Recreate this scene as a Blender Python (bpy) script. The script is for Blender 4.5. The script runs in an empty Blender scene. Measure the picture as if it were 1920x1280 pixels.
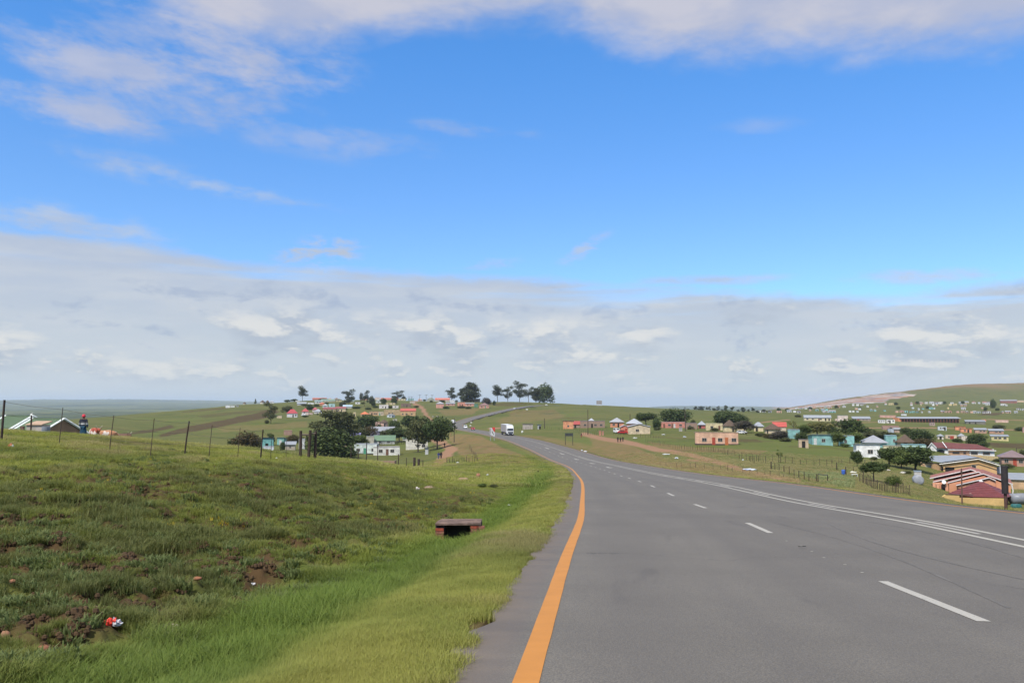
import bpy, math, random
import numpy as np
from math import sin, cos, tan, atan, atan2, radians, pi

# ------------------------------------------------------------------ camera, sky, sun, exposure
scene = bpy.context.scene
C = scene.collection
F = 1550.0                      # focal length in pixels of the 1920-wide photograph
P = atan(115 / F)               # camera tilted up so that the horizon sits at row 755
cam = bpy.data.cameras.new('camera'); cam.sensor_width = 36; cam.lens = 36 * F / 1920
cam.clip_start = 0.05; cam.clip_end = 60000
camo = bpy.data.objects.new('camera', cam); C.objects.link(camo)
camo.location = (0, 0, 0); camo.rotation_euler = (pi / 2 + P, 0, 0)
scene.camera = camo
scene.view_settings.view_transform = 'Standard'; scene.view_settings.look = 'None'
scene.view_settings.exposure = 0.15; scene.view_settings.gamma = 1
scene.view_settings.use_curve_mapping = False
try:
    scene.cycles.volume_bounces = 1; scene.cycles.max_bounces = 6; scene.cycles.transparent_max_bounces = 8
    scene.cycles.volume_step_rate = 5
except Exception: pass

SUN = np.array([-0.32, -0.50, 0.80]); SUN /= np.linalg.norm(SUN)
SEL = math.asin(SUN[2]); SAZ = atan2(SUN[0], SUN[1])
sl = bpy.data.lights.new('sun', 'SUN'); sl.energy = 4.5; sl.angle = radians(0.55); sl.color = (1.0, .955, .88)
so = bpy.data.objects.new('sun', sl); C.objects.link(so)
from mathutils import Vector
so.rotation_euler = Vector(SUN).to_track_quat('Z', 'Y').to_euler()

world = bpy.data.worlds.new('World'); scene.world = world; world.use_nodes = True
def pix_ae(u, v):
    a = atan((u - 960) / F); e = P + atan((640 - v) / math.hypot(F, u - 960) )
    return math.degrees(a), math.degrees(e)
class NT:
    def __init__(s, tree): s.t = tree; s.n = tree.nodes; s.l = tree.links
    def node(s, ty, **kw):
        n = s.n.new(ty)
        for k, v in kw.items(): setattr(n, k, v)
        return n
    def put(s, sock, v):
        if hasattr(v, 'is_output') or isinstance(v, bpy.types.NodeSocket): s.l.new(v, sock)
        else:
            try: sock.default_value = v
            except Exception: sock.default_value = tuple(v) + (1,)
    def m(s, op, a, b=0.0, c=0.0, clamp=False):
        n = s.node('ShaderNodeMath', operation=op); n.use_clamp = clamp
        s.put(n.inputs[0], a); s.put(n.inputs[1], b); s.put(n.inputs[2], c)
        return n.outputs[0]
    def ss(s, v, lo, hi, a=0.0, b=1.0):
        n = s.node('ShaderNodeMapRange', interpolation_type='SMOOTHSTEP')
        s.put(n.inputs[0], v); s.put(n.inputs[1], lo); s.put(n.inputs[2], hi); s.put(n.inputs[3], a); s.put(n.inputs[4], b)
        return n.outputs[0]
    def lin(s, v, lo, hi, a=0.0, b=1.0):
        n = s.node('ShaderNodeMapRange'); s.put(n.inputs[0], v); s.put(n.inputs[1], lo); s.put(n.inputs[2], hi); s.put(n.inputs[3], a); s.put(n.inputs[4], b)
        return n.outputs[0]
    def mix(s, f, a, b, mode='MIX'):
        n = s.node('ShaderNodeMix', data_type='RGBA', blend_type=mode)
        s.put(n.inputs[0], f)
        for i, v in ((6, a), (7, b)):
            if isinstance(v, (tuple, list)): n.inputs[i].default_value = tuple(v)[:3] + (1,)
            else: s.l.new(v, n.inputs[i])
        return n.outputs[2]
    def noise(s, vec, scale, detail=4.0, rough=.55, dist=0.0, col=False):
        n = s.node('ShaderNodeTexNoise'); s.put(n.inputs['Vector'], vec) if vec is not None else None
        n.inputs['Scale'].default_value = scale; n.inputs['Detail'].default_value = detail
        n.inputs['Roughness'].default_value = rough; n.inputs['Distortion'].default_value = dist
        return n.outputs[1 if col else 0]
    def xyz(s, x, y, z=0.0):
        n = s.node('ShaderNodeCombineXYZ'); s.put(n.inputs[0], x); s.put(n.inputs[1], y); s.put(n.inputs[2], z); return n.outputs[0]
    def curve(s, v, pts):
        n = s.node('ShaderNodeFloatCurve'); c = n.mapping.curves[0]
        while len(c.points) < len(pts): c.points.new(.5, .5)
        for p, (x, y) in zip(c.points, pts): p.location = (x, y)
        n.mapping.update(); s.put(n.inputs[1], v); n.inputs[0].default_value = 1
        return n.outputs[0]

def build_sky():
    w = NT(world.node_tree); w.n.clear()
    sky = w.node('ShaderNodeTexSky', sky_type='NISHITA'); sky.sun_disc = False
    sky.sun_elevation = SEL; sky.sun_rotation = SAZ; sky.altitude = 900; sky.air_density = 1.0; sky.dust_density = .35; sky.ozone_density = 2.2
    tc = w.node('ShaderNodeTexCoord'); sep = w.node('ShaderNodeSeparateXYZ'); w.l.new(tc.outputs['Generated'], sep.inputs[0])
    x, y, z = sep.outputs
    A = w.m('MULTIPLY', w.m('ARCTAN2', x, y), 57.2958); E = w.m('MULTIPLY', w.m('ARCSINE', z), 57.2958)
    AE = w.xyz(A, E)
    zz = w.m('ADD', w.m('MAXIMUM', z, 0.0), .06)
    PL = w.xyz(w.m('DIVIDE', x, zz), w.m('DIVIDE', y, zz))
    wob = w.noise(w.xyz(w.m('MULTIPLY', A, .11), w.m('MULTIPLY', E, .28)), 1.0, 7, .6)
    fine = w.noise(w.xyz(w.m('MULTIPLY', A, .5), w.m('MULTIPLY', E, 1.3), 3.1), 1.0, 8, .62, .3)
    # lower cloud bank
    A01 = w.lin(A, -33, 33)
    def edge(pts, lo, hi):
        q = []
        for u, v in pts:
            a, e = pix_ae(u, v); q.append(((a + 33) / 66, (e - lo) / (hi - lo)))
        q = [(0, q[0][1])] + q + [(1, q[-1][1])]
        return w.lin(w.curve(A01, q), 0, 1, lo, hi)
    e1 = edge([(0, 440), (250, 462), (450, 492), (650, 505), (900, 512), (1150, 527), (1400, 548), (1640, 560), (1920, 540)], 0, 15)
    d1 = w.m('SUBTRACT', w.m('ADD', e1, w.m('MULTIPLY', w.m('SUBTRACT', wob, .5), 1.1)), E)
    bank = w.m('MULTIPLY', w.ss(w.m('ADD', d1, w.m('MULTIPLY', w.m('SUBTRACT', fine, .5), .9)), -.25, .85), .97)
    # gaps: streaks of blue in the top of the bank on the left
    gap = w.m('MULTIPLY', w.ss(d1, 2.6, .3), w.ss(w.noise(w.xyz(w.m('MULTIPLY', A, .07), w.m('MULTIPLY', E, .9), 7.0), 1.0, 5, .5), .48, .72))
    bank = w.m('MULTIPLY', bank, w.m('SUBTRACT', 1.0, w.m('MULTIPLY', gap, .75)))
    # top band
    e2 = edge([(0, -190), (180, -60), (330, 60), (470, 105), (560, 112), (700, 78), (880, 60), (1050, 55), (1150, 90), (1330, 120), (1480, 110), (1640, 120), (1920, 118)], 15, 35)
    n2 = w.noise(w.xyz(w.m('MULTIPLY', A, .14), w.m('MULTIPLY', E, .30), 1.3), 1.0, 8, .58, .25)
    d2 = w.m('ADD', w.m('SUBTRACT', E, e2), w.m('MULTIPLY', w.m('SUBTRACT', n2, .5), 3.4))
    top = w.m('MULTIPLY', w.ss(w.m('ADD', d2, w.m('MULTIPLY', w.m('SUBTRACT', fine, .5), 1.5)), -.9, 2.4), .94)
    # wisps
    wis = None
    streak = w.noise(w.xyz(w.m('ADD', w.m('MULTIPLY', A, .20), w.m('MULTIPLY', E, .10)), w.m('MULTIPLY', E, .50), 5.5), 1.0, 9, .62, .1)
    for (u, v, ru, rv, tl, k) in [(95, 215, 200, 44, -.03, .78), (230, 148, 300, 58, -.10, .75), (345, 195, 190, 55, -.06, .68), (430, 100, 220, 80, -.05, .8), (370, 352, 240, 26, -.13, .75), (600, 268, 230, 36, -.05, .38),
                                  (880, 243, 150, 16, -.06, .42), (90, 425, 210, 30, -.06, .8), (595, 476, 85, 30, .12, 1.15), (1095, 466, 52, 20, .55, .7), (910, 497, 75, 14, .1, .6), (1340, 528, 140, 12, .0, .75), (1760, 532, 150, 16, -.03, .8), (1460, 240, 110, 18, 0, .22), (250, 60, 160, 50, -.1, .55)]:
        a, e = pix_ae(u, v); ra = ru / 27.0; re = rv / 27.0
        dx = w.m('SUBTRACT', A, a); dy = w.m('SUBTRACT', w.m('SUBTRACT', E, e), w.m('MULTIPLY', dx, tl))
        r = w.m('SQRT', w.m('ADD', w.m('POWER', w.m('DIVIDE', dx, ra), 2.0), w.m('POWER', w.m('DIVIDE', dy, re), 2.0)))
        q = w.m('ADD', w.m('MULTIPLY', w.m('SUBTRACT', 1.0, r), .62), w.m('MULTIPLY', w.m('SUBTRACT', streak if ru > 90 else fine, .5), 2.6))
        q = w.m('MULTIPLY', w.ss(q, -.1, .85), w.m('MULTIPLY', w.ss(r, 1.35, .55), k))
        wis = q if wis is None else w.m('MAXIMUM', wis, q)
    alpha = w.m('MAXIMUM', w.m('MAXIMUM', bank, top), wis, clamp=True)
    # colours of the clouds
    base = w.mix(w.ss(E, 10, 1.5), (.48, .555, .69), (.585, .645, .695))
    streak2 = w.noise(w.xyz(w.m('MULTIPLY', A, .10), w.m('MULTIPLY', E, .55), 9.0), 1.0, 7, .55, .2)
    base = w.mix(w.m('MULTIPLY', w.ss(streak2, .42, .64), .55), base, (.63, .67, .72))
    dk = w.noise(w.xyz(w.m('MULTIPLY', A, .22), w.m('MULTIPLY', E, .50), 2.0), 1.0, 9, .64, .2)
    dkm = w.m('MULTIPLY', w.m('MULTIPLY', w.ss(dk, .53, .66), w.ss(E, 9.0, 7.0)), w.ss(E, 2.2, 3.6))
    base = w.mix(w.m('MULTIPLY', dkm, .62), base, (.36, .44, .60))
    # puffs: lit tops and greyer bases
    def cn(off): return w.noise(w.xyz(w.m('MULTIPLY', A, .13), w.m('MULTIPLY', w.m('ADD', E, off), .33), 4.4), 1.0, 9, .60, .1)
    c0, c1 = cn(0.0), cn(.9)
    lit = w.ss(w.m('SUBTRACT', c0, c1), -.03, .09)
    pf = w.m('MULTIPLY', w.ss(c0, .47, .64), w.m('MULTIPLY', w.ss(E, 7.5, 5.0), w.ss(E, .6, 1.8)))
    base = w.mix(w.m('MULTIPLY', pf, .9), base, w.mix(lit, (.46, .515, .60), (.78, .775, .75)))
    def cm(off): return w.noise(w.xyz(w.m('MULTIPLY', A, .30), w.m('MULTIPLY', w.m('ADD', E, off), .75), 8.8), 1.0, 9, .60, .1)
    m0, m1 = cm(0.0), cm(.42); lit2 = w.ss(w.m('SUBTRACT', m0, m1), -.02, .10)
    pf2 = w.m('MULTIPLY', w.ss(m0, .50, .62), w.m('MULTIPLY', w.ss(E, 4.6, 2.6), w.ss(E, .3, 1.0)))
    base = w.mix(w.m('MULTIPLY', pf2, .75), base, w.mix(lit2, (.50, .555, .63), (.76, .76, .74)))
    base = w.mix(w.ss(E, 14, 17), base, w.mix(w.ss(n2, .35, .65), (.47, .51, .66), (.60, .60, .68)))
    # the air near the horizon
    air = w.mix(w.m('MULTIPLY', w.ss(E, 2.6, -.4), .75), base, (.56, .64, .72))
    K = 1 / .10 / 2 ** scene.view_settings.exposure
    cloud = w.mix(1.0, air, (K, K, K), 'MULTIPLY')
    tint = w.mix(1.0, sky.outputs[0], w.mix(w.ss(E, 8, 28), (.93, 1.30, 1.70), (.70, 1.50, 2.15)), 'MULTIPLY')
    col = w.mix(alpha, tint, cloud)
    col = w.mix(w.m('MULTIPLY', w.ss(E, .0, -3.0), 1.0), col, tuple(K * c for c in (.16, .19, .12)))
    bg = w.node('ShaderNodeBackground'); w.l.new(col, bg.inputs[0]); bg.inputs[1].default_value = .10
    out = w.node('ShaderNodeOutputWorld'); w.l.new(bg.outputs[0], out.inputs[0])
build_sky()

# ------------------------------------------------------------------ helpers
rng = np.random.default_rng(7); random.seed(7)
def tag(o, label=None, cat=None, group=None, kind=None):
    for k, v in (('label', label), ('category', cat), ('group', group), ('kind', kind)):
        if v: o[k] = v
    return o
def empty(name, loc, rz=0, **kw):
    o = bpy.data.objects.new(name, None); C.objects.link(o); o.location = loc; o.rotation_euler = (0, 0, rz)
    o.empty_display_size = .1
    return tag(o, **kw)
def link(name, me, parent=None, loc=(0, 0, 0), rot=(0, 0, 0), scale=(1, 1, 1)):
    o = bpy.data.objects.new(name, me); C.objects.link(o); o.parent = parent
    o.location = loc; o.rotation_euler = rot; o.scale = scale
    return o
def mesh_np(name, V, Fq, mat=None, smooth=False):
    """V (n,3), Fq (m,k) of one polygon size"""
    me = bpy.data.meshes.new(name); V = np.asarray(V, np.float32); Fq = np.asarray(Fq, np.int32)
    me.vertices.add(len(V)); me.vertices.foreach_set('co', V.ravel())
    k = Fq.shape[1]; me.loops.add(Fq.size); me.loops.foreach_set('vertex_index', Fq.ravel())
    me.polygons.add(len(Fq)); me.polygons.foreach_set('loop_start', np.arange(0, Fq.size, k, dtype=np.int32))
    if smooth: me.polygons.foreach_set('use_smooth', np.ones(len(Fq), bool))
    me.update(calc_edges=True)
    if mat: me.materials.append(mat)
    return me
class MB:
    def __init__(s): s.v = []; s.f = []
    def add(s, vs, fs):
        b = len(s.v); s.v += [tuple(p) for p in vs]; s.f += [tuple(i + b for i in f) for f in fs]; return s
    def box(s, x0, x1, y0, y1, z0, z1):
        return s.add([(x0, y0, z0), (x1, y0, z0), (x1, y1, z0), (x0, y1, z0), (x0, y0, z1), (x1, y0, z1), (x1, y1, z1), (x0, y1, z1)],
                     [(3, 2, 1, 0), (4, 5, 6, 7), (0, 1, 5, 4), (1, 2, 6, 5), (2, 3, 7, 6), (3, 0, 4, 7)])
    def prism(s, poly, y0, y1):            # polygon in xz, extruded along y (counter-clockwise seen from -y)
        n = len(poly); vs = [(x, y0, z) for x, z in poly] + [(x, y1, z) for x, z in poly]
        return s.add(vs, [tuple(range(n)), tuple(range(2 * n - 1, n - 1, -1))] + [(i, i + n, (i + 1) % n + n, (i + 1) % n) for i in range(n)])
    def prismx(s, poly, x0, x1):           # polygon in yz, extruded along x
        n = len(poly); vs = [(x0, y, z) for y, z in poly] + [(x1, y, z) for y, z in poly]
        return s.add(vs, [tuple(range(n - 1, -1, -1)), tuple(range(n, 2 * n))] + [((i + 1) % n, (i + 1) % n + n, i + n, i) for i in range(n)])
    def ring(s, prof, n=12, cx=0, cy=0, sx=1, sy=1):   # lathe of (r, z)
        b = len(s.v)
        for r, z in prof:
            for i in range(n): a = 2 * pi * i / n; s.v.append((cx + r * cos(a) * sx, cy + r * sin(a) * sy, z))
        for j in range(len(prof) - 1):
            for i in range(n): s.f.append((b + j * n + i, b + j * n + (i + 1) % n, b + (j + 1) * n + (i + 1) % n, b + (j + 1) * n + i))
        s.f.append(tuple(b + i for i in range(n - 1, -1, -1))); s.f.append(tuple(b + (len(prof) - 1) * n + i for i in range(n)))
        return s
    def tube(s, pts, rad, n=6):
        b = len(s.v); pts = [Vector(p) for p in pts]
        rad = rad if isinstance(rad, (list, tuple)) else [rad] * len(pts)
        for k, p in enumerate(pts):
            d = (pts[min(k + 1, len(pts) - 1)] - pts[max(k - 1, 0)]).normalized()
            u = d.cross(Vector((0.13, .99, .05)) if abs(d.z) > .7 else Vector((0, 0, 1))).normalized(); w = d.cross(u)
            for i in range(n): a = 2 * pi * i / n; s.v.append(tuple(p + (u * cos(a) + w * sin(a)) * rad[k]))
        for j in range(len(pts) - 1):
            for i in range(n): s.f.append((b + j * n + i, b + j * n + (i + 1) % n, b + (j + 1) * n + (i + 1) % n, b + (j + 1) * n + i))
        s.f.append(tuple(b + i for i in range(n - 1, -1, -1))); s.f.append(tuple(b + (len(pts) - 1) * n + i for i in range(n)))
        return s
    def mesh(s, name, mat, smooth=False):
        me = bpy.data.meshes.new(name); me.from_pydata(s.v, [], s.f); me.materials.append(mat); me.update()
        if smooth:
            me.polygons.foreach_set('use_smooth', [True] * len(me.polygons))
        return me
    def build(s, name, mat, parent=None, smooth=False, **kw): return link(name, s.mesh(name, mat, smooth), parent, **kw)

# ------------------------------------------------------------------ noise in numpy
def h2(ix, iy, seed):
    n = (ix.astype(np.int64) * 374761393 + iy.astype(np.int64) * 668265263 + seed * 1442695041) & 0xffffffff
    n = ((n ^ (n >> 13)) * 1274126177) & 0xffffffff
    return ((n ^ (n >> 16)) & 0xffff) / 65535.0
def vn(x, y, seed=0):
    ix = np.floor(x); iy = np.floor(y); fx = x - ix; fy = y - iy
    fx = fx * fx * (3 - 2 * fx); fy = fy * fy * (3 - 2 * fy)
    a = h2(ix, iy, seed); b = h2(ix + 1, iy, seed); c = h2(ix, iy + 1, seed); d = h2(ix + 1, iy + 1, seed)
    return (a * (1 - fx) + b * fx) * (1 - fy) + (c * (1 - fx) + d * fx) * fy
def fbm(x, y, oct=4, seed=0, g=.5):
    t = 0; amp = 1; tot = 0
    for i in range(oct):
        t = t + amp * vn(x * 2 ** i + 17.3 * i, y * 2 ** i - 9.1 * i, seed + i); tot += amp; amp *= g
    return t / tot
def sst(x, lo, hi):
    t = np.clip((x - lo) / (hi - lo), 0, 1); return t * t * (3 - 2 * t)

# ------------------------------------------------------------------ perspective of the camera
def zv(v, Y): return Y * tan(P + atan((640 - v) / F))
def s_of(u, v): # X / Y of a pixel
    k = (640 - v) / F; th = tan(P + atan(k)); return (u - 960) / F * (cos(P) + th * sin(P))
def proj(X, Y, Z):
    c = Y * cos(P) + Z * sin(P); up = -Y * sin(P) + Z * cos(P)
    return 960 + F * X / c, 640 - F * up / c

# ------------------------------------------------------------------ the road's line (left orange line): u, v, Y
RL = [(-5, None), (0, None), (6, None), (12, None)]
rp = []
for Y, _ in RL: rp.append((-.44 + .1005 * Y, Y, -1.3 - .0755 * Y))
for u, v, Y in [(1087, 977, 19), (1091.5, 940, 29.5), (1092, 907, 48), (1082, 890, 76), (1062, 873, 128), (1028, 860, 175), (1003, 847, 210), (978, 836, 240), (953, 826, 275), (928, 819, 310),
                (887, 810, 385), (862, 805.5, 440), (846, 801.5, 495), (840, 797, 545), (849, 792.5, 590), (866, 786.5, 622), (903, 777, 670), (937, 769.3, 720), (970, 763.3, 775), (990, 760.8, 815), (1012, 759.3, 850), (1045, 759.5, 900), (1100, 763, 960)]:
    z = zv(v, Y); rp.append((s_of(u, v) * Y, Y, z))
rp = np.array(rp)
def catmull(pts, per):
    out = []
    for i in range(len(pts) - 1):
        p0 = pts[max(i - 1, 0)]; p1 = pts[i]; p2 = pts[i + 1]; p3 = pts[min(i + 2, len(pts) - 1)]
        L = np.linalg.norm(p2 - p1); n = max(2, int(L / per(p1[1])))
        d0 = max(np.linalg.norm(p1 - p0), 1e-6) ** .5; d1 = L ** .5; d2 = max(np.linalg.norm(p3 - p2), 1e-6) ** .5
        m1 = (p2 - p1) ; m2 = (p2 - p1)
        if i > 0: m1 = d1 * d1 * ((p1 - p0) / d0 ** 2 * d1 ** 2 + (p2 - p1) / d1 ** 2 * d0 ** 2) / (d0 ** 2 + d1 ** 2)
        if i < len(pts) - 2: m2 = d1 * d1 * ((p2 - p1) / d1 ** 2 * d2 ** 2 + (p3 - p2) / d2 ** 2 * d1 ** 2) / (d1 ** 2 + d2 ** 2)
        for k in range(n):
            t = k / n; t2 = t * t; t3 = t2 * t
            out.append((2 * t3 - 3 * t2 + 1) * p1 + (t3 - 2 * t2 + t) * m1 + (-2 * t3 + 3 * t2) * p2 + (t3 - t2) * m2)
    out.append(pts[-1]); return np.array(out)
R = catmull(rp, lambda y: .6 if y < 60 else 2.0)
for _ in range(30):     # take the kinks out of the far part
    R2 = R.copy(); R2[1:-1] = (R[:-2] + R[1:-1] * 2 + R[2:]) / 4
    wgt = np.clip((R[:, 1] - 15) / 40, 0, 1)[:, None]; R = R * (1 - wgt) + R2 * wgt
RT = np.gradient(R[:, :2], axis=0); RT /= np.linalg.norm(RT, axis=1)[:, None]
RN = np.stack([RT[:, 1], -RT[:, 0]], 1)       # to the right
RS = np.concatenate([[0], np.cumsum(np.linalg.norm(np.diff(R, axis=0), axis=1))])
i0 = np.argmin(abs(R[:, 1])); RS -= RS[i0]     # station 0 beside the camera
WR = np.interp(RS, [200, 380], [12.95, 9.8])   # right asphalt edge, measured from the left line
def road_frame(X, Y):
    X = np.asarray(X, np.float64).ravel(); Y = np.asarray(Y, np.float64).ravel()
    n_ = np.full(len(X), 1e4); t_ = np.zeros(len(X)); z_ = np.zeros(len(X)); w_ = np.full(len(X), 13.)
    Rx = R[:, 0].astype(np.float32); Ry = R[:, 1].astype(np.float32)
    idx = np.where((Y < 1100) & (abs(X) < 400))[0]
    for a in range(0, len(idx), 20000):
        j = idx[a:a + 20000]
        D = (X[j, None].astype(np.float32) - Rx) ** 2 + (Y[j, None].astype(np.float32) - Ry) ** 2
        k = D.argmin(1); dx = X[j] - R[k, 0]; dy = Y[j] - R[k, 1]
        al = dx * RT[k, 0] + dy * RT[k, 1]
        n_[j] = dx * RN[k, 0] + dy * RN[k, 1]
        slope = np.gradient(R[:, 2], RS)
        lim = np.clip(al, -3, 3)
        n_[j] = np.sign(n_[j]) * np.sqrt(np.clip(n_[j] ** 2 + (al - lim) ** 2, 0, None))
        t_[j] = RS[k] + lim; z_[j] = R[k, 2] + lim * slope[k]; w_[j] = WR[k]
    return t_, n_, z_, w_

# ------------------------------------------------------------------ the land: for columns of the view, (distance, row or height)
COL = {
 -500: [(2, -1.9), (15, -1.9), (33, -1.3), (50, -1.2), (75, -3), (110, -5.5), (180, -9), (300, -13), (700, 794), (1500, 800), (2500, 784), (4000, 772), (7000, 762), (10000, 753), (14000, 747.5), (25000, 760)],
 0: [(2, -2.0), (10, -2.2), (20, -2.0), (33, -1.55), (44, -1.48), (60, -2.5), (100, -5.0), (180, -8.7), (300, -13), (600, 802), (1000, 805), (1800, 800), (2500, 783), (4000, 773), (5500, 769), (7000, 764), (9000, 756), (11000, 752), (14000, 747.5), (25000, 760)],
 160: [(2, -2.0), (10, -2.2), (20, -2.1), (36, -1.95), (46, -1.75), (62, -2.9), (110, -6), (180, -9.5), (260, -12.5), (450, 800), (700, 783), (800, 784), (1200, 795), (1800, 795), (2500, 780), (4000, 771), (5500, 767), (7000, 763), (9000, 755), (14000, 748), (25000, 760)],
 300: [(2, -2.0), (10, -2.2), (20, -2.2), (38, -2.45), (50, -2.25), (70, -4), (120, -8), (180, -11.5), (260, -14.3), (400, 818), (600, 793), (820, 771.5), (900, 772), (1300, 788), (2500, 782), (4000, 772), (7000, 763), (9000, 755), (14000, 748.5), (25000, 760)],
 450: [(2, -2.1), (10, -2.3), (20, -2.4), (42, -2.85), (56, -2.95), (80, -5.2), (130, -9.5), (180, -12.5), (260, 838), (400, 815), (500, 796), (700, 774), (930, 757.5), (1050, 760), (1500, 778), (2500, 782), (7000, 763), (14000, 750), (25000, 760)],
 580: [(2, -2.1), (10, -2.4), (20, -2.6), (44, -3.2), (66, 856), (95, -6.8), (150, -12), (220, -15.5), (300, 838), (400, 814), (500, 797), (650, 780), (850, 762), (1050, 749), (1200, 752), (1600, 770), (7000, 765), (14000, 756), (25000, 765)],
 700: [(2, -2.1), (10, -2.5), (20, -2.9), (50, -3.9), (80, 862), (100, -7.6), (150, -12.2), (220, -16.6), (290, 853), (350, 838), (420, 822), (500, 803), (600, 786), (750, 770), (900, 757), (1050, 748.5), (1250, 754), (1600, 770), (25000, 770)],
 800: [(2, -2.1), (10, -2.6), (20, -3.1), (40, -4.2), (70, -5.9), (110, -8.6), (165, 873), (263, 859), (330, 843), (420, 825), (520, 803), (600, 788), (700, 775), (850, 760.5), (1000, 750), (1250, 756), (1600, 770), (25000, 770)],
 860: [(2, -2.1), (10, -2.7), (20, -3.3), (40, -4.6), (70, -6.2), (110, -8.8), (165, 868), (250, 839), (330, 825), (400, 816), (470, 808), (560, 798.5), (640, 787), (700, 778), (800, 768), (900, 757), (960, 752), (1250, 758), (25000, 772)],
 960: [(2, -2.1), (20, -3.3), (40, -4.7), (70, -6.6), (110, -9.3), (160, 858), (220, 844), (290, 826), (380, 812), (480, 801), (570, 791), (640, 783), (720, 772), (790, 764.5), (850, 757), (900, 752), (960, 752.5), (1250, 760), (25000, 772)],
 1020: [(2, -2.1), (20, -3.3), (40, -4.7), (70, -6.8), (120, -9.9), (180, 854), (250, 835), (320, 817), (400, 807), (500, 796), (600, 785), (700, 775), (800, 764.5), (860, 758), (900, 754), (960, 754.5), (1250, 762), (25000, 772)],
 1100: [(2, -2.1), (20, -3.4), (40, -5.0), (70, -7.0), (120, -10.4), (200, 850), (300, 822), (400, 805), (500, 794), (600, 783), (750, 769), (900, 758.0), (1000, 759), (1300, 768), (25000, 772)],
 1250: [(2, -2.2), (20, -3.9), (40, -6.0), (70, -7.8), (110, -9.8), (150, 868), (220, 842), (330, 813), (450, 799), (600, 787), (800, 772), (950, 765.3), (1050, 766.5), (1500, 772), (5000, 775), (9000, 765), (12000, 759.5), (25000, 768)],
 1400: [(2, -2.4), (20, -4.4), (40, -6.6), (70, -8.0), (100, 890), (160, 862), (220, 838), (330, 815), (450, 800), (600, 787), (850, 773.5), (1000, 772.0), (1300, 771), (1700, 774), (5000, 776), (9000, 766), (12000, 761), (25000, 768)],
 1500: [(2, -2.5), (20, -4.8), (40, -6.9), (70, -8.6), (100, 900), (160, 868), (220, 845), (300, 822), (420, 802), (560, 789.5), (700, 782), (1000, 772), (1500, 766), (2000, 762), (2400, 760.5), (3500, 772), (12000, 764), (25000, 768)],
 1600: [(2, -2.6), (20, -5), (40, -7.3), (70, -9.5), (100, 912), (150, 880), (210, 855), (300, 827), (400, 809), (560, 791), (750, 779), (1000, 770), (1400, 762), (1900, 750), (2350, 742.5), (3200, 760), (25000, 770)],
 1700: [(2, -2.8), (20, -5.4), (40, -8), (70, -10.8), (110, 918), (160, 886), (211, 860), (300, 829), (400, 812), (560, 794), (750, 782), (1000, 771), (1350, 760), (1800, 750), (2400, 729.5), (3200, 755), (25000, 770)],
 1800: [(2, -3), (20, -5.8), (40, -8.6), (70, -12), (120, 946), (160, 915), (200, 888), (280, 856), (360, 831), (450, 816), (560, 798), (750, 783), (1000, 771), (1350, 759), (1800, 750), (2500, 717), (3200, 745), (25000, 770)],
 1920: [(2, -3.2), (20, -6.2), (40, -9.2), (70, -12.6), (120, 948), (160, 918), (210, 885), (280, 860), (360, 834), (450, 817), (560, 799), (750, 785), (1000, 771), (1350, 759), (1800, 750), (2600, 714.5), (3200, 740), (25000, 770)],
 2500: [(2, -3.2), (20, -6.2), (40, -9.2), (70, -12.6), (120, 950), (160, 918), (210, 885), (280, 860), (360, 834), (560, 799), (1000, 771), (1800, 750), (2600, 716), (3200, 740), (25000, 770)],
}
LK = np.linspace(math.log(2), math.log(25000), 320); UK = np.arange(-500, 2501, 10.)
cu = sorted(COL); T = []
for u in cu:
    q = [(y, z if z < 300 else zv(z, y)) for y, z in COL[u]]
    T.append(np.interp(np.exp(LK), [a for a, b in q], [b for a, b in q]))
T = np.array(T); TB = np.array([np.interp(UK, cu, T[:, j]) for j in range(len(LK))]).T
def gauss(A, sg, ax):
    k = int(3 * sg) + 1; w = np.exp(-.5 * (np.arange(-k, k + 1) / sg) ** 2); w /= w.sum()
    return np.apply_along_axis(lambda r: np.convolve(np.pad(r, k, mode='edge'), w, 'valid'), ax, A)
TB = gauss(gauss(TB, 2.2, 0), 1.3, 1)
def base_z(X, Y):
    s = X / np.maximum(Y, .5); u = 960 + F * s; l = np.log(np.clip(Y, 2, 25000))
    a = np.clip((u - UK[0]) / 10, 0, len(UK) - 1.001); b = np.clip((l - LK[0]) / (LK[1] - LK[0]), 0, len(LK) - 1.001)
    i = a.astype(int); j = b.astype(int); fa = a - i; fb = b - j
    return (TB[i, j] * (1 - fa) + TB[i + 1, j] * fa) * (1 - fb) + (TB[i, j + 1] * (1 - fa) + TB[i + 1, j + 1] * fa) * fb
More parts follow.
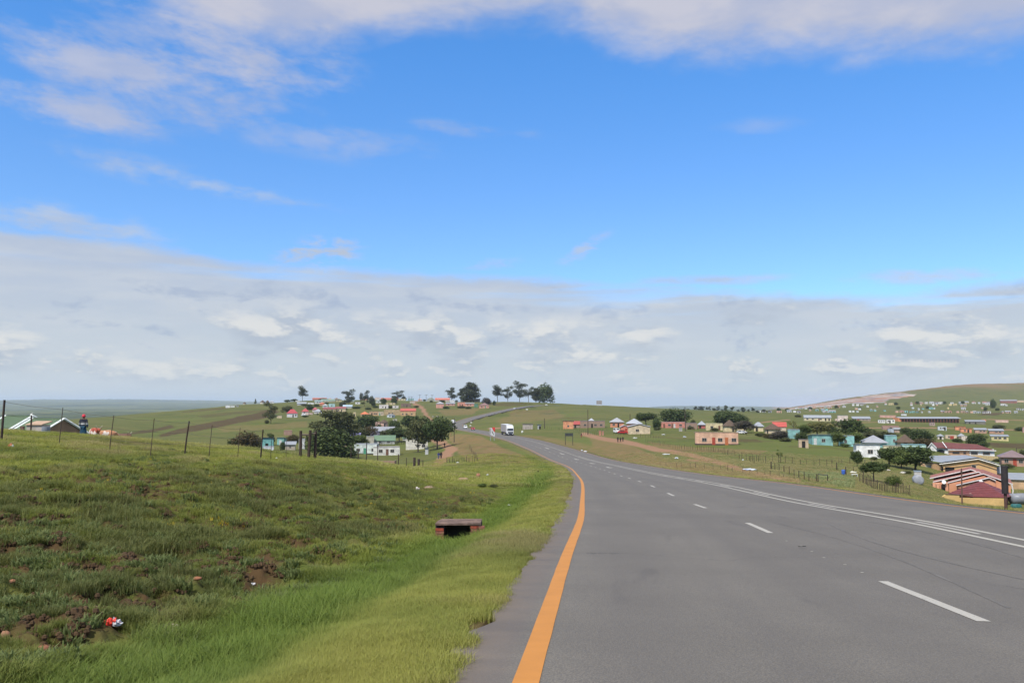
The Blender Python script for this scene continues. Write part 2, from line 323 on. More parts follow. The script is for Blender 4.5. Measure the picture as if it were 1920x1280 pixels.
def ground(X, Y, full=False, fine=True):
    sh = np.shape(X); X = np.asarray(X, float).ravel(); Y = np.asarray(Y, float).ravel()
    zb = base_z(X, Y)
    zb = zb + (fbm(X / 40, Y / 40, 4, 3) - .5) * np.interp(Y, [20, 60, 300, 900, 3000, 12000], [0, .4, .9, 1.2, 5, 14])
    far = sst(Y, 1500, 3500); zb = zb + far * (fbm(X / 900, Y / 1500, 4, 5) - .5) * np.interp(Y, [1500, 6000, 14000], [0, 26, 10]) + (X < 1500) * sst(Y, 8000, 12000) * (1 - sst(Y, 14500, 16000)) * (fbm(X / 1400 + 3, Y / 3500, 4, 6) - .5) * 60
    t, n, zr, w = road_frame(X, Y)
    L = -n - .5; Rr = n - w
    dd = np.interp(t, [0, 5, 14, 22, 30, 45, 80, 150], [.42, .44, .58, .66, .62, .5, .35, .2])
    prof = -np.interp(L, [-1, 0, .35, 1.0, 1.6, 2.3, 2.9, 3.5, 4.8], [.0, .025, .03, .12, .55, .95, 1.0, .9, .7]) * 1.0
    prof = np.where(L > .35, -.03 + (prof + .03) * dd / .95, prof)
    wob = (fbm(X / 6, Y / 6, 3, 31) - .5) * 2.0
    Wl = np.interp(t, [0, 30, 80, 150], [7.5, 8, 9, 8])
    wl = sst(L + wob, 2.9, 2.9 + Wl)
    zl = (zr + prof) * (1 - wl) + zb * wl
    Wr = np.interp(t, [0, 60, 150], [9, 8, 9])
    wr = sst(Rr + wob * .5, .9, .9 + Wr)
    zrr = (zr - np.interp(Rr, [0, 1, 6, 20], [.03, .12, .9, 2.4])) * (1 - wr) + zb * wr
    z = np.where(n < w / 2, zl, zrr)
    inside = (L < 0) & (Rr < 0)
    z = np.where(inside, zr - .12 - .0011 * Y, z)
    if fine:
        # lumps: the rough dark bank, tussocks elsewhere
        bank = sst(L, 2.7, 4.2) * (1 - sst(L, 12, 20)) * (1 - sst(Y, 35, 60))
        near = 1 - sst(Y, 50, 90)
        off = np.clip(L, 0, 1) + np.clip(Rr, 0, 1)
        z = z + near * np.clip(off, 0, 1) * ((fbm(X * 1.3, Y * 1.3, 4, 11, .6) - .5) * (.10 + .44 * bank) + bank * .26 * (fbm(X * 3.6, Y * 3.6, 3, 14) - .5) - bank * .15 * sst(fbm(X * .9 + 5, Y * 2.1, 3, 15), .52, .62))
        z = z + (1 - near) * np.clip(off, 0, 1) * (fbm(X / 5, Y / 5, 3, 12) - .5) * .35 * (Y < 1500)
    z = z - .42 * (1 - sst(abs(X + 1.42), .42, .75)) * sst(Y, 19.9, 21.2) * (1 - sst(Y, 22.7, 23.2))
    if full: return z.reshape(sh), t.reshape(sh), n.reshape(sh), w.reshape(sh)
    return z.reshape(sh)
def gz(x, y): return float(ground(np.array([x]), np.array([y]))[0])
def place(u, v, Y, lo=.8, hi=1.25):
    """the point of the land near distance Y that the pixel sees"""
    Ys = Y * np.exp(np.linspace(math.log(lo), math.log(hi), 41)); s = s_of(u, v)
    Z = ground(s * Ys, Ys, fine=False); _, vv = proj(s * Ys, Ys, Z)
    k = np.argmin(abs(vv - v) + .6 * abs(np.log(Ys / Y))); return float(s * Ys[k]), float(Ys[k]), float(Z[k])

# ------------------------------------------------------------------ materials
MC = {}
def bsdf(name):
    m = bpy.data.materials.new(name); m.use_nodes = True; t = NT(m.node_tree)
    b = t.n.get('Principled BSDF') or t.node('ShaderNodeBsdfPrincipled')
    return m, t, b
def paint(col, rough=.7, var=.12, scale=1.2, metal=0.0, bump=0.0, kind='plain'):
    key = (tuple(col), rough, var, scale, metal, bump, kind)
    if key in MC: return MC[key]
    m, t, b = bsdf(kind + '_paint'); tc = t.node('ShaderNodeTexCoord').outputs['Object']
    oi = t.node('ShaderNodeObjectInfo').outputs['Random']
    n1 = t.noise(tc, scale, 5, .65); n2 = t.noise(tc, scale * 9, 3, .6)
    c = t.mix(t.ss(n1, .35, .7), tuple(x * (1 - var) for x in col), tuple(min(1, x * (1 + var)) for x in col))
    c = t.mix(t.m('MULTIPLY', t.ss(n2, .5, .75), var * 1.5), c, (col[0] * .5, col[1] * .45, col[2] * .4))
    if kind == 'iron':      # corrugated sheet
        wv = t.node('ShaderNodeTexWave', wave_type='BANDS', bands_direction='X'); t.l.new(tc, wv.inputs[0]); wv.inputs['Scale'].default_value = 1.6
        c = t.mix(t.m('MULTIPLY', wv.outputs['Fac'], .30), c, tuple(x * .55 for x in col))
        c = t.mix(t.m('MULTIPLY', t.ss(n1, .55, .8), .35), c, (.22, .13, .08))
    if kind == 'tile':
        wv = t.node('ShaderNodeTexWave', wave_type='BANDS', bands_direction='Z', wave_profile='SAW'); t.l.new(tc, wv.inputs[0]); wv.inputs['Scale'].default_value = 1.9
        c = t.mix(t.m('MULTIPLY', wv.outputs['Fac'], .35), c, tuple(x * .5 for x in col))
    if kind == 'thatch':
        n3 = t.noise(t.xyz(0, 0), 1); mp = t.node('ShaderNodeMapping'); t.l.new(tc, mp.inputs[0]); mp.inputs['Scale'].default_value = (9, 9, 1.2)
        n3 = t.noise(mp.outputs[0], 1.5, 4, .6); c = t.mix(t.m('MULTIPLY', n3, .6), c, tuple(x * .45 for x in col))
    if kind == 'brick':
        br = t.node('ShaderNodeTexBrick'); mp = t.node('ShaderNodeMapping'); t.l.new(tc, mp.inputs[0]); mp.inputs['Rotation'].default_value = (pi / 2, 0, 0)
        t.l.new(mp.outputs[0], br.inputs[0]); br.inputs['Scale'].default_value = 2.2
        br.inputs['Color1'].default_value = tuple(col) + (1,); br.inputs['Color2'].default_value = tuple(x * .7 for x in col) + (1,); br.inputs['Mortar'].default_value = (.28, .25, .22, 1)
        c = t.mix(.7, c, br.outputs[0])
    t.l.new(c, b.inputs['Base Color']); b.inputs['Roughness'].default_value = rough; b.inputs['Metallic'].default_value = metal
    if kind in ('plain', 'brick', 'thatch'): b.inputs['Specular IOR Level'].default_value = .25
    if bump:
        bp = t.node('ShaderNodeBump'); bp.inputs['Strength'].default_value = bump; bp.inputs['Distance'].default_value = .02
        t.l.new(n2, bp.inputs['Height']); t.l.new(bp.outputs[0], b.inputs['Normal'])
    MC[key] = m; return m
def glass(): return paint((.035, .04, .045), .12, .05, 1, 0, 0, 'glass')
WHITE = (.72, .72, .70); CREAM = (.62, .52, .36); PEACH = (.64, .36, .22); TAN = (.50, .33, .18); ORANGE = (.62, .24, .11); PINK = (.60, .25, .20)
TURQ = (.19, .41, .38); MINT = (.48, .62, .54); YELLOW = (.60, .48, .25); SALMON = (.62, .28, .20); BRICK = (.34, .20, .13); RED = (.42, .07, .05); DRED = (.15, .045, .04)
GREY = (.42, .43, .45); SILV2 = (.52, .54, .57); THATCH = (.13, .09, .065); GREEN = (.22, .36, .20); LILAC = (.36, .34, .68); BLUE = (.30, .44, .56); STEEL = (.30, .31, .32); BROWN = (.22, .14, .10)

def ground_material():
    m, t, b = bsdf('veld_ground'); geo = t.node('ShaderNodeNewGeometry').outputs['Position']
    a1 = t.node('ShaderNodeAttribute', attribute_name='mask_a').outputs['Color']; s1 = t.node('ShaderNodeSeparateColor'); t.l.new(a1, s1.inputs[0]); soil, lush, dry = s1.outputs
    a2 = t.node('ShaderNodeAttribute', attribute_name='mask_b').outputs['Color']; s2 = t.node('ShaderNodeSeparateColor'); t.l.new(a2, s2.inputs[0]); track, quarry, farw = s2.outputs
    cd = t.node('ShaderNodeSeparateXYZ'); t.l.new(geo, cd.inputs[0]); Yd = cd.outputs[1]
    nA = t.noise(geo, .035, 6, .6); nB = t.noise(geo, .35, 6, .65); nC = t.noise(geo, 5.0, 6, .7); nD = t.noise(geo, .008, 5, .55)
    g = t.mix(t.ss(nA, .35, .68), (.082, .100, .022), (.130, .128, .036))
    g = t.mix(t.m('MULTIPLY', t.ss(nB, .42, .70), .55), g, (.165, .135, .055))
    g = t.mix(t.m('MULTIPLY', t.ss(nC, .40, .72), .45), g, (.050, .070, .018))
    g = t.mix(t.m('MULTIPLY', lush, .85), g, t.mix(nB, (.085, .112, .022), (.115, .140, .030)))
    g = t.mix(t.m('MULTIPLY', dry, t.m('MAXIMUM', t.ss(nB, .25, .6), t.ss(Yd, 1500, 2000))), g, t.mix(nC, (.22, .135, .068), (.165, .118, .048)))
    sc = t.mix(nC, (.042, .027, .015), (.098, .056, .027))
    g = t.mix(t.m('MULTIPLY', soil, t.ss(t.m('ADD', t.m('MULTIPLY', nC, .6), t.m('MULTIPLY', nB, .4)), .36, .52)), g, sc)
    g = t.mix(track, g, t.mix(nB, (.225, .120, .066), (.30, .185, .11)))
    vq = t.noise(geo, .018, 6, .75); g = t.mix(quarry, g, t.mix(t.ss(vq, .50, .62), t.mix(t.ss(t.noise(geo, .007, 6, .7), .42, .55), (.40, .36, .31), (.30, .15, .09)), (.13, .135, .155)))
    g = t.mix(t.m('MULTIPLY', t.ss(t.noise(geo, .02, 8, .72), .56, .66), t.m('MULTIPLY', t.ss(Yd, 350, 800), t.m('SUBTRACT', .75, quarry))), g, (.045, .065, .022))
    # distance patchwork: fields of other greens on the far slopes
    vo = t.node('ShaderNodeTexVoronoi'); t.l.new(geo, vo.inputs['Vector']); vo.inputs['Scale'].default_value = .0016
    far = t.mix(t.ss(nD, .35, .62), (.065, .088, .03), (.15, .155, .062)); far = t.mix(t.m('MULTIPLY', t.ss(vo.outputs['Distance'], .1, .9), .3), far, (.05, .08, .035))
    far = t.mix(t.m('MULTIPLY', t.ss(t.noise(geo, .0011, 6, .65), .45, .6), .8), far, (.028, .045, .025))
    g = t.mix(farw, g, far)
    t.l.new(g, b.inputs['Base Color']); b.inputs['Roughness'].default_value = .95; b.inputs['Specular IOR Level'].default_value = .1
    bp = t.node('ShaderNodeBump'); bp.inputs['Strength'].default_value = .6; bp.inputs['Distance'].default_value = .06
    t.l.new(t.m('ADD', nC, t.m('MULTIPLY', nB, .8)), bp.inputs['Height']); t.l.new(bp.outputs[0], b.inputs['Normal'])
    return m

def road_material(dark=1.0):
    m, t, b = bsdf('asphalt'); uv = t.node('ShaderNodeUVMap', uv_map='road').outputs[0]   # metres along, metres across
    sp = t.node('ShaderNodeSeparateXYZ'); t.l.new(uv, sp.inputs[0]); al, ac = sp.outputs[0], sp.outputs[1]
    fine = t.noise(uv, 60, 3, .8); grit = t.node('ShaderNodeTexVoronoi'); t.l.new(uv, grit.inputs['Vector']); grit.inputs['Scale'].default_value = 85
    big = t.noise(uv, .35, 6, .6); lng = t.noise(t.xyz(t.m('MULTIPLY', al, .06), t.m('MULTIPLY', ac, 1.6)), 1.0, 6, .6)
    c = t.mix(t.ss(big, .3, .7), (.136, .121, .098), (.176, .158, .129))
    c = t.mix(t.m('MULTIPLY', t.ss(lng, .35, .65), .4), c, (.125, .112, .098))
    c = t.mix(t.m('MULTIPLY', t.ss(fine, .45, .8), .55), c, (.25, .24, .23)); c = t.mix(t.m('MULTIPLY', t.ss(grit.outputs['Distance'], .38, .62), .5), c, (.07, .068, .066))
    # wheel tracks, a little darker and smoother
    wt = None
    for x in (.95, 2.75, 4.75, 6.55, 9.2, 11.2):
        q = t.ss(t.m('ABSOLUTE', t.m('SUBTRACT', ac, x)), .55, .1); wt = q if wt is None else t.m('MAXIMUM', wt, q)
    c = t.mix(t.m('MULTIPLY', wt, .26), c, (.105, .096, .086))
    # oil and rubber smears
    st = t.noise(t.xyz(t.m('MULTIPLY', al, .35), t.m('MULTIPLY', ac, 1.5), 4.0), 1.0, 5, .6, .6)
    c = t.mix(t.m('MULTIPLY', t.ss(st, .60, .74), .45), c, (.085, .078, .072))
    # cracks
    vc = t.node('ShaderNodeTexVoronoi', feature='DISTANCE_TO_EDGE'); t.l.new(t.xyz(t.m('ADD', t.m('MULTIPLY', al, .22), t.m('MULTIPLY', big, .8)), t.m('ADD', t.m('MULTIPLY', ac, .3), big)), vc.inputs['Vector']); vc.inputs['Scale'].default_value = 1.0
    c = t.mix(t.m('MULTIPLY', t.ss(vc.outputs['Distance'], .006, .001), t.m('MULTIPLY', t.ss(t.noise(uv, .12, 3), .52, .6), .55)), c, (.05, .048, .046))
    # the sanded left shoulder
    sh = t.m('MULTIPLY', t.ss(t.m('ADD', ac, t.m('MULTIPLY', t.m('SUBTRACT', t.noise(uv, 1.2, 6, .7), .5), .7)), -.02, -.45), .9)
    c = t.mix(sh, c, t.mix(fine, (.14, .112, .085), (.205, .17, .135)))
    c = t.mix(t.m('MULTIPLY', t.ss(ac, -.1, -.2), .35), c, (.125, .105, .095))
    t.l.new(c, b.inputs['Base Color']); b.inputs['Roughness'].default_value = .82; b.inputs['Specular IOR Level'].default_value = .32
    bp = t.node('ShaderNodeBump'); bp.inputs['Strength'].default_value = .5; bp.inputs['Distance'].default_value = .006
    t.l.new(t.m('ADD', grit.outputs['Distance'], fine), bp.inputs['Height']); t.l.new(bp.outputs[0], b.inputs['Normal'])
    return m
def line_material(col, wear):
    m, t, b = bsdf('line_paint'); uv = t.node('ShaderNodeUVMap', uv_map='road').outputs[0]
    n1 = t.noise(uv, 45, 4, .75); n2 = t.noise(uv, 2.2, 5, .6)
    c = t.mix(t.ss(n2, .3, .7), tuple(x * .88 for x in col), col)
    f = t.m('MULTIPLY', t.ss(t.m('ADD', n1, t.m('MULTIPLY', t.m('SUBTRACT', n2, .5), .5)), .66 - wear, .76 - wear), .75)
    c = t.mix(f, c, (.16, .15, .14)); t.l.new(c, b.inputs['Base Color']); b.inputs['Roughness'].default_value = .65; b.inputs['Specular IOR Level'].default_value = .3
    return m

# ------------------------------------------------------------------ the ground sheet
def spacing(a, b, r):
    n = int(math.log(b / a) / math.log(1 + r)) + 1; return list(np.exp(np.linspace(math.log(a), math.log(b), n, endpoint=False)))
Ys = np.array(spacing(1.2, 3.2, .05) + spacing(3.2, 45, .0085) + spacing(45, 900, .0105) + spacing(900, 3000, .014) + spacing(3000, 25000, .03) + [25000])
Sx = np.concatenate([-np.exp(np.linspace(math.log(4), math.log(.72), 26)), np.linspace(-.70, .70, 540), np.exp(np.linspace(math.log(.72), math.log(4), 26))])
Yg, Sg = np.meshgrid(Ys, Sx, indexing='ij'); Xg = Sg * Yg
Zg, tg, ng, wg = ground(Xg, Yg, full=True)
Lg = -ng - .5; Rg = ng - wg
Ug, Vg = proj(Xg, Yg, Zg)
def pdist(pts):     # distance in view to a polyline laid on the land
    D = np.full(Ug.shape, 1e6)
    for (a, b), (c, d) in zip(pts[:-1], pts[1:]):
        vx, vy = c - a, d - b; tt = np.clip(((Ug - a) * vx + (Vg - b) * vy) / (vx * vx + vy * vy), 0, 1)
        D = np.minimum(D, np.hypot(Ug - a - tt * vx, (Vg - b - tt * vy) * 1.8))
    return D
def inpoly(poly, soft=0):
    r = np.zeros(Ug.shape, bool); n = len(poly)
    for i in range(n):
        (x1, y1), (x2, y2) = poly[i], poly[(i + 1) % n]
        if y1 == y2: continue
        r ^= ((y1 > Vg) != (y2 > Vg)) & (Ug < (x2 - x1) * (Vg - y1) / (y2 - y1) + x1)
    return r.astype(float)
wobu = (fbm(Xg / 9, Yg / 25, 3, 41) - .5)
TRK = np.zeros(Ug.shape)
for pts, hw, y0, y1 in [
    ([(1096, 814), (1112, 818), (1133, 823), (1165, 827), (1190, 832), (1225, 842), (1262, 847), (1300, 854), (1345, 866), (1380, 877), (1410, 886), (1450, 893), (1495, 901)], 7.0, 70, 420),
    ([(1290, 862), (1320, 864), (1352, 867)], 3.5, 70, 300), ([(1240, 843), (1225, 838), (1215, 836)], 3.5, 100, 400),
    ([(818, 874), (828, 862), (838, 852), (846, 842), (838, 836), (828, 830), (818, 824)], 11.0, 120, 420),
    ([(812, 790), (803, 783), (798, 776), (794, 768), (788, 762), (777, 757), (775, 753), (782, 751)], 4.5, 450, 1150),
    ([(1420, 792.5), (1450, 789.5), (1480, 786.5)], 1.6, 350, 900), ([(1620, 802), (1700, 801.5), (1760, 802), (1840, 804), (1920, 806)], 1.5, 300, 800), ([(1850, 786), (1920, 788)], 1.0, 400, 1100),
    ([(918, 803), (946, 802)], 2.2, 300, 620), ([(1660, 790), (1600, 793)], .8, 400, 900)]:
    d = pdist(pts); wpx = hw * (1 + .5 * wobu)
    TRK = np.maximum(TRK, (1 - sst(d, wpx * .75, wpx * 1.15)) * (Yg > y0) * (Yg < y1))
SOIL = np.zeros(Ug.shape); DRY = np.zeros(Ug.shape); QUA = np.zeros(Ug.shape)
Ug0, Vg0 = Ug, Vg; Ug = Ug0 + 18 * (fbm(Xg / 30, Yg / 60, 3, 51) - .5); Vg = Vg0 + 5 * (fbm(Xg / 25, Yg / 90, 3, 52) - .5) * (Yg > 60)
for poly, k, y0, y1 in [([(295, 816), (330, 804), (380, 794), (430, 784), (470, 776), (500, 768), (520, 770), (512, 780), (480, 788), (440, 795), (390, 803), (340, 812), (300, 820)], .95, 250, 900),
    ([(225, 812), (290, 803), (325, 797), (328, 801), (290, 808), (235, 816)], .9, 200, 900), ([(370, 779), (440, 772), (500, 768), (500, 771), (440, 776), (380, 783)], .5, 300, 900),
    ([(340, 772), (420, 764), (430, 766), (345, 774)], .8, 500, 1000), ([(1850, 829), (1925, 830), (1925, 842), (1862, 840)], .95, 250, 800), ([(1535, 791), (1600, 794), (1600, 799), (1545, 799)], .9, 350, 800),
    ([(1840, 774), (1880, 773), (1870, 779), (1835, 779)], .95, 600, 1300), ([(905, 757), (960, 753), (1010, 757), (985, 760), (930, 762)], .6, 700, 1000), ([(1365, 822), (1420, 822), (1430, 828), (1370, 828)], .7, 150, 400), ([(1770, 818), (1850, 818), (1850, 822), (1780, 822)], .6, 300, 700)]:
    SOIL = np.maximum(SOIL, inpoly(poly) * k * (Yg > y0) * (Yg < y1))
for poly, k, y0, y1 in [([(842, 812), (905, 818), (950, 842), (1020, 868), (960, 868), (880, 868), (858, 850)], .95, 120, 460), ([(560, 880), (700, 880), (860, 895), (960, 870), (930, 900), (800, 915), (640, 905)], .6, 30, 170),
    ([(1105, 822), (1160, 830), (1260, 862), (1240, 870), (1160, 850), (1110, 838)], .85, 80, 380), ([(1190, 860), (1330, 872), (1440, 893), (1400, 897), (1250, 878)], .9, 60, 250), ([(1210, 826), (1300, 838), (1440, 845), (1430, 852), (1300, 848), (1225, 838)], .8, 150, 330),
    ([(0, 812), (240, 822), (480, 850), (620, 868), (420, 868), (0, 850)], .55, 28, 80), ([(820, 768), (900, 765), (880, 778), (830, 780)], .7, 500, 900), ([(960, 770), (1040, 768), (1060, 782), (980, 792), (930, 796)], .55, 450, 900),
    ([(400, 800), (580, 790), (580, 800), (420, 810)], .5, 300, 800)]:
    DRY = np.maximum(DRY, inpoly(poly) * k * (Yg > y0) * (Yg < y1))
for pts, hw in (([(1262, 844), (1345, 847), (1440, 853), (1500, 859), (1560, 863), (1625, 869)], 2.6), ([(1230, 818), (1300, 822), (1400, 824), (1450, 826)], 1.6), ([(1480, 836), (1560, 840), (1604, 846)], 2.2), ([(1040, 783), (1140, 786), (1230, 790)], 1.4), ([(1000, 786), (1100, 789), (1200, 792)], 1.0), ([(1450, 877), (1540, 882), (1610, 896)], 1.5), ([(955, 777), (1000, 772), (1040, 770)], 1.2), ([(858, 838), (900, 836), (950, 840)], 1.3), ([(870, 848), (930, 850), (985, 858)], 1.2)):
    d = pdist(pts); SOIL = np.maximum(SOIL, .42 * (1 - sst(d, hw * .5, hw * 1.3)) * (Yg > 90) * (Yg < 900))
QUA = inpoly([(1465, 766), (1520, 758.5), (1560, 752.5), (1595, 748), (1640, 740), (1690, 735.5), (1720, 739.5), (1702, 744), (1668, 748), (1660, 753), (1622, 757), (1596, 755), (1575, 760), (1530, 763), (1475, 768)]) * (Yg > 1200)
Ug, Vg = Ug0, Vg0
bankm = sst(Lg, 2.8, 4.2) * (1 - sst(Lg, 11, 17)) * (1 - sst(Yg, 30, 55)) * (ng < 0)
SOIL = np.maximum(SOIL, np.clip(bankm * sst(fbm(Xg / 1.6, Yg / 3.2, 4, 61), .36, .56) * 1.1, 0, .95))
SOIL = np.maximum(SOIL, .7 * sst(Lg, .35, .0) * (Lg > -1) * (ng < 0)); SOIL = np.maximum(SOIL, .5 * (1 - sst(Rg, 0, .8)) * (ng > 3))
LUSH = np.clip((sst(Lg, 1.2, 2.0) * (1 - sst(Lg, 3.2, 4.4)) * (ng < 0)) * (1 - .5 * sst(Yg, 100, 200)), 0, 1)
LUSH = np.maximum(LUSH, .6 * sst(fbm(Xg / 22, Yg / 40, 3, 71), .52, .7) * (Yg > 60) * (Yg < 700))
LUSH = np.maximum(LUSH, .5 * sst(Rg, 14, 22) * (Yg < 260) * (ng > 0))
DRY = np.maximum(DRY, .75 * sst(Rg, .6, 1.6) * (1 - sst(Rg, 6, 12)) * (ng > 3) * (Yg < 350)); DRY = np.maximum(DRY, .35 * (1 - sst(Lg, 1.0, 2.2)) * (Lg > 0))
HB = sst(Yg, 1900, 2300) * (Ug > 1450); DRY = np.maximum(DRY, HB * np.clip(.35 * sst(fbm(Xg / 90, Yg / 200, 3, 77), .3, .6) + .75 * sst(Yg + 300 * (fbm(Xg / 120, Yg / 200, 3, 78) - .5), 2150, 2450), 0, 1)); DRY = np.clip(DRY, 0, 1)
FARW = sst(Yg, 1800, 2600) * (Ug < 1430)
V = np.stack([Xg.ravel(), Yg.ravel(), Zg.ravel()], 1)
nr, nc = Ug.shape; I = np.arange(nr * nc).reshape(nr, nc)
quads = np.stack([I[:-1, :-1], I[:-1, 1:], I[1:, 1:], I[1:, :-1]], -1).reshape(-1, 4)
def fm(M): return ((M[:-1, :-1] + M[1:, 1:] + M[1:, :-1] + M[:-1, 1:]) / 4).ravel()
MA = np.stack([SOIL, LUSH, DRY, np.ones_like(SOIL)], -1).reshape(-1, 4).astype(np.float32); MBk = np.stack([TRK, QUA, FARW, np.ones_like(SOIL)], -1).reshape(-1, 4).astype(np.float32)
veld = ground_material()
def sheet(name, sel, **kw):
    q = quads[sel]
    if len(q) == 0: return
    used = np.unique(q); mp = np.zeros(len(V), np.int64); mp[used] = np.arange(len(used))
    me = mesh_np(name, V[used], mp[q], veld, True)
    for nm, arr in (('mask_a', MA), ('mask_b', MBk)):
        at = me.attributes.new(nm, 'FLOAT_COLOR', 'POINT'); at.data.foreach_set('color', arr[used].ravel())
    return tag(link(name, me), kind='structure', **kw)
ft, fy, fu, fs, fq = fm(TRK), fm(Yg), fm(Ug), fm(SOIL * (Yg > 90)), fm(QUA)
hid = (fm(((Lg < -.6) & (Rg < -.6)).astype(float)) > .99)
c_track_r = (ft > .5) & (fy < 420) & (fu > 1000); c_track_l = (ft > .5) & (fy < 460) & (fu < 900); c_track_u = (ft > .5) & (fy >= 450) & (fu < 900)
c_q = (fq > .5); c_pl = (fs > .45) & (fu < 640) & ~(ft > .5); far_hill = (fy > 1250) & (fu > 1440) & ~c_q; plains = (fy > 1250) & (fu <= 1440)
rest = ~(c_track_r | c_track_l | c_track_u | c_q | c_pl | far_hill | plains)
sheet('ground', rest, label='rolling green and brown grassland around the road')
sheet('dirt_path', c_track_r, label='red dirt track running past the peach house on the right')
sheet('dirt_path', c_track_l, label='red dirt path with walkers beside the big tree on the left')
sheet('dirt_path', c_track_u, label='red dirt road winding up the village hill')
sheet('quarry', c_q, label='grey and pink stone quarry cut into the far hillside')
sheet('ploughed_field', c_pl, label='red-brown ploughed strips on the left hillside')
sheet('hill', far_hill, label='long grassy hill behind the right-hand village')
sheet('far_hills', plains, label='hazy blue-green hills on the horizon')

# ------------------------------------------------------------------ road and its markings
def strip(name, a, b, s0, s1, mat, dz, parent, rag=0, jit=0, cols=1, skirt=False, taper=None):
    """strip from a to b metres right of the left line, between stations s0 and s1"""
    ss = [s0] + [s for s in RS if s0 + .05 < s < s1 - .05] + [s1]; ss = np.array(ss)
    if rag: ss = np.unique(np.concatenate([ss, np.arange(max(s0, 3), min(s1, 40), .08)]))
    x = np.interp(ss, RS, R[:, 0]); y = np.interp(ss, RS, R[:, 1]); z = np.interp(ss, RS, R[:, 2]); nx = np.interp(ss, RS, RN[:, 0]); ny = np.interp(ss, RS, RN[:, 1])
    fr = np.linspace(0, 1, cols + 1); aa = a(ss) if callable(a) else np.full(len(ss), a, float); bb = b(ss) if callable(b) else np.full(len(ss), b, float)
    vs = []; uvs = []
    for k, f in enumerate(fr):
        o = aa * (1 - f) + bb * f
        if rag and k == 0: o = o + (fbm(ss * 1.1, ss * 0, 4, 91, .65) - .5) * rag * (1 - sst(ss, 40, 120))
        if jit: o = o + (fbm(ss * 9 + k * 50, ss * 0, 3, 92, .7) - .5) * jit
        vs.append(np.stack([x + nx * o, y + ny * o, z + dz + 0 * o], 1)); uvs.append(np.stack([ss, o], 1))
    if skirt:
        e = vs[0].copy(); e[:, 2] -= .5; vs.insert(0, e); uvs.insert(0, uvs[0]); e = vs[-1].copy(); e[:, 2] -= .5; vs.append(e); uvs.append(uvs[-1])
    m = len(ss); Vv = np.stack(vs, 1).reshape(-1, 3); UV = np.stack(uvs, 1).reshape(-1, 2); c = len(vs)
    ii = np.arange(m * c).reshape(m, c); q = np.stack([ii[:-1, :-1], ii[:-1, 1:], ii[1:, 1:], ii[1:, :-1]], -1).reshape(-1, 4)
    me = mesh_np(name, Vv, q, mat); ul = me.uv_layers.new(name='road'); ul.data.foreach_set('uv', UV[q.ravel()].astype(np.float32).ravel())
    return link(name, me, parent)
asph = road_material(); wp = line_material((.42, .395, .33), .06); wp2 = line_material((.42, .395, .34), .10); op = line_material((.50, .21, .038), .02)
SE = RS[-1]
road = strip('road', -.52, lambda s: np.interp(s, RS, WR), RS[0], SE, asph, 0, None, rag=.30, cols=14, skirt=True)
tag(road, 'grey tarred highway curving left down into the valley', kind='structure')
strip('edge_line', -.075, .085, RS[0], SE, op, .004, road, jit=.012)['label'] = 'orange edge line of the near side'
strip('edge_line', lambda s: np.interp(s, RS, WR) - .62, lambda s: np.interp(s, RS, WR) - .50, RS[0], SE, op, .004, road)['label'] = 'orange edge line of the far side'
strip('centre_line', lambda s: np.interp(s, [250, 400], [7.48, 5.0]), lambda s: np.interp(s, [250, 400], [7.61, 5.13]), RS[0], SE, wp, .004, road, jit=.01)
strip('centre_line', 8.08, 8.21, RS[0], 190, wp, .004, road, jit=.01)
for k in range(28):
    s = 7.72 + 9.15 * k
    strip('lane_dash', 3.70, 3.82, s, s + 2.55, wp2, .004, road, jit=.014)
for k in range(8): strip('faded_dash', 7.80, 7.90, 3 + 9.4 * k + 5, 3 + 9.4 * k + 8.2, wp2, .004, road, jit=.02)
for k in range(7):
    s = 10.2 + k * .85; strip('paint_remnant', 3.72 + .03 * (k % 3), 3.76 + .03 * (k % 3), s, s + .05, wp, .004, road)
for s in (118, 145, 172, 200, 228):      # lane arrows
    strip('lane_arrow', 5.5, 5.75, s, s + 5, wp, .004, road)
    strip('lane_arrow', lambda q, s=s: 5.62 - np.interp(q, [s - 2.5, s], [.0, .55]), lambda q, s=s: 5.62 + np.interp(q, [s - 2.5, s], [.0, .55]), s - 2.5, s, wp, .005, road)
skm = paint((.126, .116, .102), .8, .2, 2, kind='rubber')
for a0, s0, L_, wv in ((4.3, 8.5, 11, .5), (5.6, 10.0, 9.5, -.4), (6.6, 12.5, 8, .35), (.12, 38, 9, .1), (.35, 38, 8, .12)):
    strip('tyre_mark', lambda q, a0=a0, s0=s0, L_=L_, wv=wv: a0 + wv * np.sin((q - s0) / L_ * 3), lambda q, a0=a0, s0=s0, L_=L_, wv=wv: a0 + .018 + .03 * vn(q * 2.5, q * 0) + wv * np.sin((q - s0) / L_ * 3), s0, s0 + L_, skm, .003, road, jit=.03)

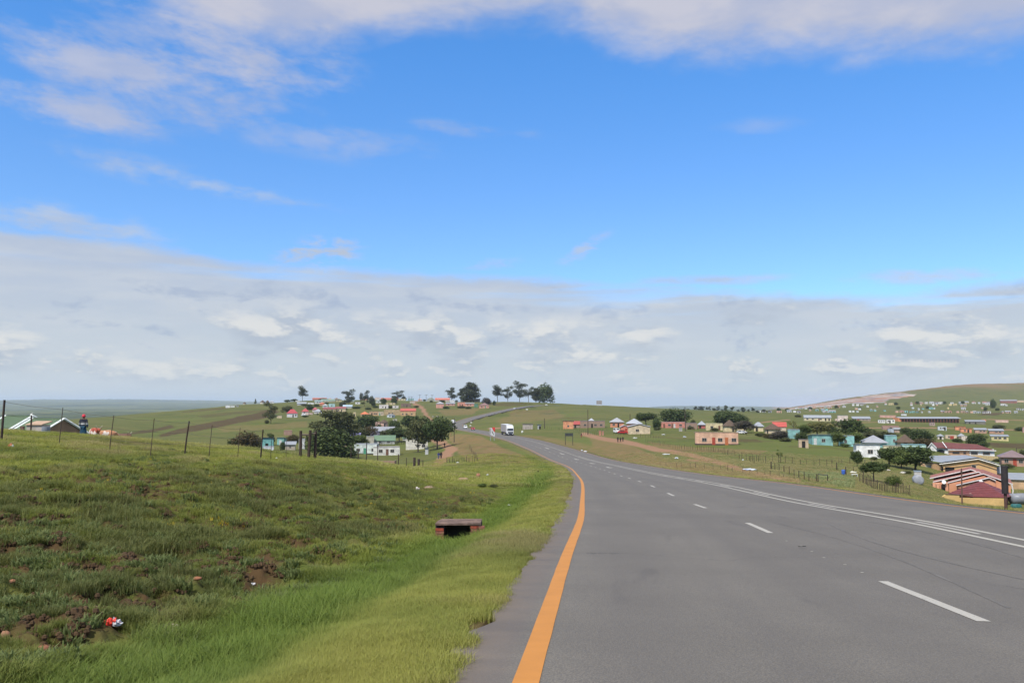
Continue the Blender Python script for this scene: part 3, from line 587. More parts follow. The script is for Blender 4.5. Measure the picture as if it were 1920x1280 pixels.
# ------------------------------------------------------------------ grass
def leaf_material(name, cols, trans=.45, rough=.6, nscale=.6):
    m, t, b = bsdf(name); geo = t.node('ShaderNodeNewGeometry').outputs['Position']
    ia = t.node('ShaderNodeAttribute', attribute_name='tint'); ia.attribute_type = 'INSTANCER'; tn = t.node('ShaderNodeSeparateColor'); t.l.new(ia.outputs['Color'], tn.inputs[0])
    ra = t.node('ShaderNodeNewGeometry').outputs['Random Per Island']
    n = t.noise(geo, nscale, 5, .65)
    c = t.mix(t.ss(n, .32, .68), cols[0], cols[1]); c = t.mix(t.m('MULTIPLY', t.ss(ra, .55, 1), .6), c, cols[2])
    c = t.mix(tn.outputs[0], c, t.mix(ra, (.125, .195, .028), (.205, .265, .050)))          # lush
    c = t.mix(tn.outputs[1], c, t.mix(ra, (.46, .40, .17), (.32, .24, .12)))            # dry
    c = t.mix(tn.outputs[2], c, t.mix(ra, (.110, .135, .038), (.185, .190, .060)))           # dark, bluish
    t.l.new(c, b.inputs['Base Color']); b.inputs['Roughness'].default_value = rough; b.inputs['Specular IOR Level'].default_value = .25
    tr = t.node('ShaderNodeBsdfTranslucent'); t.l.new(c, tr.inputs[0]); mx = t.node('ShaderNodeMixShader'); mx.inputs[0].default_value = trans
    out = [q for q in t.n if q.type == 'OUTPUT_MATERIAL'][0]
    t.l.new(b.outputs[0], mx.inputs[1]); t.l.new(tr.outputs[0], mx.inputs[2]); t.l.new(mx.outputs[0], out.inputs[0])
    return m
grassm = leaf_material('grass_blades', [(.235, .285, .042), (.335, .35, .062), (.45, .41, .13)])
def clump(n, rad, h0, h1, w, lean, mat, name='grass_tuft', seed=0):
    r = np.random.default_rng(seed); a = r.uniform(0, 2 * pi, n); rr = rad * np.sqrt(r.uniform(0, 1, n)); h = r.uniform(h0, h1, n); d = r.uniform(0, 2 * pi, n); l = r.uniform(.1, 1, n) * lean
    x = rr * np.cos(a); y = rr * np.sin(a); fx = np.cos(d + pi / 2) * w / 2; fy = np.sin(d + pi / 2) * w / 2; V = []; Q = []
    p = lambda k, zf, ww: [np.stack([x + np.cos(d) * l * h * k + sg * fx * ww, y + np.sin(d) * l * h * k + sg * fy * ww, h * zf], 1) for sg in (-1, 1)]
    rows = p(0, -.15, 1) + p(.25, .55, .85) + p(1, 1.0, .25)
    V = np.stack(rows, 1).reshape(-1, 3); b = np.arange(n)[:, None] * 6
    Q = np.concatenate([b + [0, 1, 3, 2], b + [2, 3, 5, 4]])
    return mesh_np(name, V, Q, mat)
protos = bpy.data.collections.new('grass_prototypes')
def proto(me):
    o = bpy.data.objects.new('grass_tuft', me); return o
def scatter(name, pts, scl, rot, tint, pr, label, parent=None, tilt=None):
    me = bpy.data.meshes.new(name); me.vertices.add(len(pts)); me.vertices.foreach_set('co', np.asarray(pts, np.float32).ravel())
    a = me.attributes.new('scl', 'FLOAT', 'POINT'); a.data.foreach_set('value', np.asarray(scl, np.float32))
    a = me.attributes.new('rotz', 'FLOAT', 'POINT'); a.data.foreach_set('value', np.asarray(rot, np.float32))
    a = me.attributes.new('tint', 'FLOAT_COLOR', 'POINT'); a.data.foreach_set('color', np.concatenate([tint, np.ones((len(pts), 1))], 1).astype(np.float32).ravel())
    o = link(name, me, parent)
    g = bpy.data.node_groups.new(name, 'GeometryNodeTree'); g.interface.new_socket('Geometry', in_out='INPUT', socket_type='NodeSocketGeometry'); g.interface.new_socket('Geometry', in_out='OUTPUT', socket_type='NodeSocketGeometry')
    N = g.nodes; K = g.links; gi = N.new('NodeGroupInput'); go = N.new('NodeGroupOutput'); ip = N.new('GeometryNodeInstanceOnPoints'); oi = N.new('GeometryNodeObjectInfo'); oi.inputs[0].default_value = pr
    mp = N.new('GeometryNodeMeshToPoints'); K.new(gi.outputs[0], mp.inputs[0]); K.new(mp.outputs[0], ip.inputs['Points']); K.new(oi.outputs['Geometry'], ip.inputs['Instance'])
    s = N.new('GeometryNodeInputNamedAttribute'); s.data_type = 'FLOAT'; s.inputs[0].default_value = 'scl'; K.new(s.outputs[0], ip.inputs['Scale'])
    r_ = N.new('GeometryNodeInputNamedAttribute'); r_.data_type = 'FLOAT'; r_.inputs[0].default_value = 'rotz'; cx = N.new('ShaderNodeCombineXYZ'); K.new(r_.outputs[0], cx.inputs[2])
    er = N.new('FunctionNodeEulerToRotation'); K.new(cx.outputs[0], er.inputs[0]); K.new(er.outputs[0], ip.inputs['Rotation'])
    K.new(ip.outputs[0], go.inputs[0])
    md = o.modifiers.new('scatter', 'NODES'); md.node_group = g
    return tag(o, label, kind='stuff')
def sample(n, y0, y1, s0=-.68, s1=.68, pw=0.0):
    """points spread so that they look evenly dense in the view"""
    y = np.exp(rng.uniform(math.log(y0), math.log(y1), n)) if pw == 0 else (rng.uniform(y0 ** pw, y1 ** pw, n)) ** (1 / pw)
    return rng.uniform(s0, s1, n) * y, y
EXC = [place(u, v, Y, .6, 1.6)[:2] for u, v, Y in ((207, 1176, 8), (82, 1212, 7.2), (370, 1098, 11), (23, 1110, 9), (10, 1190, 7.2), (327, 1177, 8.5), (475, 1076, 14), (564, 1060, 15), (146, 1208, 7.5), (180, 1146, 8.4), (296, 1116, 9.5))]
def clear(x, y):
    k = np.ones(len(x), bool)
    for a, b in EXC: t = (x * a + y * b) / (a * a + b * b) ** .5 - (a * a + b * b) ** .5; q = abs(x * b - y * a) / (a * a + b * b) ** .5; k &= ~((t > -.5) & (t < .10) & (q < .15))
    return k
def lay(n, y0, y1, keep, pw=0.6):
    x, y = sample(n, y0, y1, pw=pw); z, t, nn, w = ground(x, y, full=True); L = -nn - .5; Rr = nn - w
    k = keep(x, y, L, Rr, t) & clear(x, y) & ~((abs(x + 1.45) < .46) & (y > 20.5) & (y < 22.6)); return x[k], y[k], z[k], L[k], Rr[k], t[k]
def grass(name, n, y0, y1, keep, pr, sc, label, pw=.6, lush=0., dry=0., dark=0., zoff=0):
    x, y, z, L, Rr, t = lay(n, y0, y1, keep, pw)
    pn = fbm(x / 1.1, y / 1.6, 3, 81); pn2 = fbm(x / 4, y / 7, 3, 83); big = fbm(x / 9, y / 20, 3, 85)
    ditch = sst(L + (pn2 - .5), 1.0, 2.1) * (1 - sst(L, 2.9, 4.1)) * (1 - .45 * sst(y, 60, 120))
    bank = sst(L, 3.3, 4.8) * (1 - sst(L, 11, 17)) * (1 - sst(y, 35, 60))
    verge = (1 - sst(L, 1.2, 2.4))
    Tl = np.clip(ditch * .95 + .35 * sst(pn2, .5, .7) + lush, 0, 1); Td = np.clip((.18 * verge + .6 * sst(pn, .58, .75) * (1 - ditch) + .45 * sst(L, 14, 22) * sst(big, .4, .65) + .7 * sst(Rr, .5, 2) + dry) * (1 - .8 * ditch), 0, 1)
    Tk = np.clip((bank * (.32 + .6 * sst(pn, .40, .62)) + .35 * sst(pn2, .58, .75)) * (1 - .6 * ditch) + dark, 0, 1)
    s = sc * (.65 + .7 * rng.uniform(0, 1, len(x))) * (.7 + .7 * sst(pn, .3, .7)); s = s * (1 + .55 * ditch) * (1 - .25 * verge)
    return scatter(name, np.stack([x, y, z + zoff], 1), s, rng.uniform(0, 6.28, len(x)), np.stack([Tl, Td, Tk], 1), pr, label)
p_short = proto(clump(46, .11, .03, .070, .0034, 1.5, grassm, seed=1)); p_mid = proto(clump(70, .17, .04, .10, .0042, 1.6, grassm, seed=2)); p_long = proto(clump(60, .16, .08, .17, .0045, 1.3, grassm, seed=3))
p_far = proto(clump(54, .42, .06, .19, .014, 1.5, grassm, seed=4)); p_vfar = proto(clump(44, .95, .09, .28, .035, 1.6, grassm, seed=5)); p_stalk = proto(clump(7, .16, .35, .75, .006, .35, grassm, seed=6))
nz = lambda x, y, sc, sd: fbm(x / sc, y / sc, 3, sd)
grass('verge_grass', 110000, 3.4, 16, lambda x, y, L, R_, t: (L > -.10 + .75 * (nz(x, y, .35, 7) - .38)) & (L < 2.4), p_short, 1.0, 'short yellow-green grass growing up to the road edge', pw=.7)
grass('ditch_grass', 60000, 4.0, 45, lambda x, y, L, R_, t: (L > .4) & (L < 3.45 + .5 * nz(x, y, 1, 33)), p_mid, .74, 'lush bright green grass along the roadside ditch', pw=.3)
grass('ditch_grass', 20000, 4.0, 40, lambda x, y, L, R_, t: (L > 1.5) & (L < 2.9) & (nz(x, y, .8, 5) > .50), p_long, .8, 'tall bright green grass in the bottom of the ditch', pw=.3)
grass('bank_grass', 95000, 4.5, 34, lambda x, y, L, R_, t: (L > 3.2) & (nz(x, y, .42, 19) > .54 - .06 * sst(y, 18, 28)) & (nz(x, y, 1.9, 20) > .40), p_short, 1.25, 'tufty dark grass and weeds on the eroded bank', pw=.3)
p_tus = proto(clump(110, .085, .03, .075, .0042, 1.3, grassm, seed=21))
grass('bank_tussocks', 60000, 4.6, 36, lambda x, y, L, R_, t: (L > 3.4) & (nz(x, y, .30, 29) > .575), p_tus, 1.0, 'round green tussocks on the eroded bank', pw=.3)
grass('plateau_grass', 90000, 14, 60, lambda x, y, L, R_, t: (L > 6) & (nz(x, y, 1.5, 21) > .34) & ((nz(x, y, .7, 22) > .55) | (L > 15 + 3 * nz(x, y, 2, 24)) | (y > 34)), p_far, .58, 'rough grass on top of the bank', pw=.2)
grass('verge_grass', 50000, 15, 90, lambda x, y, L, R_, t: (L > .02) & (L < 7), p_far, .42, 'grass strip between the road and the path', pw=.2)
grass('far_grass', 60000, 55, 200, lambda x, y, L, R_, t: ((L > .3) | (R_ > .3)), p_vfar, .55, 'grass of the farther slopes', pw=.4, dry=.1)
grass('verge_grass', 26000, 15, 120, lambda x, y, L, R_, t: (R_ > .15) & (R_ < 7), p_far, .62, 'dry brown grass along the far edge of the road', pw=.3, dry=.15)
grass('grass_stalks', 900, 9, 50, lambda x, y, L, R_, t: (L > 5) & (nz(x, y, 6, 23) > .5), p_stalk, .8, 'thin dry seed stalks standing on the bank', pw=.3, dry=.5)

# ------------------------------------------------------------------ haze over the land
hz = MB().box(-30000, 30000, -1500, 28000, -260, 130).mesh('haze', paint((1, 1, 1)))
hz.materials.clear(); hm = bpy.data.materials.new('haze'); hm.use_nodes = True; ht = NT(hm.node_tree); ht.n.clear()
pv = ht.node('ShaderNodeVolumePrincipled'); pv.inputs['Color'].default_value = (.74, .85, 1.0, 1); pv.inputs['Density'].default_value = 6.2e-5; pv.inputs['Anisotropy'].default_value = .1
ho = ht.node('ShaderNodeOutputMaterial'); ht.l.new(pv.outputs[0], ho.inputs['Volume']); hz.materials.append(hm)
tag(link('haze', hz), 'thin blue haze over the far land', kind='stuff')

# ------------------------------------------------------------------ trees
fol = {}
def foliage(name, a, b, c):
    if name in fol: return fol[name]
    m, t, bb = bsdf('foliage_' + name); ra = t.node('ShaderNodeNewGeometry').outputs['Random Per Island']; oi = t.node('ShaderNodeObjectInfo').outputs['Random']
    tc = t.node('ShaderNodeTexCoord').outputs['Object']; n = t.noise(tc, 5.5, 3, .6)
    col = t.mix(t.ss(n, .38, .62), a, b); col = t.mix(t.ss(ra, .6, 1.0), col, c); col = t.mix(t.m('MULTIPLY', oi, .14), col, (.10, .11, .04))
    t.l.new(col, bb.inputs['Base Color']); bb.inputs['Roughness'].default_value = .7; bb.inputs['Specular IOR Level'].default_value = .2
    tr = t.node('ShaderNodeBsdfTranslucent'); t.l.new(col, tr.inputs[0]); mx = t.node('ShaderNodeMixShader'); mx.inputs[0].default_value = .22
    out = [q for q in t.n if q.type == 'OUTPUT_MATERIAL'][0]; t.l.new(bb.outputs[0], mx.inputs[1]); t.l.new(tr.outputs[0], mx.inputs[2]); t.l.new(mx.outputs[0], out.inputs[0])
    fol[name] = m; return m
DK = foliage('dark', (.036, .058, .017), (.062, .092, .026), (.105, .135, .042)); OL = foliage('olive', (.052, .062, .022), (.090, .100, .036), (.135, .135, .055))
BR = foliage('bright', (.055, .085, .020), (.10, .135, .030), (.15, .18, .05)); EU = foliage('eucalypt', (.035, .045, .025), (.060, .072, .040), (.10, .11, .065))
YL = foliage('yellow', (.10, .11, .025), (.17, .16, .045), (.26, .23, .10)); RB = foliage('russet', (.075, .055, .025), (.12, .085, .035), (.05, .06, .02)); GB = foliage('grey', (.075, .065, .05), (.11, .095, .075), (.06, .05, .04))
barkm = paint((.10, .075, .055), .95, .25, 3)
def blobs_for(kind, r):
    B = []   # (cx, cy, cz, rx, rz)
    if kind == 'round':
        B.append((0, 0, .55, .30, .30)); B.append((.06, -.04, .70, .22, .22)); B.append((-.12, .05, .62, .2, .2))
        for i in range(13): a = r.uniform(0, 6.28); q = r.uniform(.14, .32); B.append((q * cos(a), q * sin(a), r.uniform(.34, .80), r.uniform(.13, .22), r.uniform(.11, .19)))
    elif kind == 'low':      # bush to the ground
        B.append((0, 0, .40, .34, .38)); B.append((.05, .02, .62, .27, .30)); B.append((-.1, .05, .55, .26, .3))
        for i in range(15): a = r.uniform(0, 6.28); q = r.uniform(.12, .34); B.append((q * cos(a), q * sin(a), r.uniform(.15, .80 - q * .6), r.uniform(.13, .22), r.uniform(.14, .24)))
    elif kind == 'flat':
        for i in range(15): a = r.uniform(0, 6.28); q = .36 * math.sqrt(r.uniform(0, 1)); B.append((q * cos(a), q * sin(a), r.uniform(.48, .86 - q * .5), r.uniform(.13, .21), r.uniform(.10, .16)))
    elif kind == 'euc':
        for i in range(15):
            z = r.uniform(.30, .92); a = r.uniform(0, 6.28); q = r.uniform(.04, .34) * (1.15 - abs(z - .62) * 1.2); B.append((q * cos(a), q * sin(a), z, r.uniform(.12, .20), r.uniform(.07, .12)))
    elif kind == 'full':     # tall dense
        for i in range(26):
            z = r.uniform(.16, .88); a = r.uniform(0, 6.28); q = r.uniform(0, .33) * math.sin(pi * min(1, (1.08 - z) * .75)); B.append((q * cos(a), q * sin(a), z, r.uniform(.12, .2), r.uniform(.09, .14)))
    elif kind == 'pine':
        for i in range(14): z = .15 + .8 * i / 14; a = i * 2.4; q = .28 * (1 - z); B.append((q * cos(a), q * sin(a), z, .07 + .22 * (1 - z), .09))
    elif kind == 'thin':
        for i in range(9): z = r.uniform(.45, .95); a = r.uniform(0, 6.28); q = r.uniform(.05, .3); B.append((q * cos(a), q * sin(a), z, r.uniform(.08, .14), r.uniform(.06, .10)))
    return B
TM = {}
def tree_mesh(kind, var, mat, nleaf, leaf):
    key = (kind, var, mat.name)
    if key in TM: return TM[key]
    r = random.Random(hash(kind) % 1 + var * 13 + len(kind)); rg = np.random.default_rng(var * 7 + len(kind)); B = blobs_for(kind, r)
    vol = np.array([b[3] ** 2 * b[4] for b in B]) ** .75; cnt = np.maximum(20, (nleaf * vol / vol.sum())).astype(int); cs = []; ns = []
    for b, k in zip(B, cnt):
        d = rg.normal(size=(k, 3)); d /= np.linalg.norm(d, axis=1)[:, None]; q = rg.uniform(.35, 1.08, k)[:, None] ** .5
        q *= 1 + .25 * np.sin(d[:, :1] * 5 + b[0] * 20) * np.cos(d[:, 2:] * 6)
        cs.append(np.array(b[:3]) + d * q * np.array([b[3], b[3], b[4]])); ns.append(d)
    Cc = np.concatenate(cs); Nn = np.concatenate(ns) + rg.normal(size=(len(Cc), 3)) * .55; Nn /= np.linalg.norm(Nn, axis=1)[:, None]
    U_ = np.cross(Nn, rg.normal(size=Nn.shape)); U_ /= np.linalg.norm(U_, axis=1)[:, None]; W_ = np.cross(Nn, U_); sz = rg.uniform(.6, 1.3, (len(Cc), 1)) * leaf
    V = np.stack([Cc - U_ * sz, Cc - W_ * sz * .55, Cc + U_ * sz, Cc + W_ * sz * .6 + Nn * sz * .3], 1).reshape(-1, 3); V[:, 2] = np.maximum(V[:, 2], .005)
    ctr = np.median(V[:, :2], axis=0); sw = 1.0 / (2 * np.percentile(np.linalg.norm(V[:, :2] - ctr, axis=1), 96)); sz_ = .985 / np.percentile(V[:, 2], 99.7)
    V[:, :2] = (V[:, :2] - ctr) * sw; V[:, 2] *= sz_; B = [((b[0] - ctr[0]) * sw, (b[1] - ctr[1]) * sw, b[2] * sz_, b[3], b[4]) for b in B]
    Q = np.arange(len(V)).reshape(-1, 4); crown = mesh_np('crown', V, Q, mat)
    tb = MB(); top = .55 if kind in ('low', 'round', 'flat') else .85; tr = .022 if kind != 'euc' else .016
    ln = r.uniform(-.03, .03); tb.tube([(0, 0, -.04), (ln, .01, top * .4), (-ln, 0, top * .75), (ln, 0, top)], [tr * 1.5, tr, tr * .7, tr * .3], 7)
    for b in B[:9]:
        z0 = max(.12, min(top * .9, b[2] - .22)); tb.tube([(0, 0, z0), (b[0] * .5, b[1] * .5, (z0 + b[2]) / 2), (b[0], b[1], b[2])], [tr * .55, tr * .38, tr * .15], 5)
    trunk = tb.mesh('trunk', barkm); TM[key] = (crown, trunk); return TM[key]
LEAF = {'round': (3600, .033), 'low': (3600, .034), 'flat': (3200, .032), 'euc': (2600, .024), 'full': (4800, .030), 'pine': (2000, .032), 'thin': (700, .024)}
trees = []
def tree(u, vt, vb, wpx, kind, mat, Y, label, name='tree', group=None, cat='tree', var=None, dy=0):
    x, y, z = place(u, vb, Y); H = (vb - vt) / F * y; W = wpx / F * y * (1.14 if Y < 450 else 1.0)
    var = (len(trees) % 4) if var is None else var; n, l = LEAF[kind]
    cr, tk = tree_mesh(kind, var, mat, n, l)
    o = empty(name, (x, y, z - .05 * H * (kind == 'low')), random.uniform(0, 6.28), label=label, cat=cat, group=group)
    cm = {'euc': .92, 'full': .95}.get(kind, 1.0)
    for nm, me in (('crown', cr), ('trunk', tk)): link(nm, me, o, scale=(W / cm, W / cm, H))
    trees.append(o); return o
ORD = ['first', 'second', 'third', 'fourth', 'fifth', 'sixth', 'seventh', 'eighth', 'ninth', 'tenth', 'eleventh', 'twelfth', 'thirteenth', 'fourteenth', 'fifteenth', 'sixteenth', 'seventeenth', 'eighteenth', 'nineteenth', 'twentieth',
       'twenty-first', 'twenty-second', 'twenty-third', 'twenty-fourth', 'twenty-fifth', 'twenty-sixth', 'twenty-seventh', 'twenty-eighth', 'twenty-ninth', 'thirtieth']
RG = 'tall gum trees on the ridge'
for a in [(847, 725, 752, 21, 'euc', EU, 'open gum tree at the left end of the ridge trees'), (869, 724, 750, 22, 'full', EU, 'rounded gum tree just left of the tallest left-hand ridge clump'), (883, 713, 750, 34, 'full', EU, 'broad dense gum tree behind the brown flat house on the ridge'),
          (933, 720, 752, 25, 'euc', EU, 'gum tree at the left end of the ridge row above the road bend'), (952, 723, 753, 18, 'euc', EU, 'narrow gum tree second in the ridge row above the road'), (974, 714, 754, 24, 'euc', EU, 'tallest open gum tree with a bare trunk in the ridge row'),
          (991, 724, 753, 19, 'euc', EU, 'small open gum tree right of the tallest one on the ridge'), (1005, 727, 754, 17, 'full', EU, 'gum tree tucked against the big dense one on the ridge'), (1021, 717, 757, 38, 'low', DK, 'big dense dark gum tree at the right end of the ridge row')]:
    tree(*a[:6], 885, a[6], 'gum_tree', RG, 'tree')
tree(912, 745, 758, 18, 'low', GB, 850, 'leafless greyish bush between the ridge houses and the road', 'bush', cat='bush')
tree(926, 750, 760, 7, 'low', DK, 850, 'small dark bush on the bank above the upper road', 'bush', cat='bush')
tree(567, 723, 753, 21, 'euc', EU, 960, 'tall gum tree with separate leaf clumps on the left skyline', 'gum_tree')
tree(479, 744, 754, 5, 'pine', DK, 960, 'lone small slim tree on the left skyline', 'tree')
tree(654, 729, 763, 21, 'euc', EU, 800, 'umbrella-topped gum tree in the middle of the hill village', 'gum_tree'); tree(683, 731, 762, 17, 'euc', EU, 800, 'gum tree with a tall narrow top in the hill village', 'gum_tree')
tree(697, 741, 757, 12, 'low', EU, 850, 'small round tree right of the narrow gum in the hill village'); tree(745, 728, 747, 22, 'euc', EU, 950, 'gum tree behind the red roof at the top of the village', 'gum_tree')
tree(757, 738, 747, 10, 'low', EU, 950, 'small bush right of the gum behind the red roof', 'bush', cat='bush'); tree(720, 745, 757, 13, 'low', DK, 860, 'dark round bush left of the yellow house on the village hill', 'bush', cat='bush')
tree(739, 743, 757, 12, 'low', DK, 860, 'dark bush between the pale houses near the top of the village', 'bush', cat='bush'); tree(508, 753, 794, 27, 'euc', OL, 500, 'lone olive tree with a bare trunk on the left hillside')
tree(500, 786, 793, 9, 'low', OL, 500, 'low scrub at the foot of the lone hillside tree', 'bush', cat='bush'); tree(539, 760, 773, 26, 'low', OL, 660, 'dark hedge-like bush left of the red-roofed house', 'bush', cat='bush'); tree(581, 756, 768, 16, 'low', DK, 680, 'dark round tree behind the two red-roofed houses')
tree(700, 752, 761, 10, 'low', DK, 820, 'low dark tree beside the gum in the hill village'); tree(642, 752, 762, 14, 'low', EU, 800, 'grey-green tree left of the umbrella gum'); tree(624, 748, 752, 16, 'low', DK, 960, 'dark tree clump on the village skyline left of the gum'); tree(605, 745, 749, 18, 'low', OL, 1000, 'low trees on the skyline between two roofs')
tree(610, 770, 833, 58, 'full', OL, 335, 'tall willow-like tree behind the three posts'); tree(645, 772, 830, 44, 'full', OL, 345, 'willow-like tree at the right of the large left-hand clump')
tree(622, 800, 856, 80, 'low', DK, 300, 'broad dark tree just right of the three thick posts', var=1); tree(655, 838, 856, 30, 'low', DK, 292, 'low dark foliage beside the pale green cottage', 'bush', cat='bush')
tree(687, 778, 812, 42, 'round', DK, 420, 'dark tree below the orange roofed hut'); tree(668, 800, 818, 40, 'low', OL, 400, 'olive hedge between the left trees and the lilac house', 'hedge', cat='hedge'); tree(690, 797, 818, 26, 'low', RB, 395, 'reddish brown tree left of the lilac house')
tree(671, 815, 838, 34, 'round', BR, 330, 'round green tree behind the pale green cottage'); tree(727, 805, 819, 40, 'low', OL, 370, 'olive shrubs in front of the lilac house', 'bush', cat='bush')
tree(749, 801, 828, 36, 'round', DK, 340, 'dark green tree right of the lilac house'); tree(738, 785, 808, 26, 'low', DK, 420, 'dark tree between the brown thatched hut and the roadside trees')
tree(768, 778, 806, 28, 'round', DK, 420, 'tree at the back left of the roadside clump'); tree(784, 785, 848, 40, 'round', OL, 300, 'tall tree with a visible trunk in the roadside clump'); tree(820, 782, 842, 50, 'round', DK, 308, 'widest dark tree of the roadside clump beside the red path', var=2); tree(798, 781, 840, 44, 'round', DK, 315, 'middle tree of the roadside clump above the cream house')
tree(461, 807, 841, 48, 'low', RB, 255, 'rounded bush with orange-brown top on the left hillside', 'bush', cat='bush'); tree(435, 823, 840, 18, 'low', DK, 255, 'dark shrub at the left of the orange-topped bush', 'bush', cat='bush'); tree(481, 817, 841, 22, 'low', OL, 258, 'dark shrub at the right of the orange-topped bush', 'bush', cat='bush')
tree(508, 811, 834, 12, 'round', DK, 280, 'small round tree over the turquoise hut'); tree(548, 814, 830, 24, 'low', RB, 300, 'brown bush behind the small cream cottage', 'bush', cat='bush'); tree(530, 826, 844, 10, 'low', DK, 262, 'dark shrub left of the small cream cottage', 'bush', cat='bush')
tree(699, 855, 868, 16, 'low', OL, 130, 'rusty green bush at the left of the brick foundation', 'bush', cat='bush')
RV = 'trees of the right-hand village'
for a in [(1211, 773, 800, 36, 'flat', DK, 360, 'spreading dark tree right of the white pyramid roofs'), (1231, 782, 802, 15, 'low', DK, 345, 'narrow dark tree beside the spreading one'), (1267, 764, 794, 54, 'low', DK, 400, 'big dark round tree behind the long pink house'), (1300, 786, 796, 10, 'low', OL, 390, 'small bush above the brown end of the pink house'),
          (1358, 767, 796, 50, 'low', DK, 410, 'big dark tree behind the yellow flat house'), (1384, 774, 797, 36, 'low', DK, 400, 'dark tree at the back of the thatched yellow hut'), (1396, 789, 811, 38, 'round', GB, 330, 'brownish sparse tree between two thatched huts'), (1532, 791, 818, 46, 'round', YL, 340, 'yellowish flowering tree behind the turquoise shed'), (1508, 796, 820, 24, 'round', BR, 345, 'green tree at the left of the yellowish flowering tree'),
          (1562, 790, 816, 19, 'pine', DK, 340, 'dark pointed tree right of the flowering tree'), (1597, 785, 822, 44, 'round', DK, 330, 'tall dark tree behind the turquoise pyramid-roofed house'), (1488, 788, 820, 22, 'thin', YL, 330, 'sparse golden tree left of the turquoise cottage'), (1465, 806, 824, 34, 'low', GB, 300, 'brown hedge in front of the thatched hut with red roof behind'),
          (1503, 808, 826, 22, 'low', DK, 300, 'dark bush above the small brown outhouse'), (1548, 816, 834, 18, 'round', BR, 265, 'small green tree in front of the turquoise shed'), (1572, 810, 836, 28, 'round', BR, 265, 'light green tree between the turquoise sheds'), (1600, 811, 836, 36, 'round', BR, 262, 'light green tree left of the turquoise pyramid roof'),
          (1607, 845, 875, 19, 'round', DK, 190, 'small dark tree on a thin trunk before the white house'), (1460, 842, 866, 13, 'thin', BR, 190, 'young sapling in the fenced plot'), (1638, 866, 902, 46, 'flat', DK, 120, 'flat-topped dark acacia standing by the roadside fence'),
          (1668, 837, 874, 42, 'round', DK, 185, 'left of two big trees before the turquoise flat house'), (1716, 837, 882, 62, 'round', DK, 172, 'largest tree beside the tan house with grey roof'), (1690, 843, 878, 34, 'round', BR, 180, 'tree squeezed between the two big garden trees'), (1674, 891, 911, 27, 'low', BR, 110, 'bush behind the roadside picket fence'),
          (1697, 800, 814, 21, 'low', DK, 350, 'dark round tree above the brown thatched rondavel'), (1727, 802, 826, 42, 'low', DK, 320, 'wide dark tree right of the brown thatched rondavel'), (1732, 820, 838, 38, 'low', RB, 260, 'brown hedge left of the dark red roofs'), (1830, 813, 840, 30, 'round', DK, 280, 'dark tree rising behind the dark red roof'), (1842, 825, 842, 18, 'low', DK, 275, 'lower dark tree right of the one behind the red roof'),
          (1650, 806, 822, 60, 'low', OL, 330, 'olive scrub behind the turquoise pyramid roof'), (1400, 808, 816, 12, 'thin', GB, 300, 'bare shrub beside the brownish tree'), (1862, 747, 765, 11, 'low', DK, 1150, 'dark tree near the long brick school on the hill'), (1847, 761, 771, 7, 'low', DK, 1000, 'small dark tree below the school on the hill'),
          (1912, 800, 808, 16, 'low', DK, 420, 'dark bush at the far right among orange huts'), (1496, 777, 782, 14, 'low', OL, 700, 'low scrub in the field left of the cream community house'), (1917, 838, 852, 12, 'low', OL, 230, 'bush cut by the right edge above the pinkish roof')]:
    nm = 'bush' if a[4] == 'low' and a[3] < 44 and 'tree' not in a[7].split(' behind')[0] else 'tree'
    tree(*a[:7], a[7], nm, RV if nm == 'tree' else 'bushes of the right-hand village', nm)
vb = [(643, 768, 20, 'dark hedge below the light blue roof'), (668, 766, 16, 'bush right of the maroon roof'), (690, 768, 14, 'bush above the dark flat roof'), (704, 764, 12, 'bush left of the pale pink flat house'), (731, 765, 18, 'hedge under the small pale house of the village'), (742, 771, 10, 'bush at the end of the ochre wall'), (781, 764, 10, 'bush beside the bend of the hill road'),
      (777, 776, 8, 'green bush right of the bright red roofed ochre house'), (612, 757, 9, 'bush between the mint and orange huts'), (594, 762, 12, 'bush above the crimson roofs'), (571, 761, 14, 'low bushes below the grey-white shed'), (552, 749.5, 16, 'low dark scrub on the skyline left of the gum'), (538, 750.5, 14, 'low scrub on the skyline above the bare field'), (836, 766, 14, 'low hedge beside the salmon pyramid-roofed house'), (865, 765, 20, 'hedge below the long orange house'),
      (878, 766.5, 12, 'bush below the orange-pink house'), (808, 754, 8, 'bush on the ridge beside the grey-green roof'), (796, 751.5, 7, 'dark shrub near the pink house at the top of the road'), (856, 752, 7, 'shrub right of the white ridge hut'), (829, 754, 12, 'hedge below the orange-red ridge roof'), (680, 757, 9, 'low shrubs between the two village gums'), (661, 748, 9, 'dark skyline shrub right of the umbrella gum'), (572, 782, 12, 'scrub on the slope below the crimson roofs')]
for u, v, w_, lb in vb: tree(u, v - min(5, 2 + w_ * .22), v, w_, 'low', (DK, OL)[int(u) % 2], 560 if v > 772 else (720 if v > 758 else 880), lb, 'bush', 'bushes of the hill village', 'bush')
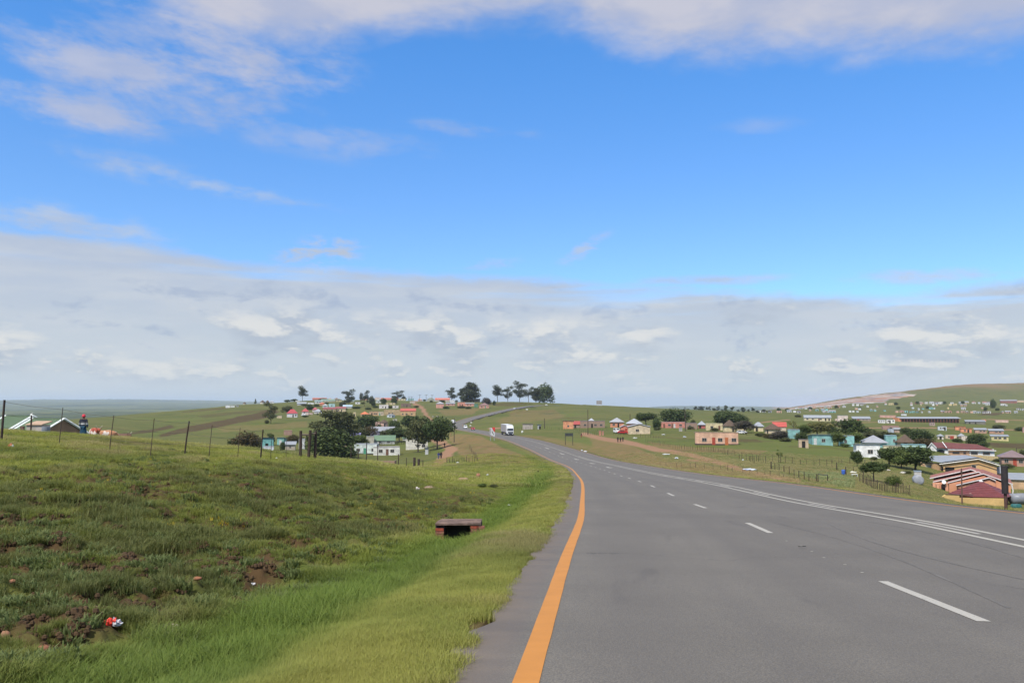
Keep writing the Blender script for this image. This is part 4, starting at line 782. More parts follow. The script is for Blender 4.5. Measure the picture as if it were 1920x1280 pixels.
rb = [(1446, 822, 26, 'RB', 280, 'brown shrubs left of the turquoise cottage'), (1424, 818, 20, 'OL', 290, 'olive shrubs before the grey-roofed yellow hut'), (1473, 828, 20, 'OL', 262, 'green shrubs below the brown hedge'), (1340, 808, 16, 'OL', 325, 'low shrubs before the yellow flat house'), (1512, 812, 16, 'DK', 330, 'dark shrubs behind the brown outhouse'), (1640, 862, 14, 'OL', 190, 'low scrub along the foot of the white house'),
      (1765, 878, 12, 'OL', 180, 'shrub between the garden tree and the tan house'), (1700, 888, 16, 'OL', 150, 'low shrubs under the largest garden tree'), (1870, 862, 14, 'OL', 205, 'shrubs before the tan panel fence'), (1886, 878, 26, 'OL', 180, 'dry shrubs below the pink pyramid roof'), (1662, 832, 18, 'DK', 250, 'dark shrubs beside the grey pyramid roof'), (1626, 812, 26, 'DK', 360, 'dark scrub line above the grey pyramid roof'), (1545, 806, 30, 'OL', 380, 'olive scrub line behind the flowering tree'),
      (1870, 802, 22, 'OL', 420, 'scrub above the orange-brown house'), (1722, 836, 14, 'RB', 245, 'brown scrub right of the thatched rondavel'), (1795, 829, 20, 'DK', 300, 'dark scrub behind the red roofs'), (1232, 806, 12, 'OL', 335, 'shrub at the foot of the spreading dark tree'), (1294, 805, 14, 'OL', 335, 'shrub before the brown wing of the pink-red house'), (1760, 844, 10, 'OL', 236, 'shrub at the white gable of the red-roofed house'), (1585, 838, 16, 'BR', 240, 'bright shrub between turquoise shed and grey pyramid roof')]
for u, v, w_, mt_, Y_, lb in rb: tree(u, v - 3 - w_ * .25, v, w_, 'low', {'RB': RB, 'OL': OL, 'DK': DK, 'BR': BR}[mt_], Y_, lb, 'bush', 'bushes of the right-hand village', 'bush')
farT = [(1290, 768, 8), (1304, 763, 7), (1311, 764, 9), (1317, 763, 8), (1328, 763, 9), (1339, 766, 7), (1346, 762, 7), (1361, 761, 8), (1373, 763, 8), (1384, 768, 7), (1393, 764, 9), (1403, 767, 7), (1412, 764, 9), (1421, 769, 8), (1432, 767, 9), (1298, 769, 8), (1355, 768, 8), (1440, 769, 8)]
for k, (u, vt, w) in enumerate(sorted(farT)):
    tree(u, vt, 773.5, w, 'euc' if k % 3 else 'full', EU, 1120, '%s tree from the left in the row on the ridge right of the billboard' % ORD[k], 'gum_tree', 'row of distant trees beyond the field')
sh = [(1460, 768), (1476, 769), (1568, 763), (1612, 766), (1680, 757), (1720, 754), (1770, 753), (1685, 765), (1740, 764), (1805, 752), (1870, 768), (1520, 766)]
for k, (u, v) in enumerate(sh): tree(u, v - 4, v + 2, 8, 'low', DK, 1150, '%s dark bush from the left among the tiny hillside houses' % ORD[k], 'bush', 'bushes among the tiny hillside houses', 'bush')
bk = [(22, 809.5, 5, 30), (122, 812, 11, 40), (118, 826, 10, 36), (135, 814, 8, 42), (322, 846, 12, 37), (345, 850, 10, 37), (536, 847, 10, 52), (598, 862, 6, 55), (455, 857, 7, 44), (870, 968, 6, 24), (775, 937, 9, 30), (905, 902, 15, 42), (925, 905, 12, 42)]
for k, (u, v, w, Y) in enumerate(bk): tree(u, v - w * .55, v, w * 1.3, 'low', (OL, DK, BR)[k % 3], Y, ['tuft of scrub in front of the green roofs', 'dark scrub clump below the gable end', 'low clump below the second fence post', 'scrub beside the herder', 'green scrub left of the third fence post', 'scrub at the foot of the thick leaning post', 'reddish shrub left of the three thick posts', 'small dark shrub right of the three thick posts', 'low tuft between two thin fence posts', 'small clump on the bank above the culvert', 'lone green tuft on the slope left of the ditch', 'low dark scrub above the ditch', 'second clump of low scrub above the ditch'][k], 'shrub', cat='shrub')

# ------------------------------------------------------------------ houses
def corr(c): return paint(tuple(v * .62 for v in c) if max(c) - min(c) < .2 else c, .5, .12, .5, 0.0, 0, 'iron')
def house(u0, u1, vt, vb, Y, wall, roofc, label, rt='flat', rf=.35, ops='', rz=0.0, d=None, name='house', cat='house', group=None, ov=.35, wk='plain', rk='iron', plinth=None, wallside=None, lod=None):
    u = (u0 + u1) / 2; x, y, z = place(u, vb, Y); az = atan2(x, y)
    w = (u1 - u0) / F * y * cos(az) / (cos(rz) + .35 * abs(sin(rz))); H = (vb - vt) / F * y
    if rt in ('pyr', 'cone', 'hip') : w = w / (1 + 2 * ov / max(w, 1)) 
    d = d or (w if rt in ('pyr', 'cone') else max(3.2, min(w * .7, 8))); rh = H * rf; h = H - rh
    base = -.6; g_ = sum(wall) / 3; wall = tuple(round(c * .80 + g_ * .17, 3) for c in wall); wm = paint(wall, .85, .20, .8, 0, .3, wk)
    rm = corr(roofc) if rk == 'iron' else paint(roofc, .85, .15, 1.0, 0, .3, rk)
    # the root stands at the middle of the front wall; the ground point is pushed back by half the depth
    root = empty(name, (x + sin(az * .8) * d / 2, y + cos(az * .8) * d / 2, z), -az * .8 + rz, label=label, cat=cat, group=group)
    x0, x1, y0, y1 = -w / 2, w / 2, -d / 2, d / 2
    m = MB(); r = MB(); e = ov; t = .09
    if rt == 'cone':
        m.ring([(w / 2, base), (w / 2, h)], 20); r.ring([(w / 2 + e, h - .12), (w / 2 + e, h - .02), (w * .26, h + rh * .56), (.05, h + rh)], 20)
    elif rt == 'gabley':       # gable end faces the viewer
        m.prism([(x0, base), (x1, base), (x1, h), (0, h + rh), (x0, h)], y0, y1)
        k = rh / (w / 2)
        for sg in (-1, 1): r.prism([(0, h + rh + .02), (sg * (w / 2 + e), h - e * k + .02), (sg * (w / 2 + e), h - e * k + t + .02), (0, h + rh + t + .02)][::(1 if sg < 0 else -1)], y0 - e, y1 + e)
    elif rt == 'gablex':
        m.prismx([(y0, base), (y1, base), (y1, h), (0, h + rh), (y0, h)], x0, x1); k = rh / (d / 2)
        for sg in (-1, 1): r.prismx([(0, h + rh + .02), (sg * (d / 2 + e), h - e * k + .02), (sg * (d / 2 + e), h - e * k + t + .02), (0, h + rh + t + .02)][::(1 if sg < 0 else -1)], x0 - e, x1 + e)
    elif rt in ('pyr', 'hip'):
        m.box(x0, x1, y0, y1, base, h); g = 0 if rt == 'pyr' else max(0, w / 2 - d / 2)
        X, Yy = w / 2 + e, d / 2 + e
        r.add([(-X, -Yy, h - .05), (X, -Yy, h - .05), (X, Yy, h - .05), (-X, Yy, h - .05), (-X, -Yy, h + .03), (X, -Yy, h + .03), (X, Yy, h + .03), (-X, Yy, h + .03), (-g - .05, 0, h + rh), (g + .05, 0, h + rh)],
              [(3, 2, 1, 0), (0, 1, 5, 4), (1, 2, 6, 5), (2, 3, 7, 6), (3, 0, 4, 7), (4, 5, 9, 8), (5, 6, 9), (6, 7, 8, 9), (7, 4, 8)])
    elif rt == 'mono':         # slopes back from the front
        m.prismx([(y0, base), (y1, base), (y1, h), (y0, h + rh)], x0, x1); r.prismx([(y0 - e, h + rh + rh * e / d + .01), (y1 + e, h - rh * e / d + .01), (y1 + e, h - rh * e / d + t), (y0 - e, h + rh + rh * e / d + t)], x0 - e, x1 + e)
    elif rt == 'monof':        # the roof seen: low at the front
        m.prismx([(y0, base), (y1, base), (y1, h + rh), (y0, h)], x0, x1); r.prismx([(y0 - e, h - rh * e / d + .01), (y1 + e, h + rh + rh * e / d + .01), (y1 + e, h + rh + t), (y0 - e, h - rh * e / d + t)], x0 - e, x1 + e)
    else:                      # flat with a parapet
        h = H; m.box(x0, x1, y0, y1, base, h - .02); r.box(x0 - .06, x1 + .06, y0 - .06, y1 + .06, h, h + .10)
    m.build('wall', wm, root); r.build('roof', rm, root, smooth=False)
    if plinth: MB().box(x0 - .04, x1 + .04, y0 - .04, y1 + .04, base - .2, .32).build('plinth', paint(plinth, .9), root)
    for o in ops.split():
        ty = o[0]; q = o[1:].split(':'); fx = float(q[0]); cx = x0 + fx * w; rad = w / 2
        yy = y0 if rt != 'cone' else -math.sqrt(max(.01, rad * rad - cx * cx)) - .0
        k = min(1.0, h / 2.5)
        if ty == 'w':
            ww = float(q[1]) * w if len(q) > 1 else min(1.2, w * .16); z0, z1 = 1.0 * k, 1.92 * k
            fr = MB(); f = .07
            fr.box(cx - ww / 2 - f, cx + ww / 2 + f, yy - .05, yy + .04, z1, z1 + f).box(cx - ww / 2 - f, cx + ww / 2 + f, yy - .09, yy + .04, z0 - f, z0)
            fr.box(cx - ww / 2 - f, cx - ww / 2, yy - .05, yy + .04, z0, z1).box(cx + ww / 2, cx + ww / 2 + f, yy - .05, yy + .04, z0, z1).box(cx - .03, cx + .03, yy - .045, yy + .03, z0, z1)
            wo = fr.build('window', paint((.42, .36, .30), .6), root); MB().box(cx - ww / 2, cx + ww / 2, yy - .02, yy + .03, z0, z1).build('pane', glass(), wo)
        elif ty == 'd':
            dc = {'r': (.34, .06, .035), 'o': (.42, .13, .05), 'b': (.16, .08, .05), 'g': (.07, .25, .16), 'k': (.02, .018, .016), 'w': (.5, .5, .48)}[q[1] if len(q) > 1 else 'b']; dw = .9 if len(q) < 3 else float(q[2]) * w
            do = MB().box(cx - dw / 2, cx + dw / 2, yy - .05, yy + .04, 0.02, 2.1 * k).build('door', paint(dc, .6), root)
            if dc[0] > .1: MB().box(cx + dw * .3, cx + dw * .36, yy - .11, yy - .05, .95 * k, 1.08 * k).build('handle', paint((.3, .3, .3), .3), do)
    return root
HG = 'houses of the village on the hill'; HR = 'houses of the right-hand village'; HL = 'houses in the left-hand hollow'; HF = 'houses on the far right slopes'
H = house
# right-hand village, near to far
H(1304, 1384, 810, 833.5, 215, PEACH, (.55, .40, .30), 'peach flat-roofed house with red and orange doors beside the dirt track', 'mono', .10, 'w.21 d.43:r w.58 d.73:o w.90', plinth=(.05, .04, .04), group=HR, d=6, ov=.15)
H(1056, 1075, 787.5, 802.5, 335, (.70, .27, .11), (.6, .5, .45), 'bright orange house end left of the brown flat building', 'mono', .15, 'w.5', group=HR, d=6)
H(1075, 1087, 788, 800, 345, (.30, .22, .17), RED, 'low building with a red sloping roof beside the bright orange house', 'monof', .45, 'd.3:k', group=HR, d=6)
H(1088, 1134, 789, 801.5, 342, BRICK, (.25, .18, .14), 'long brown flat building with dark openings below a white peak', 'flat', .1, 'w.2 d.48:k w.62 w.85', group=HR, wk='brick')
H(1101, 1117, 784, 800, 365, WHITE, (.62, .66, .72), 'hut whose white peaked roof shows above the brown flat building', 'pyr', .4, '', group=HR)
H(1143, 1171, 783, 801, 350, (.66, .25, .12), (.56, .58, .62), 'orange square hut under a grey-white pyramid roof', 'pyr', .45, 'w.25 d.6:k', group=HR, ov=.5)
H(1174, 1205, 784.5, 805, 358, (.60, .24, .14), (.62, .66, .72), 'hut with a silver pyramid roof behind the tan gabled house', 'pyr', .45, '', group=HR, ov=.5)
H(1178, 1219, 795, 813.5, 325, (.58, .45, .27), (.66, .66, .66), 'tan gabled house with white roof edges and a small dark window', 'gabley', .28, 'w.42', group=HR, d=7)
H(1164, 1178, 797, 812, 332, (.60, .22, .12), (.66, .66, .66), 'orange-red porch wing on the left of the tan gable', 'gabley', .2, 'd.7:r', group=HR, d=6)
H(1240, 1285, 791.5, 802, 352, (.56, .20, .14), (.45, .25, .2), 'long pink-red flat house with several brown doors', 'flat', .1, 'd.12:b w.34 d.46:b d.55:w w.80', group=HR, d=6)
H(1286, 1307, 793, 804, 350, BRICK, (.3, .2, .15), 'unplastered brown wing at the right of the pink-red house', 'flat', .1, 'w.35', group=HR, wk='brick', d=6)
H(1308, 1324, 789, 803, 350, (.42, .10, .08), (.55, .58, .62), 'small dark red hut under a white pointed roof', 'pyr', .5, 'd.25:k', group=HR, ov=.5)
H(1324, 1355, 794, 806, 330, YELLOW, (.55, .48, .25), 'yellow flat house left of the big thatched hut', 'flat', .1, 'w.35 d.80:b', group=HR, d=6)
H(1354, 1383, 787, 809, 315, YELLOW, THATCH, 'yellow rondavel with a tall brown thatched cone', 'cone', .52, 'd.72:k', name='rondavel', cat='rondavel', group=HR, rk='thatch', ov=.6)
H(1383, 1398, 797, 809, 322, YELLOW, (.5, .45, .3), 'small yellow annex right of the tall thatched cone', 'flat', .1, '', group=HR, d=4)
H(1412, 1433, 791, 808.5, 310, YELLOW, (.50, .53, .58), 'yellow hut with a grey metal roof between thatched roofs', 'hip', .45, 'd.3:k', group=HR, ov=.5)
H(1432, 1467, 794, 813, 300, (.60, .47, .28), THATCH, 'wide low thatched hut in front of a red roof', 'cone', .55, 'd.2:k', name='rondavel', cat='rondavel', group=HR, rk='thatch', ov=.6)
H(1450, 1474, 792, 808, 318, (.55, .45, .30), (.48, .08, .06), 'house with a bright red roof behind the wide thatched hut', 'gablex', .45, '', group=HR)
H(1478, 1500, 806, 822.5, 275, TURQ, GREY, 'turquoise cottage left of the brown outhouse', 'flat', .1, 'w.75', group=HR, d=5)
H(1519, 1560, 815, 834.5, 250, TURQ, (.50, .56, .60), 'turquoise shed with a sloping roof behind the small trees', 'mono', .15, 'd.15:w w.55', group=HR, d=6, rz=.15)
H(1575, 1602, 817, 836, 250, (.22, .50, .48), (.5, .53, .55), 'second turquoise shed half hidden by light green trees', 'flat', .1, 'w.4', group=HR, d=5)
H(1614, 1666, 816.5, 838, 238, TURQ, (.52, .54, .58), 'turquoise house under a large grey pyramid roof', 'pyr', .62, '', group=HR, ov=.6)
H(1604, 1650, 832, 857, 212, (.74, .72, .68), (.55, .57, .60), 'white house with one brown window beside the small tree', 'mono', .10, 'w.58:.20', group=HR, d=5, rz=.08)
H(1661, 1682, 816.5, 834, 262, TURQ, (.30, .45, .45), 'turquoise flat house between the pyramid roof and thatched rondavel', 'flat', .1, 'w.75', group=HR, d=6)
H(1680, 1717, 814, 837, 228, (.58, .42, .26), THATCH, 'tan rondavel with a brown thatched cone and white tip', 'cone', .62, 'd.5:b', name='rondavel', cat='rondavel', group=HR, rk='thatch', ov=.7)
H(1692, 1737, 834, 852, 212, (.40, .58, .50), (.22, .42, .40), 'long pale green flat house hidden behind the garden trees', 'flat', .1, 'w.3', group=HR, d=5)
H(1657, 1690, 836, 852, 214, (.58, .52, .30), (.4, .38, .25), 'low yellowish wall block behind the left garden tree', 'flat', .1, '', group=HR, d=3)
# dark red roofed house: a gabled wing and a long hipped part
def red_house():
    x, y, z = place(1806, 856, 232); k = y / F; o = empty('house', (x, y, z), -atan2(x, y), label='white and tan house with long dark red roofs', cat='house', group=HR)
    ca = cos(atan2(x, y)); X = lambda u, d=0: (u - 1806) * (y + d * ca) / F * ca; Z = lambda v, d=0: zv(v, y + d * ca) - z; rm = paint(DRED, .6, .15, 1, 0, .3, 'tile'); wm = paint((.68, .67, .64), .85)
    MB().box(X(1772), X(1863), -4, 4, -1, Z(841.5)).build('wall', wm, o); MB().prism([(X(1741), -1), (X(1757), -1), (X(1757), Z(840)), (X(1748), Z(830.5)), (X(1741), Z(840))], -5, 2).build('wall', wm, o); MB().box(X(1757), X(1773), -3.6, 3, -1, Z(839)).build('wall', wm, o)
    MB().box(X(1779), X(1818), -4.05, -3.9, 0, Z(842.5)).build('wall_panel', paint((.46, .28, .17), .9), o)
    MB().add([(X(1770, -4.6), -4.6, Z(841.2, -4.6)), (X(1866, -4.6), -4.6, Z(842.8, -4.6)), (X(1866, 4.6), 4.6, Z(842.8, 4.6)), (X(1770, 4.6), 4.6, Z(841.2, 4.6)), (X(1772, 0), 0, Z(829.5, 0)), (X(1832, 0), 0, Z(832, 0))], [(3, 2, 1, 0), (0, 1, 5, 4), (1, 2, 5), (2, 3, 4, 5), (3, 0, 4)]).build('roof', rm, o)
    MB().add([(X(1748, -5.3), -5.3, Z(829.8, -5.3)), (X(1748, 2), 2, Z(829.8, 2)), (X(1758, -5.3), -5.3, Z(840.6, -5.3)), (X(1774, -4.2), -4.2, Z(839.8, -4.2)), (X(1768, 1), 1, Z(830, 1)), (X(1740, -5.3), -5.3, Z(840.5, -5.3)), (X(1740, 2), 2, Z(840.5, 2))], [(0, 2, 3, 4, 1), (1, 6, 5, 0)]).build('roof', rm, o)
    wh = paint((.75, .75, .73), .6)
    MB().prism([(X(1739.5), Z(841)), (X(1748), Z(831)), (X(1757.5), Z(840)), (X(1757.5), Z(838.5)), (X(1748), Z(829)), (X(1739.5), Z(839.5))][::-1], -5.5, -5.35).build('barge_board', wh, o)
    MB().tube([(X(1768, -2), -2, Z(828.8, -2)), (X(1776, -4.8), -4.8, Z(840, -4.8))], .14, 4).build('barge_board', wh, o)
    MB().box(X(1778), X(1866), -4.75, -4.6, Z(842.6), Z(841.2)).build('gutter', wh, o)
    for a, b in ((1786, 1800), (1806, 1812), (1820, 1833), (1842, 1855)):
        wo = MB().box(X(a), X(b), -4.16, -4.06, Z(849.3), Z(845.2)).build('window', paint((.3, .18, .12), .6), o); MB().box(X(a) + .12, X(b) - .12, -4.2, -4.16, Z(848.8), Z(845.7)).build('pane', glass(), wo)
    MB().prism([(X(1759), 0), (X(1771), 0), (X(1771), Z(844.5)), (X(1768), Z(842.6)), (X(1762), Z(842.6)), (X(1759), Z(844.5))], -3.75, -3.55).build('garage_door', paint((.03, .03, .03), .6), o)
red_house()
x, y, z = place(1810, 862, 218); k = y / F; MB().box(-61 * k, 30 * k, -.15, .15, -1, 9 * k).build('boundary_wall', paint((.52, .35, .17), .9, .12, .5), None, loc=(x, y, z))
tag(C.objects[-1], 'low tan boundary wall in front of the dark red roofed house', 'wall')
x, y, z = place(1856, 862, 214); o = empty('concrete_fence', (x, y, z), label='tan panel fence between the red roofed house and the pink roof', cat='fence')
for i in range(7): MB().box((-16 + i * 4.6) * k, (-16 + i * 4.6 + 4.2) * k, -.06, .06, -1, (9 - i * .3) * k).build('panel', paint((.50, .38, .20), .9), o)
def tan_house():
    x, y, z = place(1795, 889, 172); k = y / F; o = empty('house', (x, y, z), -atan2(x, y), label='tan house with a broad grey metal roof and dark garage opening', cat='house', group=HR)
    ca = cos(atan2(x, y)); X = lambda u, d=0: (u - 1795) * (y + d * ca) / F * ca; Z = lambda v, d=0: zv(v, y + d * ca) - z; wm = paint((.56, .34, .16), .85, .08, .4); rm = corr((.46, .49, .52))
    MB().prism([(X(1767), -1), (X(1866), -1), (X(1866), Z(868)), (X(1834), Z(858.5)), (X(1767), Z(868.5))], -4, 6).build('wall', wm, o); MB().ring([(X(1740 + 55), -1), (X(1740 + 55) * 1, Z(867))], 14, cx=X(1755), cy=-2.4, sx=.16 * 7.6, sy=.16 * 7.6) if False else None
    MB().box(X(1726), X(1749), -3, 4, -1, Z(869)).build('wall', paint((.58, .38, .22), .85), o)
    MB().ring([(9.5 * k, -1), (9.5 * k, Z(867.5))], 16, cx=X(1757.5), cy=-3.2).build('wall', paint((.40, .25, .13), .85), o)
    MB().add([(X(1763, -4.8), -4.8, Z(868.2, -4.8)), (X(1834, -4.8), -4.8, Z(856.6, -4.8)), (X(1872, -4.8), -4.8, Z(867.6, -4.8)), (X(1872, 6.6), 6.6, Z(867, 6.6)), (X(1812, 6.6), 6.6, Z(852.3, 6.6)), (X(1749, 6.6), 6.6, Z(855, 6.6)), (X(1763, -4.8), -4.8, Z(867, -4.8)), (X(1834, -4.8), -4.8, Z(855.4, -4.8)), (X(1872, -4.8), -4.8, Z(866.5, -4.8))], [(6, 7, 4, 5), (7, 8, 3, 4), (0, 1, 7, 6), (1, 2, 8, 7), (0, 5, 4, 1), (1, 4, 3, 2)]).build('roof', rm, o)
    MB().add([(X(1738, -4.4), -4.4, Z(863.5, -4.4)), (X(1764, -5), -5, Z(867.5, -5)), (X(1764, 6), 6, Z(855, 6)), (X(1748, 6), 6, Z(855, 6)), (X(1724, -2), -2, Z(869.5, -2))], [(0, 1, 2, 3), (4, 0, 3)]).build('roof', rm, o)
    for a, b in (((1763, 868.6), (1834, 857)), ((1834, 857), (1872, 868))): MB().tube([(X(a[0]), -4.9, Z(a[1])), (X(b[0]), -4.9, Z(b[1]))], .11, 4).build('barge_board', paint((.70, .66, .60), .6), o)
    MB().box(X(1773), X(1790), -4.06, -3.9, 0, Z(873.5)).build('garage_opening', paint((.02, .018, .015), .9), o); MB().box(X(1766), X(1769.5), -4.06, -3.9, 0, Z(873)).build('door', paint((.02, .018, .015), .9), o)
    for a, b, c, d_, yy in ((1822, 1829, 875, 869, -4.0), (1737, 1747, 884, 873, -3.0)):
        wo = MB().box(X(a) - .1, X(b) + .1, yy - .07, yy + .05, Z(c) - .1, Z(d_) + .1).build('window', paint((.45, .38, .30), .6), o); MB().box(X(a), X(b), yy - .1, yy - .07, Z(c), Z(d_)).build('pane', glass() if a > 1800 else paint((.30, .30, .27), .3), wo)
tan_house()
def orange_house():
    x, y, z = place(1810, 932, 126); k = y / F; o = empty('house', (x, y, z), -atan2(x, y), label='orange house with stepped red-brown tiled gables and white roof edges', cat='house', group=HR)
    ca = cos(atan2(x, y)); X = lambda u, d=0: (u - 1810) * (y + d * ca) / F * ca; Z = lambda v, d=0: zv(v, y + d * ca) - z; wm = paint((.60, .28, .16), .85, .1, .5); rm = paint((.30, .115, .085), .75, .15, 1.2, 0, .3, 'tile'); wh = paint((.72, .70, .66), .6)
    MB().prism([(X(1751), -1), (X(1793), -1), (X(1793), Z(908)), (X(1785), Z(907)), (X(1751), Z(909))], 1.5, 6).build('wall', wm, o)
    MB().prism([(X(1780), -1), (X(1893), -1), (X(1893), Z(908)), (X(1846), Z(891)), (X(1780), Z(908))], .3, 9).build('wall', wm, o)
    # three stepped roofs, each nearer one lower
    for (a, b, c, y0, y1, bx) in (((1744, 899), (1822, 879.5), (1838, 884), 4.5, 9, 1), ((1750, 905.5), (1836, 883.5), (1842, 886), 2.4, 8, 1), ((1778, 906), (1845, 886.5), (1897, 904), .4, 8, 1), ((1794, 910), (1855, 893.5), (1867, 898.5), -1.4, 5, 1)):
        rr = MB(); t = .12; up = 2.2 * k
        for p, q in ((a, b), (b, c)): rr.add([(X(p[0], y0), y0, Z(p[1], y0)), (X(q[0], y0), y0, Z(q[1], y0)), (X(q[0], y0), y1, Z(q[1], y0) + up), (X(p[0], y0), y1, Z(p[1], y0) + up), (X(p[0], y0), y0, Z(p[1], y0) - t), (X(q[0], y0), y0, Z(q[1], y0) - t), (X(q[0], y0), y1, Z(q[1], y0) - t + up), (X(p[0], y0), y1, Z(p[1], y0) - t + up)], [(0, 1, 2, 3), (7, 6, 5, 4), (0, 4, 5, 1), (2, 6, 7, 3), (3, 7, 4, 0), (1, 5, 6, 2)])
        rr.build('roof', rm, o)
        bb = MB().prism([(X(a[0], y0), Z(a[1], y0) - .06), (X(b[0], y0), Z(b[1], y0) - .06), (X(c[0], y0), Z(c[1], y0) - .06), (X(c[0], y0), Z(c[1], y0) + .06), (X(b[0], y0), Z(b[1], y0) + .06), (X(a[0], y0), Z(a[1], y0) + .06)], y0 - .1, y0); bb.build('barge_board', wh, o)
    MB().prism([(X(1797), Z(914)), (X(1866), Z(914)), (X(1866), Z(900)), (X(1855), Z(895)), (X(1797), Z(910.5))], -1.2, 0).build('gable_wall', wm, o)
    for u in (1752, 1759, 1776, 1788, 1796): MB().box(X(u) - .22, X(u) + .22, .6, 1.1, -1, Z(908)).build('pillar', paint((.62, .31, .19), .85), o)
    MB().prism([(X(1765), -.1), (X(1775.5), -.1), (X(1775.5), Z(912)), (X(1773), Z(909.5)), (X(1768), Z(909.5)), (X(1765), Z(912))], 1.35, 1.5).build('doorway', paint((.02, .015, .013), .9), o)
    MB().ring([(.32, -.05), (.32, .05)], 20).build('satellite_dish', paint((.75, .74, .70), .5), o, loc=(X(1771), .2, Z(905)), rot=(pi / 2 - .2, 0, 0))
    for u in (1754.5, 1781.5):
        wo = MB().box(X(u) - .3, X(u) + .3, 1.38, 1.52, Z(921), Z(911)).build('window', paint((.50, .40, .30), .6), o); MB().box(X(u) - .2, X(u) + .2, 1.34, 1.38, Z(920.5), Z(911.5)).build('pane', glass(), wo)
    MB().tube([(X(1895, 0), 0, Z(905, 0)), (X(1897, 0), 0, Z(916, 0)), (X(1895.5, 0), 0, Z(925, 0)), (X(1908, 0), 0, Z(932, 0))], .09, 6).build('drain_pipe', wh, o)
orange_house()
def hex_hut():
    x, y, z = place(1841, 941, 112); k = y / F; o = empty('hut', (x, y, z), -atan2(x, y), label='six-sided hut with dark red tiled roof beside the road', cat='hut')
    R_ = 44 * k; h = 15 * k; MB().ring([(R_, -1), (R_, h + .1)], 6).build('wall', paint((.50, .24, .15), .85), o, rot=(0, 0, .25))
    rm = paint((.17, .04, .04), .55, .15, 1.2, 0, .3, 'tile'); ra = MB(); n = 6
    for j in range(9):
        r0 = (R_ + 1.0) * (1 - j / 9.0); r1 = (R_ + 1.0) * (1 - (j + 1) / 9.0); z0 = h + j / 9 * 24 * k; z1 = z0 + 24 * k / 9
        ra.ring([(max(r0, .05), z0 - .02), (max(r0, .05), z0 + .05), (max(r1, .04) + .02, z1)], 6)
    ra.build('roof', rm, o, rot=(0, 0, .25))
    MB().ring([(.28, h + 23 * k), (.3, h + 24.5 * k), (.1, h + 26 * k)], 8).build('finial', paint((.7, .68, .64), .5), o)
    wo = MB().box(-19 * k, -13 * k, -R_ * .93, -R_ * .85, .6, 1.6).build('window', paint((.45, .36, .28), .6), o); MB().box(-18.5 * k, -13.5 * k, -R_ * .945, -R_ * .93, .7, 1.5).build('pane', glass(), wo)
hex_hut()
x, y, z = place(1825, 946, 104); k = y / F; o = empty('garden_wall', (x, y, z), label='yellow garden wall by the road in front of the dark red hut', cat='wall')
MB().prism([(-58 * k, -1), (58 * k, -1), (58 * k, 12 * k), (0, 13 * k), (-26 * k, 13.5 * k), (-26 * k, 18 * k), (-52 * k, 19 * k), (-58 * k, 15 * k)], -.12, .12).build('wall_panel', paint((.60, .40, .16), .9, .12, .6), o)
MB().prism([(-51 * k, 19.2 * k), (-25.5 * k, 18.2 * k), (-.5 * k, 17.6 * k), (-.5 * k, 19 * k), (-25.5 * k, 19.5 * k), (-51 * k, 20.2 * k)], -.16, .16).build('coping', paint((.10, .06, .05), .7), o)
H(1801, 1880, 875, 893, 150, (.56, .34, .16), (.46, .49, .52), 'tan wing under a grey roof behind the tiled gables', 'monof', .45, '', group=HR, d=5)
H(1893, 1935, 892, 916, 135, (.56, .34, .16), (.46, .49, .52), 'tan building with a grey roof at the right edge', 'monof', .30, '', group=HR, d=6)
H(1874, 1928, 845, 874, 195, (.44, .24, .16), (.34, .24, .24), 'brown house under a dusky pink pyramid roof at the right edge', 'pyr', .42, 'w.2 d.55:r w.8', group=HR, ov=.7)
x, y, z = place(1915, 928, 98); o = empty('water_tank', (x, y, z + .9), label='grey cylindrical tank lying on its side at the right edge', cat='tank')
MB().ring([(.02, -1.6), (.75, -1.55), (.8, 0), (.75, 1.55), (.02, 1.6)], 18).build('tank_body', paint((.22, .23, .25), .4), o, rot=(0, pi / 2, 0), smooth=True); MB().box(-1.2, -.9, -.5, .5, -1.3, -.5).box(.9, 1.2, -.5, .5, -1.3, -.5).build('support', paint((.15, .12, .10), .9), o)
x, y, z = place(1905, 942, 94); t_ = MB().ring([(.45, -.3), (.5, .2), (.42, .45)], 10, sx=1.6).build('plastic_drum', paint((.03, .13, .12), .5), None, loc=(x, y, z)); tag(t_, 'dark green plastic drum beside the tank at the right edge', 'drum')
x, y, z = place(1721.5, 908, 128); k = y / F; o = empty('water_tank', (x, y, z + 8 * k), -.46, label='silver round tank lying end-on left of the orange house', cat='tank')
MB().ring([(.02, -1.0), (.55, -.98), (.72, -.9), (.76, 0), (.72, .9), (.55, .98), (.02, 1.0)], 20).build('tank_body', paint((.30, .31, .33), .38, .2), o, rot=(pi / 2, 0, .2), smooth=True); MB().box(-.6, -.35, -.5, .5, -1.2, -.5).box(.35, .6, -.5, .5, -1.2, -.5).build('support', paint((.12, .10, .08), .9), o)
H(1715, 1728, 884, 900, 140, (.55, .52, .48), (.4, .5, .55), 'pale outhouse behind the silver tank', 'flat', .1, '', name='outhouse', cat='outhouse', d=1.2)
H(1498, 1516, 824, 839.5, 245, (.50, .36, .22), (.22, .15, .10), 'small brown brick outhouse with a dark doorway in the meadow', 'flat', .1, 'd.5:k', name='outhouse', cat='outhouse', d=2.2)
H(1273, 1279.5, 801, 808.5, 330, (.34, .32, .28), (.30, .28, .25), 'narrow grey latrine in front of the long pink-red house', 'flat', .1, '', name='latrine', cat='latrine', d=1.2)
